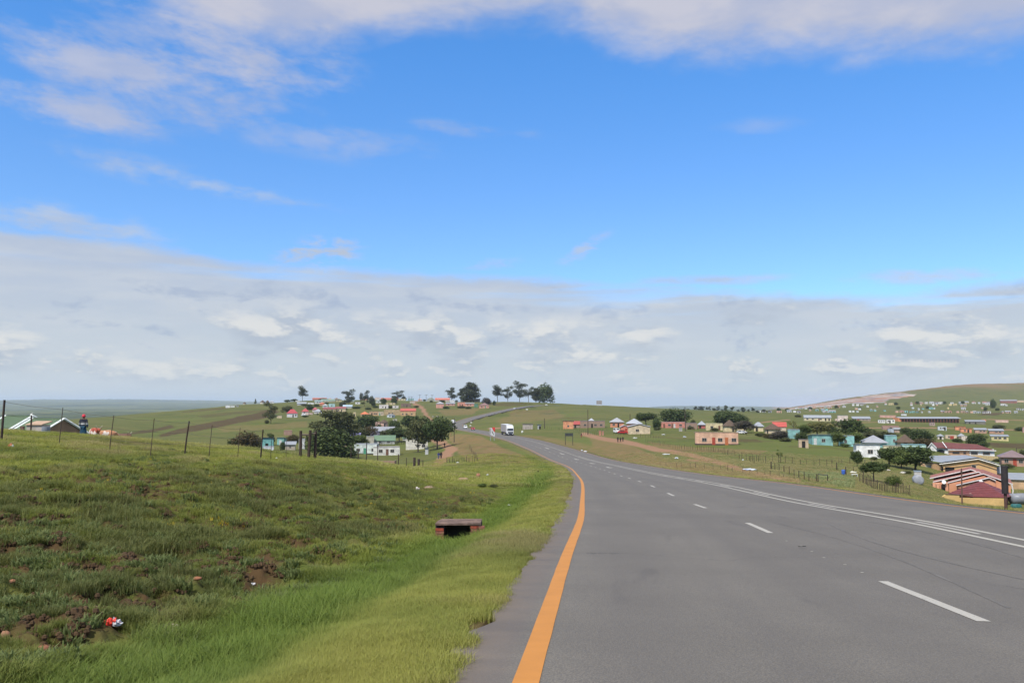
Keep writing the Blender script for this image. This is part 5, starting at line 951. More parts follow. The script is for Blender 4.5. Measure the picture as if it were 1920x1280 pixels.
H(1123, 1127, 807, 815.5, 290, (.50, .20, .12), (.4, .2, .15), 'left brick gatepost where the dirt track begins', 'flat', .1, '', name='gatepost', cat='gatepost', d=.7); H(1128.5, 1132, 808, 815.5, 290, (.46, .20, .13), (.4, .2, .15), 'right brick gatepost where the dirt track begins', 'flat', .1, '', name='gatepost', cat='gatepost', d=.7)
H(980, 999, 794.5, 804.5, 420, (.42, .36, .30), (.55, .5, .45), 'striped tin shed in the field right of the truck', 'mono', .12, '', name='shed', cat='shed', d=4, wk='iron')
H(1008, 1014, 796, 804.5, 415, (.40, .42, .43), (.45, .47, .48), 'small tin latrine right of the striped shed', 'mono', .15, 'd.7:k', name='latrine', cat='latrine', d=1.4)
# farther right
for a in [(1508, 1558, 778.5, 789, 570, (.62, .52, .30), (.50, .54, .58), 'long cream building with a grey roof and a porch in the far field', 'gablex', .42, 'w.12 w.32 d.55:b w.62 d.8:k d.93:k'), (1571, 1590, 779, 792, 560, (.62, .50, .42), (.42, .46, .50), 'two-storey pale house with dark roof right of the long cream building', 'flat', .12, 'w.3 w.7'),
          (1566, 1571, 785, 790, 570, (.60, .45, .36), (.5, .4, .3), 'tiny tan annex left of the two-storey house', 'flat', .1, ''), (1599, 1632, 781, 788.5, 575, (.38, .27, .20), (.50, .53, .56), 'low brown building with a grey roof right of the two-storey house', 'monof', .5, 'd.3:r w.6 w.8'),
          (1647, 1660, 787, 792.5, 545, WHITE, (.6, .6, .55), 'small white box house left of the pale twin', 'flat', .1, 'w.2 w.5 w.8'), (1662.5, 1678, 786.5, 793, 545, (.70, .68, .62), (.6, .6, .55), 'small white box house with a dark door beside its twin', 'flat', .1, 'w.2 d.4:k w.8'),
          (1811, 1848, 787.5, 795, 560, (.20, .18, .14), (.42, .44, .44), 'long dark shed with a grey roof right of the school', 'monof', .4, 'd.2:k d.5:k'), (1841, 1849, 786, 790.5, 575, (.66, .22, .10), (.6, .2, .1), 'small orange box behind the long dark shed', 'flat', .1, ''),
          (1743, 1753, 792, 798, 500, (.38, .26, .22), (.3, .2, .18), 'small brown box hut below the school', 'flat', .1, 'w.3 w.7'), (1655, 1686, 799, 806, 440, (.36, .22, .17), (.4, .15, .12), 'roofless brick building above the dark round tree', 'flat', .1, 'w.5'), (1665, 1676, 804, 810.5, 400, (.36, .40, .46), (.4, .44, .5), 'blue-grey shed in front of the roofless brick building', 'flat', .1, ''), (1677, 1688, 802, 811, 400, (.40, .28, .20), (.5, .5, .5), 'brown shed beside the blue-grey one', 'monof', .3, ''),
          (1759, 1775, 800, 807, 420, (.50, .54, .56), (.42, .48, .52), 'pale grey cottage left of the orange pair', 'flat', .1, 'w.3 w.6 d.8:k'), (1791, 1811, 799.5, 807, 415, (.66, .24, .10), (.6, .25, .13), 'left house of the bright orange pair', 'mono', .15, 'w.5'), (1801, 1822, 803, 810.5, 395, (.66, .24, .10), (.6, .25, .13), 'right house of the bright orange pair', 'mono', .15, 'w.4 d.7:k'),
          (1828, 1850, 803, 812, 388, (.46, .26, .17), (.48, .52, .56), 'brown house with grey roof and orange left end', 'monof', .3, 'w.5 w.8'), (1855, 1882, 804, 812.5, 385, (.50, .26, .16), (.48, .52, .56), 'orange-brown house with a grey roof farthest right of its row', 'monof', .35, 'w.5 w.75'),
          (1757, 1770.5, 813, 823, 350, (.60, .52, .40), (.50, .53, .56), 'small cream round hut with a grey pointed roof', 'pyr', .4, 'd.5:k'), (1773, 1794, 815.5, 822.5, 350, (.58, .44, .28), (.5, .4, .3), 'low cream house with brown doors between two pointed roofs', 'flat', .1, 'w.3 d.5:r d.65:r'), (1796, 1810, 812, 823, 345, (.38, .26, .20), (.48, .51, .54), 'brown hut under a grey pyramid roof', 'pyr', .5, 'd.6:k'),
          (1803, 1814, 818, 826, 330, (.62, .52, .42), (.6, .5, .4), 'pale box room in front of the brown pyramid-roofed hut', 'flat', .1, ''), (1859, 1891, 815, 826, 330, (.60, .50, .20), (.50, .53, .56), 'yellow house with a grey roof above the brown field', 'monof', .2, 'w.25 w.5 w.8'), (1918, 1930, 801, 811, 420, (.5, .28, .22), (.4, .2, .16), 'reddish house cut by the right edge of the picture', 'flat', .1, 'w.3'),
          (1867, 1891, 788, 792, 640, (.62, .40, .30), (.55, .35, .25), 'row of peach rooms in the field right of the school', 'flat', .1, ''), (1650, 1680, 778.5, 783, 700, (.56, .30, .22), (.5, .3, .2), 'salmon row of rooms above the white box houses', 'flat', .1, ''), (1690, 1700, 776, 779, 800, (.58, .6, .6), (.5, .5, .5), 'small grey cottage above the school roof', 'flat', .1, '')]:
    H(*a[:10], a[10], group=HF)
def school():
    x, y, z = place(1744, 792, 560); k = y / F; o = empty('school', (x, y + 4, z), -.02, label='very long grey-roofed building with a red-brown veranda', cat='school')
    MB().box(-56 * k, 56 * k, -2, 5, -1, 7.5 * k).build('wall', paint((.20, .09, .06), .85), o); MB().box(-58.5 * k, -54 * k, -4, 5, -1, 8.5 * k).build('wall', paint((.62, .26, .12), .85), o)
    MB().prismx([(-4.6, 7 * k), (1, 9.6 * k), (6, 7 * k), (6, 7.4 * k), (1, 10.2 * k), (-4.6, 7.5 * k)], -57 * k, 57 * k).build('roof', corr((.50, .53, .57)), o)
    pm = MB().box(-.15, .15, -.15, .15, -.5, 7 * k).mesh('post', paint((.30, .12, .09), .8))
    for i in range(20): link('post', pm, o, loc=((-53 + i * 5.6) * k, -4.2, 0))
    wmsh = MB().box(-.7, .7, -.05, .05, 1, 2).mesh('window', glass())
    for i in range(18): link('window', wmsh, o, loc=((-50 + i * 5.8) * k, -2.06, 0))
school()
# left hollow
H(665, 709, 833, 851, 300, (.56, .62, .56), (.55, .58, .56), 'pale green cottage with a green door in the hollow', 'flat', .1, 'w.18 d.47:g w.85', group=HL, d=6, plinth=(.05, .05, .05), rz=-.12)
H(699, 749, 839, 853.5, 290, (.68, .66, .58), (.50, .45, .38), 'long white cottage with a brown door in the hollow', 'flat', .1, 'w.27 d.52:b w.71', group=HL, d=6, rz=.06)
H(701, 740, 817, 832, 335, (.62, .63, .58), GREEN, 'white house with a green metal roof in the hollow', 'monof', .55, 'w.3 w.7', group=HL, d=7)
H(686, 701, 818, 832, 338, (.45, .42, .33), (.34, .36, .26), 'greenish shed left of the green metal roof', 'flat', .1, '', group=HL, d=5)
H(695, 739, 801, 818, 380, LILAC, (.50, .52, .55), 'lilac house with a wide grey roof', 'monof', .42, 'w.18:.18', group=HL, d=8)
H(643, 676, 813, 828, 360, (.26, .24, .52), (.35, .33, .60), 'purple flat house half hidden behind the dark tree', 'flat', .1, '', group=HL, d=6)
H(761, 802, 823, 842.5, 305, (.66, .62, .52), (.6, .56, .48), 'cream house behind the trunks of the roadside trees', 'flat', .1, 'w.55 w.8', group=HL, d=6)
H(755, 768, 816, 826, 345, (.6, .62, .56), GREEN, 'small cottage with a green roof against the roadside trees', 'monof', .5, '', group=HL, d=5)
H(766, 775, 823, 843, 330, (.68, .66, .60), (.6, .6, .55), 'white gable stub left of the cream house', 'flat', .1, '', group=HL, d=4)
H(711, 728, 786, 800, 430, (.60, .36, .28), THATCH, 'pink rondavel with a small brown cone roof', 'cone', .42, 'd.6:k', name='rondavel', cat='rondavel', group=HL, rk='thatch')
H(700, 712, 791, 800, 440, (.56, .34, .26), (.5, .3, .25), 'low pink wall block left of the pink rondavel', 'flat', .1, '', group=HL, d=3)
H(736, 744, 785.5, 793, 450, (.64, .58, .46), (.6, .5, .4), 'small cream box hut right of the pink rondavel', 'flat', .1, '', group=HL, d=3)
H(492, 512, 821, 843, 285, (.16, .46, .44), (.22, .20, .20), 'turquoise hut with a grey-brown roof near the left fence', 'mono', .35, 'd.4:k', group=HL, d=4)
H(493, 513, 837, 845, 262, (.60, .62, .66), (.6, .62, .66), 'low white wall block in front of the turquoise hut', 'flat', .1, '', group=HL, d=2)
H(485, 493, 826, 834, 290, (.62, .6, .56), (.55, .55, .55), 'narrow white room left of the turquoise hut', 'flat', .1, '', group=HL, d=3)
H(521, 535, 820, 834, 300, (.20, .46, .42), (.45, .55, .55), 'leaning turquoise shed above the small cream cottage', 'mono', .2, 'd.5:w', name='shed', cat='shed', group='sheds', d=3, rz=-.3)
H(535, 553, 829, 843.5, 270, (.48, .40, .30), (.50, .53, .56), 'small cream cottage with a grey roof left of the three posts', 'monof', .3, 'w.5', group=HL, d=4)
H(560, 571, 824, 842, 275, (.55, .55, .52), (.5, .5, .5), 'pale house seen between the three thick posts', 'flat', .1, 'w.5', group=HL, d=4)
H(532, 547, 807, 815.5, 420, (.40, .22, .15), (.38, .2, .14), 'bare brick building on the slope behind the cottages', 'flat', .1, '', group=HL, d=4, wk='brick')
H(641, 652, 833, 843, 310, (.55, .30, .30), (.6, .6, .6), 'pink house end behind the broad dark tree', 'flat', .1, '', group=HL, d=4)
H(692, 697, 842, 851, 285, (.36, .38, .42), (.3, .32, .35), 'grey tin latrine between the two cottages', 'mono', .1, '', name='latrine', cat='latrine', d=1.2)
H(797, 803, 840, 852, 282, (.38, .40, .43), (.36, .38, .42), 'grey tin latrine under the roadside trees', 'mono', .1, 'd.5:w', name='latrine', cat='latrine', d=1.3)
def foundation():
    x, y, z = place(724, 866, 150, .7, 1.3); k = y / F; o = empty('brick_foundation', (x, y, z), label='unfinished low brick foundation in front of the white cottage', cat='foundation')
    MB().box(-16 * k, 16 * k, -.15, .15, -1, 9 * k).build('wall', paint(BRICK, .9, .2, 2, 0, .3, 'brick'), o); MB().box(-16 * k, -15 * k, .2, 3, -1, 9 * k).box(15 * k, 16 * k, .2, 3, -1, 9 * k).build('side_wall', paint(BRICK, .9, .2, 2, 0, .3, 'brick'), o)
    for a, b in ((-6.5, -.5), (3, 11)): MB().box(a * k, b * k, -.2, -.14, 1 * k, 3 * k).build('opening', paint((.02, .018, .015), .9), o)
foundation()
# hill village, rows from the bottom up
vil = [
 (662, 667, 773, 781, 560, YELLOW, YELLOW, 'small yellow tower-like room left of the orange roof', 'flat', .1, 'd.5:k'), (675, 692, 771, 782, 560, (.58, .38, .18), (.60, .18, .08), 'yellow house with an orange pyramid roof below the village', 'pyr', .45, 'w.3 d.6:k'),
 (655, 664, 779, 784, 550, (.56, .30, .17), (.5, .3, .2), 'low orange wall block at the left of the yellow room', 'flat', .1, ''), (692, 709, 771.5, 779, 570, (.50, .30, .15), (.10, .07, .06), 'tan house with a dark flat roof right of the orange pyramid', 'flat', .1, 'd.3:k w.6 w.8'),
 (709, 719, 772, 779, 575, (.56, .42, .28), (.4, .5, .45), 'tan house with a green door right of the dark flat roof', 'flat', .1, 'd.3:g w.7'), (720, 752, 768, 778, 590, (.46, .33, .16), (.4, .28, .15), 'long ochre compound wall with dark gaps', 'flat', .1, 'w.3 w.5'),
 (751, 779, 765.5, 779, 585, (.56, .34, .14), (.50, .10, .06), 'ochre house with a bright red roof beside the hill road', 'monof', .32, 'w.15 w.4 w.75'), (724.5, 741, 776, 782.5, 545, (.55, .58, .60), (.5, .54, .58), 'white round hut below the ochre compound wall', 'cone', .25, 'w.4 d.7:k'),
 (711, 728, 758.5, 765.5, 700, (.66, .60, .56), (.6, .5, .45), 'pale pink flat house in the middle of the hill village', 'flat', .1, 'w.4 d.7:k'), (736, 747, 760, 765, 710, (.60, .54, .50), (.5, .45, .4), 'small pale house right of the pale pink flat house', 'flat', .1, 'w.5'), (752, 770, 756.5, 763, 720, BROWN, (.30, .18, .13), 'dark brown unplastered house beside the hill road', 'flat', .1, 'w.3 d.6:k'),
 (724, 741, 755, 758.5, 800, YELLOW, (.5, .4, .2), 'yellow house in the upper village', 'flat', .1, 'w.3 w.7'), (606, 630, 763, 772, 640, (.56, .42, .22), (.30, .07, .06), 'tan house with a dark red roof above the left trees', 'monof', .35, 'd.3:k w.7'), (629, 648, 762, 771.5, 645, (.58, .46, .26), (.32, .09, .08), 'yellow house with a maroon roof above the left trees', 'monof', .3, 'w.3 d.6:k'),
 (643, 660, 758.5, 764.5, 720, (.55, .50, .46), (.42, .54, .62), 'house with a light blue roof behind the maroon one', 'monof', .5, ''), (604, 615, 757, 764, 730, (.45, .60, .58), (.62, .66, .68), 'mint hut with a white pointed roof in the left of the village', 'pyr', .5, 'w.5'), (616, 628, 757, 763.5, 735, (.34, .55, .54), (.4, .55, .55), 'turquoise house right of the mint hut', 'flat', .1, 'w.5'),
 (598, 609, 754, 760, 780, (.62, .26, .12), (.58, .16, .09), 'orange house behind the mint hut', 'pyr', .45, ''), (537, 558, 767, 782, 620, (.66, .62, .60), (.40, .05, .06), 'white house with a crimson hipped roof at the left of the village', 'hip', .5, 'd.6:k w.85'), (565, 579, 765, 778, 640, (.62, .48, .42), (.42, .07, .07), 'second crimson roofed house right of the white one', 'pyr', .5, 'd.4:k'),
 (585, 596, 763, 772, 670, (.6, .5, .45), (.42, .10, .12), 'third crimson roof partly behind the grey-white pyramid', 'pyr', .5, ''), (588, 604, 766.5, 775, 655, (.62, .58, .56), (.56, .60, .65), 'white house with a grey-white pyramid roof before the left trees', 'pyr', .6, ''), (519, 528, 780, 784, 560, (.60, .46, .28), (.5, .4, .3), 'tiny yellow hut left of the white crimson-roofed house', 'flat', .1, ''),
 (566, 573, 774.5, 779, 620, WHITE, WHITE, 'small bright white room before the crimson roofs', 'flat', .1, ''), (575, 586, 774, 777, 640, (.58, .42, .36), (.5, .35, .3), 'low pink wall before the crimson roofs', 'flat', .1, ''),
 (557, 574, 753.5, 759, 820, (.50, .50, .48), (.55, .60, .64), 'grey-white shed at the foot of the skyline gum tree', 'monof', .5, ''), (577, 588, 755, 758, 800, WHITE, (.6, .6, .6), 'small white house right of the grey-white shed', 'flat', .1, ''), (590, 604, 750, 756, 860, (.62, .64, .62), (.40, .55, .50), 'white house with a pale green roof in the upper left village', 'monof', .4, 'w.4 w.7'),
 (602, 628, 748, 753, 900, (.55, .55, .45), (.34, .50, .36), 'long house with a green roof near the top of the village', 'monof', .5, ''), (629, 641, 747, 753, 900, (.52, .44, .24), (.30, .32, .22), 'olive-yellow house right of the long green roof', 'pyr', .4, 'w.5'), (586, 612, 742.5, 747, 990, (.45, .24, .18), (.42, .14, .09), 'long red roof on the left of the village skyline', 'gablex', .5, ''),
 (613, 624, 743, 747, 990, (.5, .4, .3), (.40, .28, .2), 'brown hut roof on the village skyline', 'pyr', .6, ''), (625, 637, 742.5, 747, 990, (.45, .32, .25), (.32, .2, .15), 'dark hut roof on the skyline left of the umbrella gum', 'pyr', .6, ''), (666, 675, 753.5, 757.5, 820, (.6, .6, .58), (.6, .6, .6), 'white house between the two village gum trees', 'flat', .1, 'w.5'),
 (704, 715, 749, 755.5, 870, (.58, .60, .58), (.50, .56, .52), 'white house with a grey-green roof right of the narrow gum', 'hip', .45, 'w.5'), (703, 712, 743, 748, 960, (.62, .50, .42), (.55, .35, .28), 'pink house on the skyline right of the narrow gum', 'flat', .1, ''), (714, 736, 742, 746.5, 980, (.55, .30, .20), (.50, .15, .09), 'long red-orange roof on the skyline', 'gablex', .5, ''),
 (727, 738, 746.5, 751.5, 900, (.58, .50, .40), (.5, .4, .35), 'cream house below the long red-orange roof', 'flat', .1, 'w.5'), (739, 750, 741, 747, 970, (.5, .2, .12), (.52, .12, .07), 'red gabled roof beside the skyline gum', 'gabley', .6, ''), (747, 760, 747, 750.5, 900, (.60, .52, .30), (.5, .42, .3), 'pale yellow flat house below the red gabled roof', 'flat', .1, 'w.3 w.7'),
 (765, 776, 741.5, 746, 1000, (.24, .42, .42), (.30, .46, .46), 'teal building on the skyline under the power poles', 'flat', .1, ''), (783, 792, 746.5, 752, 900, (.60, .40, .32), (.5, .35, .3), 'pink house right of the hill road top', 'pyr', .4, ''), (800, 815, 745.5, 752, 900, (.45, .46, .36), (.34, .38, .30), 'house with a grey-green roof on the ridge', 'hip', .45, ''),
 (816, 843, 746, 752.5, 890, (.62, .50, .42), (.58, .17, .10), 'pale house with a long bright orange-red roof on the ridge', 'monof', .5, 'w.3 w.6'), (844, 852, 749.5, 754, 870, (.60, .60, .60), (.55, .55, .58), 'white hut right of the orange-red roof', 'flat', .1, ''), (817, 833, 752.5, 765, 760, SALMON, (.56, .58, .60), 'salmon house under a grey-white pyramid roof beside the hill road', 'pyr', .35, ''),
 (836, 853, 754.5, 760.5, 790, (.56, .28, .22), (.52, .54, .56), 'salmon house with a flat pale roof right of the pyramid one', 'monof', .35, 'w.3 w.7'), (858, 873, 754, 761, 790, (.62, .25, .16), (.58, .24, .16), 'long orange house on the ridge slope', 'flat', .1, 'w.3 d.6:k'), (872, 889, 755, 761.5, 785, (.60, .27, .19), (.5, .52, .55), 'orange-pink house with a grey roof strip', 'monof', .2, 'w.3 w.6'),
 (898, 918, 755, 765, 770, (.56, .26, .18), (.40, .24, .22), 'orange hut under a dusky pink pyramid roof beside the upper road', 'pyr', .45, 'w.25 d.6:g'), (889, 896, 757, 763, 775, (.08, .22, .14), (.1, .25, .2), 'dark green shed between the orange houses', 'flat', .1, ''), (870, 880, 746.5, 753, 870, (.64, .62, .52), (.6, .58, .5), 'white house left of the brown flat house on the ridge', 'flat', .1, 'w.3 w.7'),
 (880, 900, 747, 753.5, 870, (.36, .27, .17), (.20, .14, .10), 'brown flat-roofed house below the dense ridge gums', 'monof', .2, 'd.4:k w.7'), (863, 870, 747, 753, 875, (.48, .52, .42), (.4, .45, .38), 'small green-grey hut on the ridge', 'flat', .1, ''),
 (423, 431, 759.5, 764, 820, WHITE, (.6, .5, .4), 'leftmost white house on the bare hillside', 'flat', .1, ''), (432, 440, 760.5, 763, 830, WHITE, WHITE, 'low white wall beside the leftmost hillside house', 'flat', .1, ''), (441.5, 448, 759, 762, 850, WHITE, THATCH, 'small white hut third along the bare hillside', 'pyr', .4, ''),
 (455, 462, 753, 757.5, 900, (.64, .55, .4), THATCH, 'cream hut with a thatched cone on the left skyline', 'cone', .5, ''), (487, 497, 750, 757, 900, (.62, .55, .45), THATCH, 'first thatched hut right of the lone slim tree', 'cone', .5, ''), (498, 505, 749, 755, 920, (.6, .5, .42), THATCH, 'second thatched hut right of the lone slim tree', 'cone', .5, ''), (505, 514, 751, 756, 900, WHITE, (.6, .62, .64), 'white roofed hut right of the thatched pair', 'hip', .5, ''),
 (554, 562, 750.5, 753, 900, (.6, .6, .6), (.6, .6, .6), 'small white shed left of the skyline gum', 'flat', .1, ''), (768, 778, 752.5, 755.5, 830, (.5, .42, .35), (.4, .3, .25), 'small tan hut beside the top of the hill road', 'flat', .1, ''), (655, 664, 750, 753.5, 900, (.5, .52, .5), (.34, .45, .40), 'grey-green roof behind the umbrella gum', 'monof', .5, ''),
 (677, 692, 748, 752, 930, (.5, .3, .25), (.36, .16, .12), 'dark red roof behind the narrow gum', 'gablex', .5, ''), (648, 656, 745, 748.5, 980, (.55, .55, .5), (.5, .5, .5), 'pale roof on the skyline behind the umbrella gum', 'pyr', .5, ''), (690, 702, 745.5, 749, 960, (.5, .52, .5), (.42, .5, .48), 'grey roof on the skyline between gums', 'monof', .5, ''),
]
for a in vil: H(*a[:10], a[10], group=HG, rk='thatch' if a[6] == THATCH else 'iron')
# tiny houses of the far right hillside: rows of (u, v, width, colour)
cc = {'w': ((.66, .66, .64), 'white'), 'p': ((.62, .36, .24), 'peach'), 't': ((.20, .52, .50), 'turquoise'), 'y': ((.62, .48, .20), 'yellow'), 'g': ((.48, .52, .55), 'grey'), 'r': ((.34, .10, .08), 'red'), 'k': ((.50, .30, .20), 'brown')}
hill = {'highest row': [(1709, 755, 5, 'p'), (1718, 755, 4, 'r'), (1727, 754.5, 9, 'p'), (1737, 755, 6, 'w'), (1747, 755, 8, 'w'), (1756, 754, 7, 'g'), (1764, 754, 9, 'w'), (1785, 753, 6, 'w'), (1801, 752.5, 6, 'g'), (1813, 753, 7, 'y'), (1826, 754, 8, 'w'), (1836, 754.5, 4, 'g'), (1846, 755, 7, 'w'), (1852, 757.5, 8, 'w'), (1855, 753, 9, 'g'), (1881, 759, 9, 'w'), (1887, 759.5, 5, 'w')],
        'second row': [(1494, 766, 6, 'w'), (1502, 765, 7, 'g'), (1511, 765.5, 5, 'w'), (1519, 764, 6, 'w'), (1527, 763.5, 6, 'p'), (1541, 763.5, 9, 'p'), (1549, 763, 6, 'w'), (1556, 763.5, 9, 'p'), (1571, 763, 8, 'p'), (1583, 762.5, 7, 'w'), (1600, 759, 4, 'w'), (1608, 759.5, 5, 'w'), (1616, 759, 6, 'w'), (1627, 762, 5, 'w'), (1645, 762, 4, 'p'), (1661, 757.5, 5, 'w'), (1671, 758, 9, 'y'), (1680, 757.5, 7, 'p'), (1709, 759, 5, 'w'), (1727, 759, 3, 'y'), (1750, 759, 4, 'w'), (1757, 759, 4, 'p'), (1782, 759, 5, 'y'), (1791, 759, 7, 'y'), (1803, 759.5, 5, 'p'), (1810, 759.5, 6, 'p')],
        'third row': [(1519, 769, 5, 'p'), (1532, 768.5, 7, 't'), (1543, 769, 6, 't'), (1550, 768.5, 5, 't'), (1606, 766.5, 5, 'p'), (1612, 767, 5, 'w'), (1634, 769, 6, 't'), (1641, 769.5, 5, 't'), (1659, 769.5, 5, 't'), (1712, 765, 4, 'g'), (1723, 767, 4, 'w'), (1731, 766, 5, 't'), (1746, 765.5, 7, 't'), (1752, 765.5, 3, 'g'), (1778, 765.5, 3, 'y'), (1807, 766.5, 8, 'w'), (1842, 765, 4, 'k'), (1910, 767, 9, 'w'), (1919, 768, 6, 'w')],
        'fourth row': [(1480, 771.5, 8, 'w'), (1490, 772, 5, 'w'), (1498, 772.5, 6, 'w'), (1461, 772.5, 9, 'p'), (1546, 773.5, 6, 'w'), (1553, 774, 5, 'g'), (1561, 774, 12, 't'), (1594, 771.5, 4, 'w'), (1600, 772, 4, 'w'), (1608, 772, 4, 'g'), (1682, 773.5, 5, 'p'), (1691, 772.5, 10, 'p'), (1729, 772.5, 4, 'w'), (1743, 772.5, 5, 'w'), (1769, 772.5, 5, 'y'), (1776, 773, 3, 'p'), (1781, 772.5, 8, 'p'), (1796, 772.5, 5, 'p'), (1822, 773, 5, 'p'), (1828, 774, 6, 'w'), (1836, 773, 6, 'g'), (1854, 773.5, 8, 'w')],
        'lowest row': [(1424, 774.5, 5, 'w'), (1432, 773, 6, 'w'), (1444, 773, 6, 'g'), (1698, 778.5, 9, 't'), (1707, 778, 4, 't'), (1713, 781.5, 6, 't'), (1721, 781.5, 6, 't'), (1768, 778.5, 6, 'p'), (1776, 779, 6, 'p'), (1783, 779, 5, 'p'), (1797, 780, 3, 'p'), (1806, 780, 8, 'k'), (1814, 780, 6, 'p'), (1847, 780, 10, 'w'), (1881, 782, 5, 'p'), (1891, 782, 10, 'p'), (1906, 783, 6, 'w')]}
for row, hs in hill.items():
    cnt = {}
    for (u, v, w_, c) in sorted(hs):
        col, cn_ = cc[c]; cnt[cn_] = cnt.get(cn_, 0) + 1
        rt = ['flat', 'monof', 'pyr'][int(u * 7) % 3] if w_ > 5 else ['flat', 'pyr'][int(u) % 2]
        rcol = random.choice([(.5, .53, .56), (.56, .56, .56), (.34, .16, .12), (.45, .40, .36), (.25, .20, .17)])
        H(u - w_ / 2, u + w_ / 2, v - 1.9 - (w_ > 6) * .5 - (rt != 'flat') * .7, v + 1.3, 1150, col, rcol, '%s %s house from the left in the %s of tiny hillside houses' % (ORD[cnt[cn_] - 1], cn_, row), rt, .4, 'w.3 d.7:k' if w_ > 5 else '', group='tiny houses on the hillside under the quarry', d=6)
H(1876, 1907, 749, 755.5, 1200, (.30, .10, .07), (.45, .45, .47), 'long brick-red school block on the upper hillside', 'monof', .35, 'w.2 w.4 w.6 w.8', group=HF); H(1907, 1925, 748, 751.5, 1250, (.58, .42, .26), (.5, .5, .45), 'yellowish block right of the brick-red school', 'flat', .1, '', group=HF)

# ------------------------------------------------------------------ things by the road and on the bank
def roadpos(u, v, n0=-1, n1=14):
    best = None
    for n in np.arange(n0, n1, .5):
        X = R[:, 0] + RN[:, 0] * n; Y = R[:, 1] + RN[:, 1] * n; uu, vv = proj(X, np.maximum(Y, 1), R[:, 2]); e = np.hypot(uu - u, (vv - v) * 2) + 99 * (Y < 5); k = int(e.argmin())
        if best is None or e[k] < best[0]: best = (e[k], X[k], Y[k], R[k, 2] + .01, atan2(RT[k, 1], RT[k, 0]) - pi / 2)
    return best[1:]
wood = paint((.060, .042, .034), .9, .25, 4, 0, .3); wood2 = paint((.09, .065, .05), .9, .25, 4); wirem = paint((.10, .09, .08), .5)
def fence(pts, label, name='fence', wires=2, group=None, rad=.045, rail=None):
    """pts: (u, v of the foot, distance, height in pixels, radius factor, lean in pixels)"""
    P3 = []
    for q in pts:
        u, v, Y, hp = q[:4]; rf = q[4] if len(q) > 4 else 1; ln = q[5] if len(q) > 5 else 0
        x, y, z = place(u, v, Y, .9, 1.12); P3.append((x, y, z, hp / F * y, rf, ln / F * y))
    x0, y0, z0 = P3[0][:3]; o = empty(name, (x0, y0, z0), label=label, cat='fence', group=group)
    for (x, y, z, h, rf, ln) in P3:
        MB().tube([(0, 0, -.25), (ln * .5, 0, h * .5), (ln, 0, h)], [rad * rf, rad * rf * .95, rad * rf * .85], 6).build('post', wood if rf >= .8 else wood2, o, loc=(x - x0, y - y0, z - z0))
    for w in range(wires):
        f = .95 - .3 * w
        pts3 = []
        for i, (x, y, z, h, rf, ln) in enumerate(P3):
            pts3.append((x - x0 + ln * f, y - y0, z - z0 + h * f))
            if i < len(P3) - 1: b = P3[i + 1]; pts3.append(((x + b[0] + ln * f + b[5] * f) / 2 - x0, (y + b[1]) / 2 - y0, (z + h * f + b[2] + b[3] * f) / 2 - z0 - .04))
        MB().tube(pts3, .006 if rail is None else rail, 4).build('wire' if rail is None else 'rail', wirem, o)
    return o
fence([(2, 828, 33, 78, 1.2, 3), (110, 837, 34.5, 72, .45, 5), (204, 847, 37, 68, .5, 7), (281, 856, 38, 71, .45, 6), (345, 853, 38.5, 63, 1.0, 8), (391, 859, 40, 62, .45, 5), (445, 860, 42, 58, .35, 4), (488, 861, 44, 55, 1.0, 4), (507, 862, 46, 40, .4, 2), (536, 862, 48, 42, .3, 1)],
      'leaning wire fence with thin and thick posts along the top of the left bank', 'wire_fence', 4, rad=.042)
fence([(658, 860, 62, 30, .8, 0), (672, 861, 63, 24, .9, 0), (687, 863, 66, 36, 1, 0), (708, 864, 74, 34, 1, 0), (747, 868, 92, 24, 1.2, 0), (762, 869, 100, 20, 1.1, 0), (793, 867, 120, 14, 1.1, 0)], 'wire fence running down from the three posts into the hollow', 'wire_fence', 2)
# three thick posts with cross bars
def triple():
    x, y, z = place(563, 859, 56); k = y / F; o = empty('strainer_posts', (x, y, z), label='three thick dark wooden posts joined by short rails on the bank', cat='fence post')
    P_ = [(0, 0, 51, 0), (13.5, .2, 52, 3), (23, .6, 50, 1)]
    for (a, b, h, ln) in P_: MB().tube([(a * k, b, -.4), ((a + ln * .5) * k, b, h * .5 * k), ((a + ln) * k, b, h * k)], [3.0 * k, 2.8 * k, 2.6 * k], 9).build('post', wood, o)
    MB().tube([(1 * k, -.02, 44 * k), (15 * k, .2, 43 * k)], 1.4 * k, 7).build('rail', paint((.16, .12, .10), .9), o); MB().tube([(16 * k, .2, 45 * k), (24 * k, .5, 45.5 * k)], 1.3 * k, 7).build('rail', paint((.16, .12, .10), .9), o)
triple()
for u, vb, h, r_, Y, lab in ((777, 867, 17, 2.4, 122, 'left of two stout dark posts above the hollow'), (785, 868, 14, 2.2, 122, 'right of two stout dark posts above the hollow, with a side rail')):
    x, y, z = place(u, vb, Y); k = y / F; o = empty('thick_post', (x, y, z), label=lab, cat='fence post'); MB().tube([(0, 0, -.5), (0, 0, h * k)], r_ * k, 8).build('post', wood, o)
    if u == 785: MB().tube([(0, 0, h * .8 * k), (8 * k, .2, h * .75 * k)], .5 * k, 5).box(7.5 * k, 8.5 * k, -.05, .1, -.3, h * .78 * k).build('rail', wood2, o)
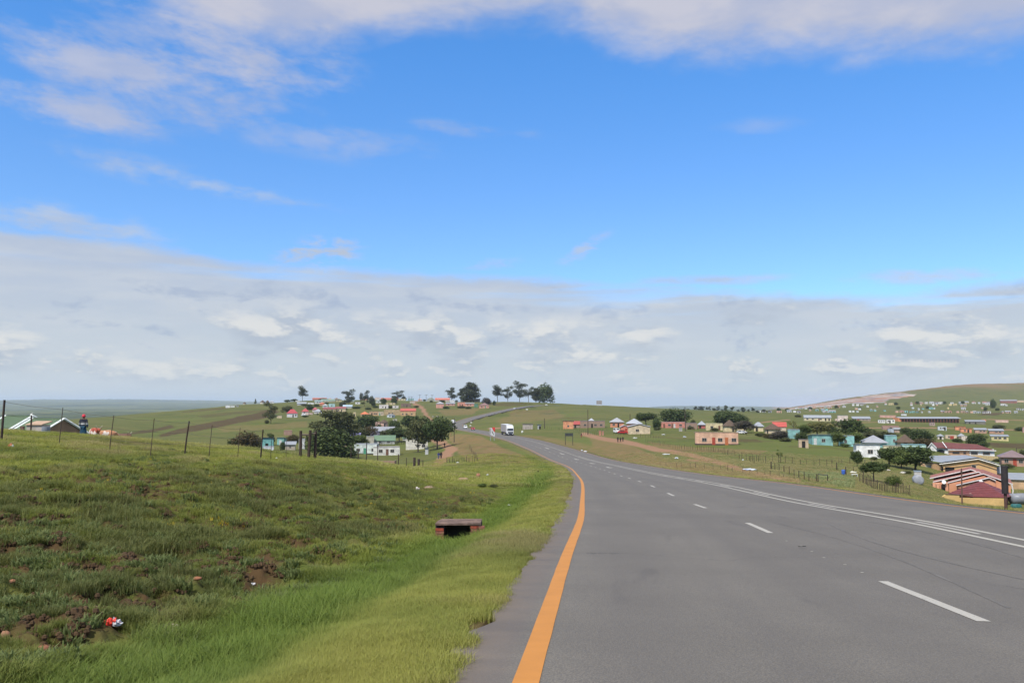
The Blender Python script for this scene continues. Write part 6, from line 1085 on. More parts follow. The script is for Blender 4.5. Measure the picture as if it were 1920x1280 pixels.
# roadside post at the right
x, y, z = place(1886, 949, 30, .9, 1.1); k = y / F; o = empty('roadside_post', (x, y, z), label='thick dark post with a wider sleeve standing at the right road edge', cat='post')
MB().tube([(0, 0, -.5), (0, 0, 34 * k)], 2.8 * k, 10).build('pole', paint((.10, .055, .045), .85, .2, 3), o); MB().tube([(-.2 * k, 0, 31 * k), (0, 0, 58 * k), (.2 * k, 0, 82 * k)], [5.6 * k, 5.9 * k, 5.7 * k], 12).build('sleeve', paint((.035, .030, .030), .7, .2, 3), o)
x, y, z = place(1803, 936, 34, .9, 1.1); k = y / F; o = empty('roadside_post', (x, y, z), label='slim brown post left of the thick sleeved one, before the red hut', cat='post'); MB().tube([(0, 0, -.5), (2 * k, 0, 68 * k)], [1.5 * k, 1.2 * k], 8).build('pole', paint((.13, .075, .055), .85), o)
MB().box(.6 * k, 2.8 * k, -.03, .03, 60 * k, 63 * k).build('bracket', wood2, o)
def pole(u, vt, vb, Y, label, arm=True, name='power_pole', wpx=.8, cat='power pole', box=False):
    x, y, z = place(u, vb, Y); k = y / F; H_ = (vb - vt) * k; o = empty(name, (x, y, z), label=label, cat=cat, group='wooden power poles')
    MB().tube([(0, 0, -.4), (0, 0, H_)], [wpx * k, wpx * .7 * k], 7).build('pole', paint((.075, .055, .045), .9), o)
    if arm: MB().box(-3 * k, 3 * k, -.08, .08, H_ * .93, H_ * .93 + .35 * k).build('crossarm', wood, o)
    if box: MB().box(-1.6 * k, 1.6 * k, -.3, .3, H_ * .84, H_ * .96).build('transformer', paint((.4, .4, .4), .5), o)
pole(851.5, 784, 829, 300, 'power pole with a pale transformer box beside the roadside trees', True, box=False); pole(1102.5, 768, 815, 290, 'tall power pole in front of the brown flat house', False); pole(1021, 784, 803, 400, 'short power pole right of the tin latrine', False)
pole(1285, 763, 808, 320, 'tall power pole in front of the long pink-red house', True); pole(1181.5, 776, 797, 420, 'power pole above the white pyramid roofs', False); pole(1907, 839, 868, 205, 'power pole before the pink pyramid roof at the right edge', False)
for k_, u in enumerate((787, 799, 810)): pole(u, 735, 747, 1000, '%s of the three tall poles on the village skyline' % ('leftmost', 'middle', 'rightmost')[k_], True, wpx=.35)
for k_, u in enumerate((767, 772)): pole(u, 739, 747, 1000, '%s of two short poles over the teal skyline building' % ('left', 'right')[k_], True, wpx=.35)
# fences of the villages
def row(a, b, n, Ya, Yb, h, jit=1.0, rf=1.0):
    out = []
    for i in range(n):
        f = (i + random.uniform(-.25, .25) * (0 < i < n - 1)) / max(1, n - 1); out.append((a[0] + (b[0] - a[0]) * f, a[1] + (b[1] - a[1]) * f, Ya + (Yb - Ya) * f, h * random.uniform(1 - .25 * jit, 1 + .25 * jit), rf * random.uniform(.6, 1.2), random.uniform(-.6, .6)))
    return out
FG = 'pole fences around the village plots'
fence(row((1211, 830), (1256, 838), 14, 232, 205, 8) + row((1262, 839), (1350, 847), 22, 200, 180, 7), 'stick fence from the track past the front of the peach house', 'stick_fence', 1, FG)
fence(row((1354, 850), (1378, 856), 8, 175, 165, 10) + row((1386, 860), (1436, 868), 9, 158, 150, 11), 'stick fence continuing right of the peach house down to the garden plot', 'stick_fence', 1, FG)
fence([(1408, 866, 150, 12), (1414, 869, 145, 14), (1446, 879, 132, 14, 2.0), (1453, 881, 128, 13), (1461, 882, 126, 13), (1470, 885, 122, 12, 1.2), (1480, 889, 118, 15), (1489, 892, 116, 12), (1498, 896, 112, 14, 1.2), (1508, 899, 109, 15, 1.2), (1517, 901, 107, 13), (1531, 902, 105, 14, 1.2)], 'fence of short dark posts in front of the pale green plot', 'post_fence', 1, FG)
fence([(1534, 903, 104, 15, 1.2), (1552, 903, 104, 13, 1.2)], 'low gate frame of two posts and a rail at the plot corner', 'gate_frame', 1, FG, rail=.05)
fence(row((1612, 903), (1645, 918), 14, 110, 98, 20) + row((1650, 920), (1706, 927), 20, 96, 92, 17), 'dense picket fence below the flat-topped acacia at the roadside', 'picket_fence', 1, FG)
fence([(1569, 879, 128, 14, 2.0), (1586, 890, 116, 15, 2.0), (1600, 880, 126, 10)], 'pair of stout posts beside the blue drum', 'post_fence', 1, FG)
fence(row((1425, 863), (1560, 875), 12, 156, 136, 11), 'thin wire fence across the middle of the green plots', 'post_fence', 1, FG); fence(row((1560, 865), (1700, 868), 14, 150, 160, 10), 'fence in front of the white house and the two garden trees', 'post_fence', 1, FG)
fence(row((1060, 804), (1140, 803), 22, 335, 330, 4), 'picket line before the orange and brown buildings', 'picket_fence', 1, FG); fence(row((1086, 814), (1122, 815), 10, 300, 296, 7), 'row of sticks left of the brick gateposts', 'picket_fence', 1, FG); fence(row((1150, 815), (1235, 822), 18, 300, 262, 6), 'stick fence in front of the tan gabled house', 'stick_fence', 1, FG)
fence(row((958, 806), (1058, 803), 26, 420, 350, 5), 'long picket line behind the truck past the tin shed', 'picket_fence', 1, FG); fence(row((880, 842), (896, 865), 10, 230, 165, 9), 'fence running down the slope right of the red path', 'wire_fence', 1, FG); fence(row((838, 868), (890, 866), 12, 168, 165, 10), 'fence across the foot of the red path slope', 'wire_fence', 1, FG)
fence(row((1238, 868), (1500, 899), 20, 130, 88, 9, rf=.6), 'thin wire fence between the tarred road and the dirt track', 'wire_fence', 1, FG); fence(row((711, 836), (760, 829), 24, 320, 335, 7, .4, 1.6), 'black fence running down beside the green-roofed house', 'picket_fence', 2, FG, rail=.10); fence(row((806, 850), (816, 838), 7, 280, 300, 9), 'short fence between the roadside trees and the red path', 'post_fence', 1, FG)
# guard rail
def guard():
    ss = np.arange(620, 812, 4.0); n = np.interp(ss, RS, WR) - .1; x = np.interp(ss, RS, R[:, 0]) + np.interp(ss, RS, RN[:, 0]) * n; y = np.interp(ss, RS, R[:, 1]) + np.interp(ss, RS, RN[:, 1]) * n; z = np.interp(ss, RS, R[:, 2])
    o = empty('guard_rail', (x[0], y[0], z[0]), label='guard rail on dark posts along the climbing upper road', cat='guard rail'); pm = MB().box(-.12, .12, -.12, .12, -1.2, .75).mesh('post', wood)
    for a, b, c in zip(x, y, z): link('post', pm, o, loc=(a - x[0], b - y[0], c - z[0]))
    MB().tube([(a - x[0], b - y[0], c - z[0] + .62) for a, b, c in zip(x, y, z)], .14, 4).build('rail', paint((.35, .36, .37), .4, metal=.3), o)
guard()
# signs
def sign():
    x, y, z = place(921, 826, 285); x -= 0; k = y / F; o = empty('road_sign', (x, y, z), label='white road sign with red shape and black arrow at the left verge', cat='sign')
    wm = paint((.50, .50, .50), .5)
    for a in (-1.2, 5.6): MB().box(a * k - .12, a * k + .12, -.1, .1, -.8, 24 * k).build('post', paint((.25, .25, .25), .5), o)
    MB().prism([(-2.6 * k, 12 * k), (1 * k, 10 * k), (5.5 * k, 8 * k), (7 * k, 8 * k), (7 * k, 16 * k), (3 * k, 24 * k), (-2.6 * k, 24 * k)], -.2, -.1).build('panel', wm, o)
    MB().prism([(1.6 * k, 23 * k), (1.8 * k, 24.5 * k), (6 * k, 25.4 * k), (7.2 * k, 24 * k), (7.2 * k, 18.5 * k), (6 * k, 16 * k)], -.26, -.2).build('red_shape', paint((.55, .05, .04), .5), o)
    MB().prism([(-1.6 * k, 13 * k), (-1.0 * k, 13 * k), (-1.0 * k, 23 * k), (-1.6 * k, 23 * k)], -.25, -.2).prism([(.8 * k, 17 * k), (4.6 * k, 10.5 * k), (5.1 * k, 11.5 * k), (1.6 * k, 18 * k)], -.25, -.2).build('black_mark', paint((.02, .02, .02), .5), o)
sign()
def backsign(u0, u1, vt, vm, vb, Y, label, col=(.05, .055, .05)):
    x, y, z = place((u0 + u1) / 2, vb, Y); k = y / F; w = (u1 - u0) * k / 2; o = empty('road_sign', (x, y, z), label=label, cat='sign'); top = (vb - vt) * k
    for a in (-.92, .92): MB().tube([(a * w, .1, -.6), (a * w, .1, top)], .09, 6).build('post', paint((.06, .05, .045), .8), o)
    MB().box(-w, w, -.04, .04, (vb - vm) * k, top - .05).build('panel', paint(col, .6), o)
backsign(1059.5, 1074.5, 811.5, 817.5, 834.5, 225, 'dark back of a road sign on two posts right of the road')
def billboard():
    x, y, z = place(1123.5, 761, 915); k = y / F; o = empty('billboard', (x, y, z), label='grey billboard frame seen on the crest of the green hill', cat='billboard')
    MB().box(-5.2 * k, 5.2 * k, -.1, .1, 3.5 * k, 10.5 * k).build('panel', paint((.32, .28, .27), .8), o)
    for a in (-4, -1.3, 1.3, 4): MB().box(a * k - .15, a * k + .15, -.35, -.1, -1, 10.5 * k).build('post', paint((.5, .48, .46), .7), o)
    for b in (4, 7, 10): MB().box(-5.2 * k, 5.2 * k, -.6, -.36, b * k - .1, b * k + .15).build('frame_rail', paint((.5, .48, .46), .7), o)
billboard()
for u, v, w_, lab in ((883.5, 791.5, 3, 'small white sign on the inside of the road bend'), (882, 797.5, 3, 'low pale marker below the white sign in the bend'), (988, 767.5, 4, 'low pale board beside the upper road'), (1024.5, 758.5, 3.4, 'white marker board at the crest of the upper road')):
    x, y, z = place(u, v + 2, 560 if u < 900 else 830); k = y / F; o = empty('marker_board', (x, y, z), label=lab, cat='sign'); MB().box(-w_ * k / 2, w_ * k / 2, -.05, .05, 1.2 * k, 3 * k).build('panel', paint((.66, .64, .58), .6), o); MB().box(-.1, .1, .05, .2, -.5, 2.6 * k).build('post', wood, o)
# ------------------------------------------------------------------ vehicles
tyre = paint((.025, .025, .025), .8); rim = paint((.35, .35, .35), .4)
def wheel(par, x, y, r, w=.28):
    a = MB().ring([(r * .6, -w / 2), (r * .95, -w / 2), (r, -w / 4), (r, w / 4), (r * .95, w / 2), (r * .6, w / 2)], 18).build('wheel', tyre, par, loc=(x, y, r), rot=(0, pi / 2, 0)); MB().ring([(.05, -w * .52), (r * .6, -w * .45), (r * .6, w * .45), (.05, w * .52)], 12).build('rim', rim, a)
def truck(u, v):
    x, y, z, rz = roadpos(u, v, 6.5, 9.5); o = empty('truck', (x, y, z), rz + .03, label='white articulated truck with a grey trailer coming up the road', cat='truck')
    wp_ = paint((.78, .78, .77), .35, .04); dk_ = paint((.03, .03, .035), .6)
    MB().prismx([(-.05, .75), (-.02, 1.9), (.22, 3.1), (.55, 3.75), (2.1, 3.9), (2.1, .75)], -1.22, 1.22).build('cab', wp_, o)
    a = MB().add([(-1.08, -.03 + .0, 1.95), (1.08, -.03, 1.95), (1.04, .16, 2.85), (-1.04, .16, 2.85), (-1.08, -.09, 1.95), (1.08, -.09, 1.95), (1.04, .10, 2.85), (-1.04, .10, 2.85)], [(4, 5, 6, 7), (0, 4, 7, 3), (1, 2, 6, 5), (3, 7, 6, 2), (0, 1, 5, 4), (3, 2, 1, 0)]).build('windscreen', glass(), o)
    MB().box(-1.05, 1.05, -.12, -.02, 1.25, 1.55).box(-1.0, 1.0, -.11, -.02, .95, 1.15).build('grille', dk_, o); MB().box(-1.24, 1.24, -.22, .1, .35, .85).build('bumper', dk_, o)
    for s_ in (-1, 1):
        MB().box(s_ * .85 - .18, s_ * .85 + .18, -.25, -.2, .55, .78).build('headlight', paint((.7, .7, .65), .2), o); MB().box(s_ * 1.32 - .1, s_ * 1.32 + .1, -.05, .1, 1.9, 2.6).build('mirror', dk_, o)
        MB().box(s_ * 1.222 - .012, s_ * 1.222 + .012, .35, 1.25, 1.9, 2.75).build('side_window', glass(), o)
    MB().box(-1.28, 1.28, 2.5, 15.2, 1.25, 4.15).build('trailer', paint((.34, .31, .30), .6, .1, .5), o); MB().box(-1.30, 1.30, 2.45, 2.6, 1.25, 4.2).box(-1.3, 1.3, 2.4, 15.25, 4.15, 4.22).build('trailer_frame', wp_, o); MB().box(-1.0, 1.0, .6, 15, .75, 1.25).build('chassis', dk_, o)
    for yy in (.9, 3.6, 4.8, 11.6, 12.8, 14.0):
        for s_ in (-1, 1): wheel(o, s_ * 1.08, yy, .5, .32)
truck(957, 816.5)
def car(pos, rz, col, label, kind='car', name='car', cat=None, sc=1.0):
    x, y, z = pos; o = empty(name, (x, y, z), rz, label=label, cat=cat or name); o.scale = (sc, sc, sc); pm = paint(col, .3, .04); van = kind == 'van'
    prof = [(-2.1, .35), (-2.15, .7), (-1.95, .88), (-1.05, 1.0), (-.4, 1.46), (1.1, 1.48), (1.75, 1.05), (2.1, .98), (2.15, .4)] if not van else [(-2.2, .35), (-2.25, .8), (-2.0, 1.1), (-1.35, 1.25), (-.75, 1.95), (2.1, 2.0), (2.2, 1.2), (2.2, .4)]
    MB().prismx(prof, -.84, .84).build('body', pm, o)
    a, b = ((-1.0, 1.03), (-.45, 1.42)) if not van else ((-1.30, 1.3), (-.80, 1.88))
    MB().add([(-.72, a[0] - .04, a[1]), (.72, a[0] - .04, a[1]), (.66, b[0] - .04, b[1]), (-.66, b[0] - .04, b[1])], [(0, 1, 2, 3)]).build('windscreen', glass(), o)
    for s_ in (-1, 1):
        t1 = 1.42 if not van else 1.85; t0 = 1.02 if not van else 1.3
        MB().prismx([(-.7, t0), (-.35, t1), (1.0 if not van else 1.9, t1), (1.4 if not van else 1.95, t0)], s_ * .845 - .006, s_ * .845 + .006).build('side_window', glass(), o)
        MB().box(s_ * .6 - .16, s_ * .6 + .16, -2.19 - .08 * van, -2.12, .62, .80).build('headlight', paint((.7, .7, .66), .2), o)
        for yy in (-1.35, 1.35): wheel(o, s_ * .78, yy, .32, .2)
    MB().box(-.7, .7, -2.2 - .07 * van, -2.1, .38, .55).build('bumper', paint((.05, .05, .05), .6), o)
    return o
p = roadpos(872.5, 803.5, 6, 9); car(p[:3], p[3], (.74, .74, .74), 'white van coming round the valley bend', 'van', 'van'); p = roadpos(887, 806, 3, 9); car(p[:3], p[3], (.45, .03, .04), 'low red car on the road beyond the truck', 'car', 'car')
p = roadpos(850, 793.5, 1, 5); car(p[:3], p[3] + pi, (.74, .74, .74), 'white minibus at the outside of the valley bend', 'van', 'minibus', sc=1.25); p = roadpos(966, 768.5, 6, 9); car(p[:3], p[3], (.62, .62, .63), 'silver car climbing the upper road', 'car', 'car')
x, y, z = place(1157, 812, 310); car((x, y, z), .25, (.74, .74, .74), 'white van parked beside the tan gabled house', 'van', 'van'); x, y, z = place(1168, 813, 306); car((x, y, z), 1.35, (.42, .03, .03), 'long red car parked in front of the tan gabled house', 'car', 'car', sc=1.0)
x, y, z = place(1391, 813, 300); car((x, y, z), .6, (.66, .66, .66), 'pale car under the brownish tree between thatched huts', 'car', 'car')
x, y, z = place(568, 779, 625); car((x, y, z), .6, (.70, .70, .70), 'white car beside the crimson-roofed houses', 'car', 'car')
# ------------------------------------------------------------------ people and cattle
def skin(name, pts, edges, rad, mat, parent, root=0, sub=1):
    me = bpy.data.meshes.new(name); me.from_pydata(pts, edges, []); me.skin_vertices if hasattr(me, 'skin_vertices') else None
    o = link(name, me, parent); md = o.modifiers.new('skin', 'SKIN')
    sv = me.skin_vertices[0].data if len(me.skin_vertices) else None
    if sv is None:
        import bmesh
        bm = bmesh.new(); bm.from_mesh(me); bm.verts.layers.skin.verify(); bm.to_mesh(me); bm.free(); sv = me.skin_vertices[0].data
    for i, r_ in enumerate(rad): sv[i].radius = r_ if isinstance(r_, tuple) else (r_, r_); sv[i].use_root = (i == root)
    md.use_smooth_shade = True; s2 = o.modifiers.new('sub', 'SUBSURF'); s2.levels = sub; s2.render_levels = sub; me.materials.append(mat); return o
skinm = paint((.09, .045, .03), .6)
def person(pos, rz, h, label, top, legs, hat=None, stride=.18, stripe=None, arms=(.05, .05), skirt=False):
    o = empty('person', pos, rz, label=label, cat='person'); s = h / 1.75; o.scale = (s, s, s)
    a, b = arms; S = stride
    J = {'pel': (0, 0, .95), 'ch': (0, .02, 1.28), 'sh': (0, .01, 1.44), 'nk': (0, 0, 1.52), 'hd': (0, -.02, 1.64), 'tp': (0, 0, 1.72),
         'hl': (-.10, 0, .90), 'kl': (-.11, -S * .6, .50), 'al': (-.11, S * .2 - S, .09), 'tl': (-.12, -S * .8 - .15, .03), 'hr': (.10, 0, .90), 'kr': (.11, S * .2, .50), 'ar': (.11, S, .10), 'tr': (.12, S - .15, .03),
         'sl': (-.19, .01, 1.42), 'el': (-.27, .04, 1.14), 'wl': (-.25, -.12 - a, .92), 'fl': (-.24, -.16 - a, .84), 'sr': (.19, .01, 1.42), 'er': (.27, .04, 1.14), 'wr': (.25, -.12 - b, .92), 'fr': (.24, -.16 - b, .84)}
    K = list(J); E = [('pel', 'ch'), ('ch', 'sh'), ('sh', 'nk'), ('nk', 'hd'), ('hd', 'tp'), ('pel', 'hl'), ('hl', 'kl'), ('kl', 'al'), ('al', 'tl'), ('pel', 'hr'), ('hr', 'kr'), ('kr', 'ar'), ('ar', 'tr'), ('sh', 'sl'), ('sl', 'el'), ('el', 'wl'), ('wl', 'fl'), ('sh', 'sr'), ('sr', 'er'), ('er', 'wr'), ('wr', 'fr')]
    rad = {'pel': (.15, .11), 'ch': (.16, .11), 'sh': (.13, .09), 'nk': .06, 'hd': (.085, .10), 'tp': .06, 'hl': .09, 'kl': .06, 'al': .045, 'tl': .04, 'hr': .09, 'kr': .06, 'ar': .045, 'tr': .04, 'sl': .065, 'el': .045, 'wl': .033, 'fl': .03, 'sr': .065, 'er': .045, 'wr': .033, 'fr': .03}
    ix = {k: i for i, k in enumerate(K)}; skin('body', [J[k] for k in K], [(ix[p_], ix[q]) for p_, q in E], [rad[k] for k in K], skinm, o, ix['pel'])
    def sub(name, keys, edges, grow, mat):
        ii = {k: i for i, k in enumerate(keys)}; return skin(name, [J[k] for k in keys], [(ii[p_], ii[q]) for p_, q in edges], [tuple(v + grow for v in (rad[k] if isinstance(rad[k], tuple) else (rad[k],) * 2)) for k in keys], mat, o, 0)
    sub('jacket', ['ch', 'pel', 'sh', 'sl', 'el', 'wl', 'sr', 'er', 'wr'], [('ch', 'pel'), ('ch', 'sh'), ('sh', 'sl'), ('sl', 'el'), ('el', 'wl'), ('sh', 'sr'), ('sr', 'er'), ('er', 'wr')], .03, stripe or paint(top, .9))
    sub('trousers', ['pel', 'hl', 'kl', 'al', 'hr', 'kr', 'ar'], [('pel', 'hl'), ('hl', 'kl'), ('kl', 'al'), ('pel', 'hr'), ('hr', 'kr'), ('kr', 'ar')], .025, paint(legs, .9))
    if skirt: MB().ring([(.17, .98), (.20, .8), (.25, .45), (.26, .42), (.2, .45)], 16, sy=.75).build('skirt', paint(legs, .9), o, smooth=True)
    if hat: MB().ring([(.115, 1.60), (.125, 1.64), (.12, 1.72), (.08, 1.79), (.02, 1.81)], 14).build('hat', paint(hat, .8), o, smooth=True)
    else: MB().ring([(.10, 1.66), (.10, 1.71), (.07, 1.765), (.01, 1.78)], 12).build('hair', paint((.015, .012, .01), .9), o, smooth=True)
    return o
m, t, b = bsdf('striped_jacket'); tc = t.node('ShaderNodeTexCoord').outputs['Object']; sp = t.node('ShaderNodeSeparateXYZ'); t.l.new(tc, sp.inputs[0])
q = t.m('MULTIPLY', t.ss(sp.outputs[2], 1.09, 1.10), t.ss(sp.outputs[2], 1.18, 1.17)); q2 = t.m('MULTIPLY', t.ss(sp.outputs[2], 1.22, 1.23), t.ss(sp.outputs[2], 1.25, 1.24))
c_ = t.mix(t.ss(sp.outputs[2], 1.08, 1.07), (.012, .015, .03), (.02, .09, .16)); t.l.new(t.mix(t.m('MAXIMUM', q, t.m('MULTIPLY', q2, .4)), c_, (.6, .6, .58)), b.inputs['Base Color']); b.inputs['Roughness'].default_value = .9
x, y, z = place(155.5, 824, 64, .9, 1.1); person((x, y, z), pi, 1.72, 'herder in a red cap and navy jacket with a white stripe beside the green roofs', (.02, .03, .05), (.012, .05, .085), (.60, .05, .07), .06, m, (-.02, -.02), True)
for u, v, h, lab, tp, lg, rz in ((1158.5, 828.5, 1.75, 'left of three walkers in dark clothes on the dirt track', (.03, .03, .035), (.03, .03, .04), .2), (1163.5, 828.5, 1.6, 'middle of three walkers in dark clothes on the dirt track', (.015, .02, .02), (.02, .02, .02), 0), (1168, 828, 1.65, 'right of three walkers in dark clothes on the dirt track', (.04, .03, .03), (.02, .02, .03), -.1),
                             (822.5, 860.5, 1.72, 'walker in a blue top on the red path on the left', (.03, .05, .22), (.10, .12, .20), .4), (827, 860, 1.7, 'walker in a black top beside the blue one on the red path', (.015, .015, .02), (.02, .02, .03), .4), (833.5, 838.5, 1.7, 'lone walker farther up the red path under the trees', (.02, .02, .03), (.02, .02, .02), 0),
                             (1090, 817.5, 1.6, 'figure in a dark top and red skirt near the orange buildings', (.03, .02, .02), (.35, .05, .04), .3)):
    x, y, z = place(u, v, 263 if u > 1100 else 250); person((x, y, z), rz, h, lab, tp, lg)
def cow(u, v, Y, rz, col, label, name='cow'):
    x, y, z = place(u, v, Y, .92, 1.1); o = empty(name, (x, y, z), rz, label=label, cat=name)
    J = [(0, 0, 1.12), (0, .55, 1.15), (0, .85, 1.10), (0, -.55, 1.10), (0, -.85, 1.25), (0, -1.08, 1.35), (0, -1.30, 1.18), (-.2, .68, .78), (-.2, .80, .42), (-.2, .72, .04), (.2, .68, .78), (.2, .80, .42), (.2, .72, .04), (-.18, -.55, .70), (-.18, -.52, .38), (-.18, -.55, .04), (.18, -.55, .70), (.18, -.52, .38), (.18, -.55, .04), (0, .98, .95), (0, 1.0, .5)]
    E = [(0, 1), (1, 2), (0, 3), (3, 4), (4, 5), (5, 6), (1, 7), (7, 8), (8, 9), (1, 10), (10, 11), (11, 12), (3, 13), (13, 14), (14, 15), (3, 16), (16, 17), (17, 18), (2, 19), (19, 20)]
    Rr_ = [(.30, .34), (.29, .30), (.22, .20), (.25, .32), (.15, .2), (.13, .14), (.09, .09), .13, .065, .05, .13, .065, .05, .10, .06, .05, .10, .06, .05, .035, .03]
    m, t, b = bsdf('cow_hide'); tc = t.node('ShaderNodeTexCoord').outputs['Object']; n = t.noise(tc, 2.0, 2, .5); t.l.new(t.mix(t.ss(n, .52, .56), col, (.62, .55, .48)), b.inputs['Base Color']); b.inputs['Roughness'].default_value = .85
    skin('body', J, E, Rr_, m, o, 0)
    for s_ in (-1, 1): MB().tube([(s_ * .10, -1.08, 1.47), (s_ * .22, -1.10, 1.56), (s_ * .24, -1.12, 1.68)], [.03, .022, .006], 6).build('horn', paint((.5, .45, .35), .5), o); MB().ring([(.01, -.06), (.05, 0), (.01, .07)], 8, sy=.3).build('ear', m, o, loc=(s_ * .17, -1.03, 1.40), rot=(0, 1.3 * s_, 0))
cow(177, 829, 76, .75, (.32, .06, .03), 'red-brown and white cow lying low behind the crest beside the herder'); cow(198, 831, 79, -1.1, (.42, .20, .10), 'pale tan cow right of the red-brown one behind the crest'); cow(224, 834, 84, 1.3, (.12, .06, .04), 'dark brown calf farthest right of the cattle', 'calf')
cow(812, 783, 640, 1.2, (.03, .02, .02), 'left of two black cows grazing beside the hill road'); cow(820, 783, 640, 1.4, (.03, .02, .02), 'right of two black cows grazing beside the hill road')
# ------------------------------------------------------------------ green-roofed houses behind the bank
def green_house(u, vr, Y, L_, label, dz=0, shift=0):
    th = radians(35); x = s_of(u, vr) * Y; z = zv(vr, Y) + dz; rx, ry = cos(th), -sin(th); o = empty('house', (x - rx * (L_ / 2 + shift), Y - ry * (L_ / 2 + shift), z - 5), -th, label=label, cat='house')
    W_ = 4.0; rh = 2.45; MB().prismx([(-W_ + .3, -3), (W_ - .3, -3), (W_ - .3, 5 - rh), (0, 4.85), (-W_ + .3, 5 - rh)], -L_ / 2 + .3, L_ / 2 - .3).build('wall', paint((.30, .19, .12), .9), o)
    gm = paint((.17, .24, .135), .5, .12, .5, 0, 0, 'iron')
    for s_ in (-1, 1):
        MB().add([(-L_ / 2, 0, 5), (L_ / 2, 0, 5), (L_ / 2, s_ * W_, 5 - rh), (-L_ / 2, s_ * W_, 5 - rh), (-L_ / 2, 0, 4.92), (L_ / 2, 0, 4.92), (L_ / 2, s_ * W_, 4.92 - rh), (-L_ / 2, s_ * W_, 4.92 - rh)], [(0, 1, 2, 3)[::-s_], (4, 5, 6, 7)[::s_], (2, 3, 7, 6), (0, 1, 5, 4)]).build('roof', gm, o)
        rb = MB().box(-.03, .03, -.01, .01, 0, .01)
        for e in (-1, 1): MB().tube([(e * (L_ / 2 + .05), 0, 5.05), (e * (L_ / 2 + .05), s_ * (W_ + .1), 5.0 - rh)], .17, 4).build('barge_board', paint((.70, .74, .72), .6), o)
    n = int(L_ / .38); rmesh = MB().prismx([(0, 5.0), (-W_, 5.0 - rh), (-W_, 5.05 - rh), (0, 5.06)], -.04, .04).mesh('roof_rib', gm)
    for i in range(n): link('roof_rib', rmesh, o, loc=(-L_ / 2 + (i + .5) * L_ / n, 0, 0))
    MB().tube([(-L_ / 2, 0, 5.06), (L_ / 2, 0, 5.06)], .12, 6).build('ridge_cap', paint((.10, .13, .09), .6), o)
    return o
green_house(120, 785, 128, 9.6, 'house with a green corrugated roof and white-edged gable behind the bank'); green_house(120, 785, 128, 9.0, 'second green corrugated roof cut by the left edge', .35, 9.9)
def small(name, cat, label, u, v, Y, fn):
    x, y, z = place(u, v, Y, .95, 1.08); o = empty(name, (x, y, z), label=label, cat=cat); fn(o, y / F); return o
small('outhouse', 'outhouse', 'beige outhouse with a tan slanting lid roof before the green roof', 63, 826, 62, lambda o, k: (MB().box(-14.5 * k, 14.5 * k, 0, 1.2, -1, 29 * k).build('wall', paint((.42, .37, .32), .9), o), MB().prismx([(-.1, 29 * k), (1.4, 34 * k), (1.4, 36 * k), (-.1, 30.5 * k)], -15.5 * k, 15.5 * k).build('roof', paint((.46, .32, .22), .8), o)))
small('dark_post', 'post', 'dark post in front of the beige outhouse with a white rag on top', 57, 827, 58, lambda o, k: (MB().tube([(0, 0, -.5), (0, 0, 45 * k)], 1.5 * k, 7).build('post', wood, o)))
small('tin_drum', 'drum', 'blue-grey ribbed metal tank right of the beige outhouse', 85, 826, 62, lambda o, k: (MB().ring([(7 * k, -.5), (7 * k, 26 * k)], 16).build('drum_body', paint((.22, .25, .29), .5), o), [MB().ring([(7.3 * k, z_), (7.3 * k, z_ + .03)], 16).build('hoop', paint((.18, .2, .24), .5), o) for z_ in (8 * k, 14 * k, 20 * k)]))
small('brown_box', 'box', 'small brown box on a stand left of the beige outhouse', 41, 826, 62, lambda o, k: (MB().box(-3 * k, 3 * k, -.1, .1, 15 * k, 27 * k).build('box_body', paint((.15, .09, .07), .9), o), MB().box(-.5 * k, .5 * k, -.04, .04, -.4, 15 * k).build('stand', wood, o)))
# ------------------------------------------------------------------ culvert
def culvert():
    Y = 22.0; x = s_of(860, 1000) * Y; k = Y / F; zt = zv(981, Y - .25); o = empty('culvert', (x, Y, zt - .5), label='concrete slab culvert on brick piers in the roadside ditch', cat='culvert')
    zz_ = .5
    MB().add([(-42 * k, -.25, zz_ - .045), (42 * k, -.25, zz_ - .04), (42 * k, .50, zz_ - .04), (-42 * k, .50, zz_ - .04), (-42 * k, -.25, zz_), (41 * k, -.25, zz_ + .01), (42 * k, .50, zz_ + .02), (-34 * k, .50, zz_ + .02), (-40 * k, .2, zz_ + .01)], [(3, 2, 1, 0), (4, 5, 6, 7, 8), (0, 1, 5, 4), (1, 2, 6, 5), (2, 3, 7, 6), (3, 0, 4, 8, 7)]).build('slab', paint((.17, .115, .09), .9, .35, 5, 0, .6), o)
    bm_ = [paint(c, .9, .2, 12, 0, .5) for c in ((.30, .07, .04), (.24, .10, .07), (.19, .09, .06))]
    bk_ = [MB().box(-.105, .105, -.05, .05, 0, .062).mesh('brick', m_) for m_ in bm_]
    for i in range(6):
        for s_, xs in ((-1, (-34 * k,)), (1, (30 * k, 41 * k))):
            for j, xx in enumerate(xs): link('brick', bk_[(i + j) % 3], o, loc=(xx + .006 * (i % 2), -.20, zz_ - .13 - i * .072 - (.06 if s_ < 0 else 0)))
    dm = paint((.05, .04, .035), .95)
    MB().box(-42 * k, -25 * k, -.14, .6, -.4, zz_ - .06).box(25 * k, 42 * k, -.14, .6, -.4, zz_ - .06).build('side_wall', dm, o); MB().box(-25 * k, 25 * k, .5, .58, -.4, zz_ - .06).build('shade_back_wall', dm, o)  # dark side and back walls added to enclose the opening and shadow its inside
culvert()
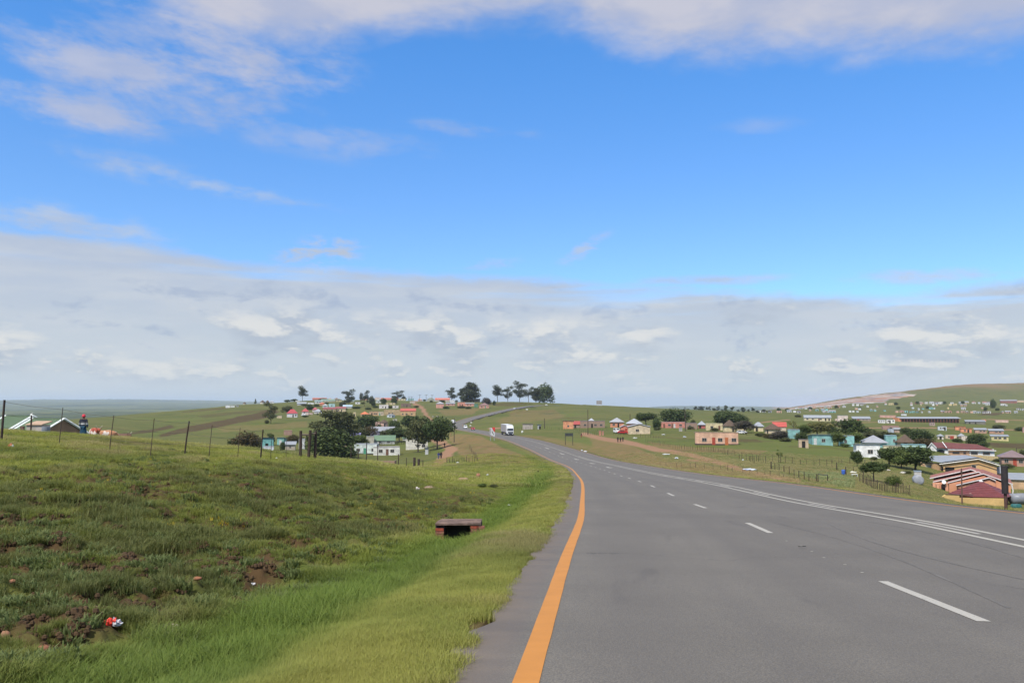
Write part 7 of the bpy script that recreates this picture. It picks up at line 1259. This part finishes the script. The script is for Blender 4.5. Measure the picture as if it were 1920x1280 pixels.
# ------------------------------------------------------------------ litter, stones and small things
def lump(name, u, v, Y, wpx, hpx, col, label, cat, mode='bag', col2=None, seed=0, lo=.6, hi=1.6, group=None):
    x, y, z = place(u, v, Y, lo, hi); z = gz(x, y) + (.03 if y < 18 else .012); k = y / F; rg = np.random.default_rng(seed + int(u)); n1, n2 = 10, 6; vs = []; fs = []
    for j in range(n2 + 1):
        for i in range(n1):
            th = 2 * pi * i / n1; ph = pi * j / n2; r_ = 1 + (rg.uniform(-.38, .38) if mode == 'bag' else rg.uniform(-.13, .13)); vs.append((cos(th) * math.sin(ph) * r_ * wpx * k / 2, math.sin(th) * math.sin(ph) * r_ * wpx * k * .35, (cos(ph) * .5 + .45) * r_ * hpx * k))
    for j in range(n2):
        for i in range(n1): fs.append((j * n1 + i, (j + 1) * n1 + i, (j + 1) * n1 + (i + 1) % n1, j * n1 + (i + 1) % n1))
    mt = paint(col, .4 if mode == 'bag' else .95, .15, 8 / max(wpx * k, .05) * .2, 0, .3); o = MB().add(vs, fs).build(name, mt, None, loc=(x, y, z), smooth=mode != 'bag'); tag(o, label, cat, group)
    if col2:
        p2 = MB().add([(a * .75 + wpx * k * .38, b * 1.0, c * .8) for a, b, c in vs], fs).build('torn_flap', paint(col2, .5), o); MB().add([(wpx * k * .0, 0, hpx * k * .7), (wpx * k * .12, 0, hpx * k * 1.35), (wpx * k * .55, .03, hpx * k * .6), (wpx * k * .35, -.02, hpx * k * .3)], [(0, 1, 2, 3)]).build('torn_flap', paint(col2, .5), o)
    return o
lump('plastic_bag', 209, 1181, 8, 24, 13, (.65, .06, .04), 'crumpled red and white plastic bag lying at the foot of the bank', 'bag', col2=(.62, .63, .66))
lump('plastic_bag', 19, 842, 34, 10, 9, (.60, .22, .10), 'orange and white plastic bag snagged near the left edge', 'bag', col2=(.60, .62, .55))
for a in [(564, 1060, 15, 9, 7, (.45, .55, .60), 'pale blue plastic scrap in the ditch grass'), (599, 1062, 15, 5, 6, (.5, .55, .6), 'tiny pale scrap right of the blue one in the ditch'), (475, 1076, 14, 9, 4, (.60, .60, .62), 'grey-white litter scrap on the edge of the dark bank'), (783, 920, 42, 8, 5, (.55, .5, .48), 'pale crumpled paper below the rocks'), (914, 892, 75, 5, 3, (.7, .7, .66), 'small white litter on the green slope above the ditch'),
          (955, 949, 35, 7, 3, (.66, .66, .6), 'white scrap lying in the ditch beyond the culvert'), (327, 1177, 8.5, 15, 6, (.42, .36, .28), 'pale torn paper in the grass right of the red bag'), (146, 1208, 7.5, 14, 5, (.55, .56, .58), 'white crushed litter left of the red bag'), (505, 843, 50, 3, 2, (.7, .7, .7), 'white speck of litter near the left fence'), (518, 860, 52, 5, 3, (.7, .7, .7), 'white scrap left of the three thick posts'), (546, 871, 46, 6, 2, (.62, .62, .6), 'white scrap on the bank below the three posts'),
          (979, 811.5, 400, 4, 4, (.7, .7, .66), 'white heap right of the truck'), (1091, 846, 190, 4, 2, (.7, .7, .7), 'left white scrap on the right verge'), (1098, 848, 190, 6, 2, (.7, .7, .7), 'right white scrap on the right verge'), (1268, 861, 160, 7, 3, (.6, .62, .66), 'pale puddle-like sheet beside the dirt track'), (1248, 853, 180, 14, 2, (.5, .52, .5), 'low grey rubble patch below the dirt track'),
          (1407, 882, 118, 24, 3, (.52, .58, .68), 'pale blue-white heap at the bend of the dirt track'), (1191, 822, 275, 8, 2, (.55, .55, .5), 'pale stones left of the stick fence'), (1244, 815, 320, 6, 2, (.6, .6, .55), 'white stones in front of the long pink house'), (1284, 820, 290, 6, 2, (.5, .52, .6), 'blue-grey sheet on the grass before the peach house'), (1600, 886, 118, 11, 3, (.66, .64, .55), 'white plank-like litter right of the blue drum'), (1393, 863, 150, 4, 2, (.7, .7, .7), 'white scrap right of the peach house fence'),
          (1693, 887, 135, 9, 4, (.55, .52, .46), 'pile of pale stones beside the silver tank'), (1665, 882, 150, 12, 2, (.5, .46, .40), 'row of pale blocks under the garden tree'), (858, 868, 165, 5, 2, (.66, .66, .64), 'white scrap below the red path fence'), (190, 844, 36, 10, 3, (.5, .45, .38), 'pale paper below the herder')]:
    lump('plastic_scrap', *a[:5], a[5], a[6], 'litter')
rk_ = (.26, .16, .11)
for a in [(803, 916, 42, 24, 8, (.27, .19, .14), 'larger brown rock poking from the slope above the ditch'), (868, 902, 52, 20, 6, (.30, .20, .13), 'long flat orange-brown rock uphill of the larger one'), (897, 897, 58, 8, 9, (.33, .16, .10), 'upright reddish rock right of the flat rock'), (370, 1098, 11, 17, 7, (.30, .13, .07), 'orange stone in the middle of the dark bank'), (23, 1110, 9, 14, 8, (.32, .15, .09), 'orange stone at the left edge of the bank'), (82, 1212, 7.2, 24, 13, (.26, .11, .07), 'red-brown stone at the bottom of the bank'), (10, 1190, 7.2, 20, 14, (.28, .15, .09), 'reddish stone at the bottom left corner of the bank'),
          (180, 1146, 8.4, 12, 9, (.30, .19, .15), 'small pinkish stone above the red bag'), (812, 996, 22, 6, 5, (.34, .17, .11), 'small orange stone left of the culvert'), (296, 1116, 9.5, 14, 10, (.20, .09, .06), 'dark red clod on the bank left of the orange stone'), (264, 1037, 13, 12, 4, (.27, .2, .16), 'thin grey-brown stone high on the bank'), (1000, 899, 62, 11, 4, (.32, .16, .10), 'flat reddish slab in the grass near the road'), (1003, 932, 40, 13, 2, (.42, .33, .24), 'pale flat plank in the ditch beyond the culvert'), (312, 1196, 8, 18, 7, (.22, .19, .11), 'dull stone half sunk in the grass')]:
    lump('stone', *a[:5], a[5], a[6], 'stone', 'stone')
small('marker_stub', 'post', 'short black marker stub on the left verge', 1009, 881, 88, lambda o, k: (MB().tube([(0, 0, -.2), (0, 0, 6 * k)], 1.1 * k, 7).build('stub', paint((.02, .02, .02), .8), o)))
small('barrel', 'barrel', 'blue plastic barrel between two stout fence posts', 1581.5, 885, 118, lambda o, k: (MB().ring([(3.2 * k, 0), (3.5 * k, 2 * k), (3.5 * k, 7 * k), (3.2 * k, 9 * k), (.5 * k, 9.1 * k)], 14).build('barrel_body', paint((.05, .12, .42), .45), o, smooth=True)))
small('bench', 'bench', 'low white bench on the grass right of the blue barrel', 1602, 887, 117, lambda o, k: (MB().box(-5 * k, 5 * k, -.2, .2, 3 * k, 4 * k).build('seat', paint((.66, .65, .58), .7), o), MB().box(-5 * k, -4 * k, -.2, .2, -.1, 3 * k).build('leg', paint((.5, .5, .45), .7), o), MB().box(4 * k, 5 * k, -.2, .2, -.1, 3 * k).build('leg', paint((.5, .5, .45), .7), o)))
# rag on the dark post, debris on the tar
x, y, z = place(57, 827, 58, .95, 1.08); k = y / F; tag(MB().add([(-3 * k, 0, 0), (-1 * k, .03, 2.5 * k), (1.5 * k, -.02, 5 * k), (3 * k, 0, 4 * k), (1.6 * k, .03, 1 * k), (0, -.04, -1 * k)], [(0, 1, 5), (1, 2, 4, 5), (2, 3, 4)]).build('rag', paint((.66, .66, .62), .8), None, loc=(x, y - .02, z + 46 * k)), 'white rag caught on top of the dark post', 'rag')
xx = s_of(1503, 1022) * 13.6; zr_ = -1.3 - .0755 * 13.6; d_ = MB().box(-.06, .04, -.010, .006, 0, .008).box(.02, .07, -.012, .0, 0, .008).build('debris', paint((.02, .02, .02), .7), None, loc=(xx, 13.6, zr_ + .008), rot=(0, 0, .2)); tag(d_, 'small black piece of debris lying on the lane', 'debris')
xx = s_of(1043, 1024) * 13.5; fm_ = MB(); zr_ = -1.3 - .0755 * 13.5
for a in ((-.12, .12, -.11, -.09), (-.12, .12, .09, .11), (-.12, -.10, -.09, .09), (.10, .12, -.09, .09)): fm_.add([(a[0], a[2], -.0755 * a[2]), (a[1], a[2], -.0755 * a[2]), (a[1], a[3], -.0755 * a[3]), (a[0], a[3], -.0755 * a[3])], [(0, 1, 2, 3)])
tag(fm_.build('paint_mark', paint((.42, .20, .08), .8), road, loc=(xx, 13.5, zr_ + .006)), 'small orange square painted on the shoulder')
# crop rows of pale weeds in the plot, and yellow flowers
fl = leaf_material('pale_weeds', [(.27, .31, .11), (.33, .36, .15), (.42, .42, .24)])
p_fl = proto(clump(26, .5, .10, .35, .05, .9, fl, seed=9))
xs = rng.uniform(1480, 1600, 5000); v0 = rng.uniform(882, 914, 5000); kk = (v0 > 882 + abs(xs - 1530) * .12) & (v0 < 884 + (xs - 1480) * .30)
pts = []; Yq = np.linspace(85, 150, 60)
for u_, v_ in zip(xs[kk][:520], v0[kk][:520]):
    s_ = s_of(u_, v_); Zq = zv(v_, Yq); Zt = base_z(s_ * Yq, Yq); j = int(np.argmin(abs(Zq - Zt))); pts.append((s_ * Yq[j], Yq[j]))
pts = np.array(pts); zz2 = ground(pts[:, 0], pts[:, 1]); scatter('pale_weeds', np.stack([pts[:, 0], pts[:, 1], zz2], 1), rng.uniform(.5, 1.0, len(pts)), rng.uniform(0, 6, len(pts)), np.zeros((len(pts), 3)), p_fl, 'patch of pale grey-green weeds in the fenced plot')
yf = leaf_material('yellow_flowers', [(.6, .42, .02), (.7, .5, .03), (.6, .45, .05)], trans=.2); p_yf = proto(clump(5, .05, .05, .13, .014, .5, yf, seed=11))
x_, y_ = sample(26000, 6, 46, -.62, .1, pw=.4); z_, t_, n_, w_ = ground(x_, y_, full=True); kk = ((-n_) > 4) & (fbm(x_ / 1.5, y_ / 1.5, 3, 97) > .755); scatter('yellow_flowers', np.stack([x_, y_, z_], 1)[kk], rng.uniform(.5, .9, kk.sum()), rng.uniform(0, 6, kk.sum()), np.zeros((kk.sum(), 3)), p_yf, 'small yellow wild flowers dotted over the bank')
# broad-leaved weeds and clods on the bank
wd = leaf_material('bank_weeds', [(.13, .17, .05), (.17, .21, .07), (.21, .24, .10)]); p_wd = proto(clump(26, .09, .04, .10, .018, 1.6, wd, seed=12))
x_, y_ = sample(60000, 4.5, 40, -.66, .1, pw=.3); z_, t_, n_, w_ = ground(x_, y_, full=True); L_ = -n_ - .5; kk = (L_ > 3.0) & clear(x_, y_) & (fbm(x_ / .4, y_ / .4, 3, 98) > .55) & (rng.uniform(0, 1, len(x_)) < .5); scatter('bank_weeds', np.stack([x_, y_, z_], 1)[kk], rng.uniform(.5, 1.3, kk.sum()), rng.uniform(0, 6, kk.sum()), np.stack([0 * x_[kk], 0 * x_[kk], .4 * sst(fbm(x_[kk] / 2, y_[kk] / 2, 2, 5), .4, .6)], 1), p_wd, 'low broad-leaved weeds on the eroded bank')
cl = paint((.080, .048, .024), .95, .3, 9, 0, .5); cb = MB(); rr_ = random.Random(3)
for i in range(6): a = rr_.uniform(0, 6.3); q = rr_.uniform(0, .12); s_ = rr_.uniform(.01, .035); cb.ring([(s_ * .6, -s_), (s_ * 1.1, 0), (s_ * .7, s_ * .8), (s_ * .1, s_)], 6, cx=q * cos(a), cy=q * sin(a), sy=rr_.uniform(.6, 1))
p_cl = proto(cb.mesh('clods', cl)); x_, y_ = sample(26000, 4.5, 30, -.66, .1, pw=.3); z_, t_, n_, w_ = ground(x_, y_, full=True); L_ = -n_ - .5; kk = (L_ > 3.2) & clear(x_, y_) & (L_ < 15) & (fbm(x_ / 1.6, y_ / 3.2, 4, 61) > .46) & (rng.uniform(0, 1, len(x_)) < .35); scatter('soil_clods', np.stack([x_, y_, z_], 1)[kk], rng.uniform(.6, 1.6, kk.sum()), rng.uniform(0, 6, kk.sum()), np.zeros((kk.sum(), 3)), p_cl, 'loose brown soil clods on the eroded bank')
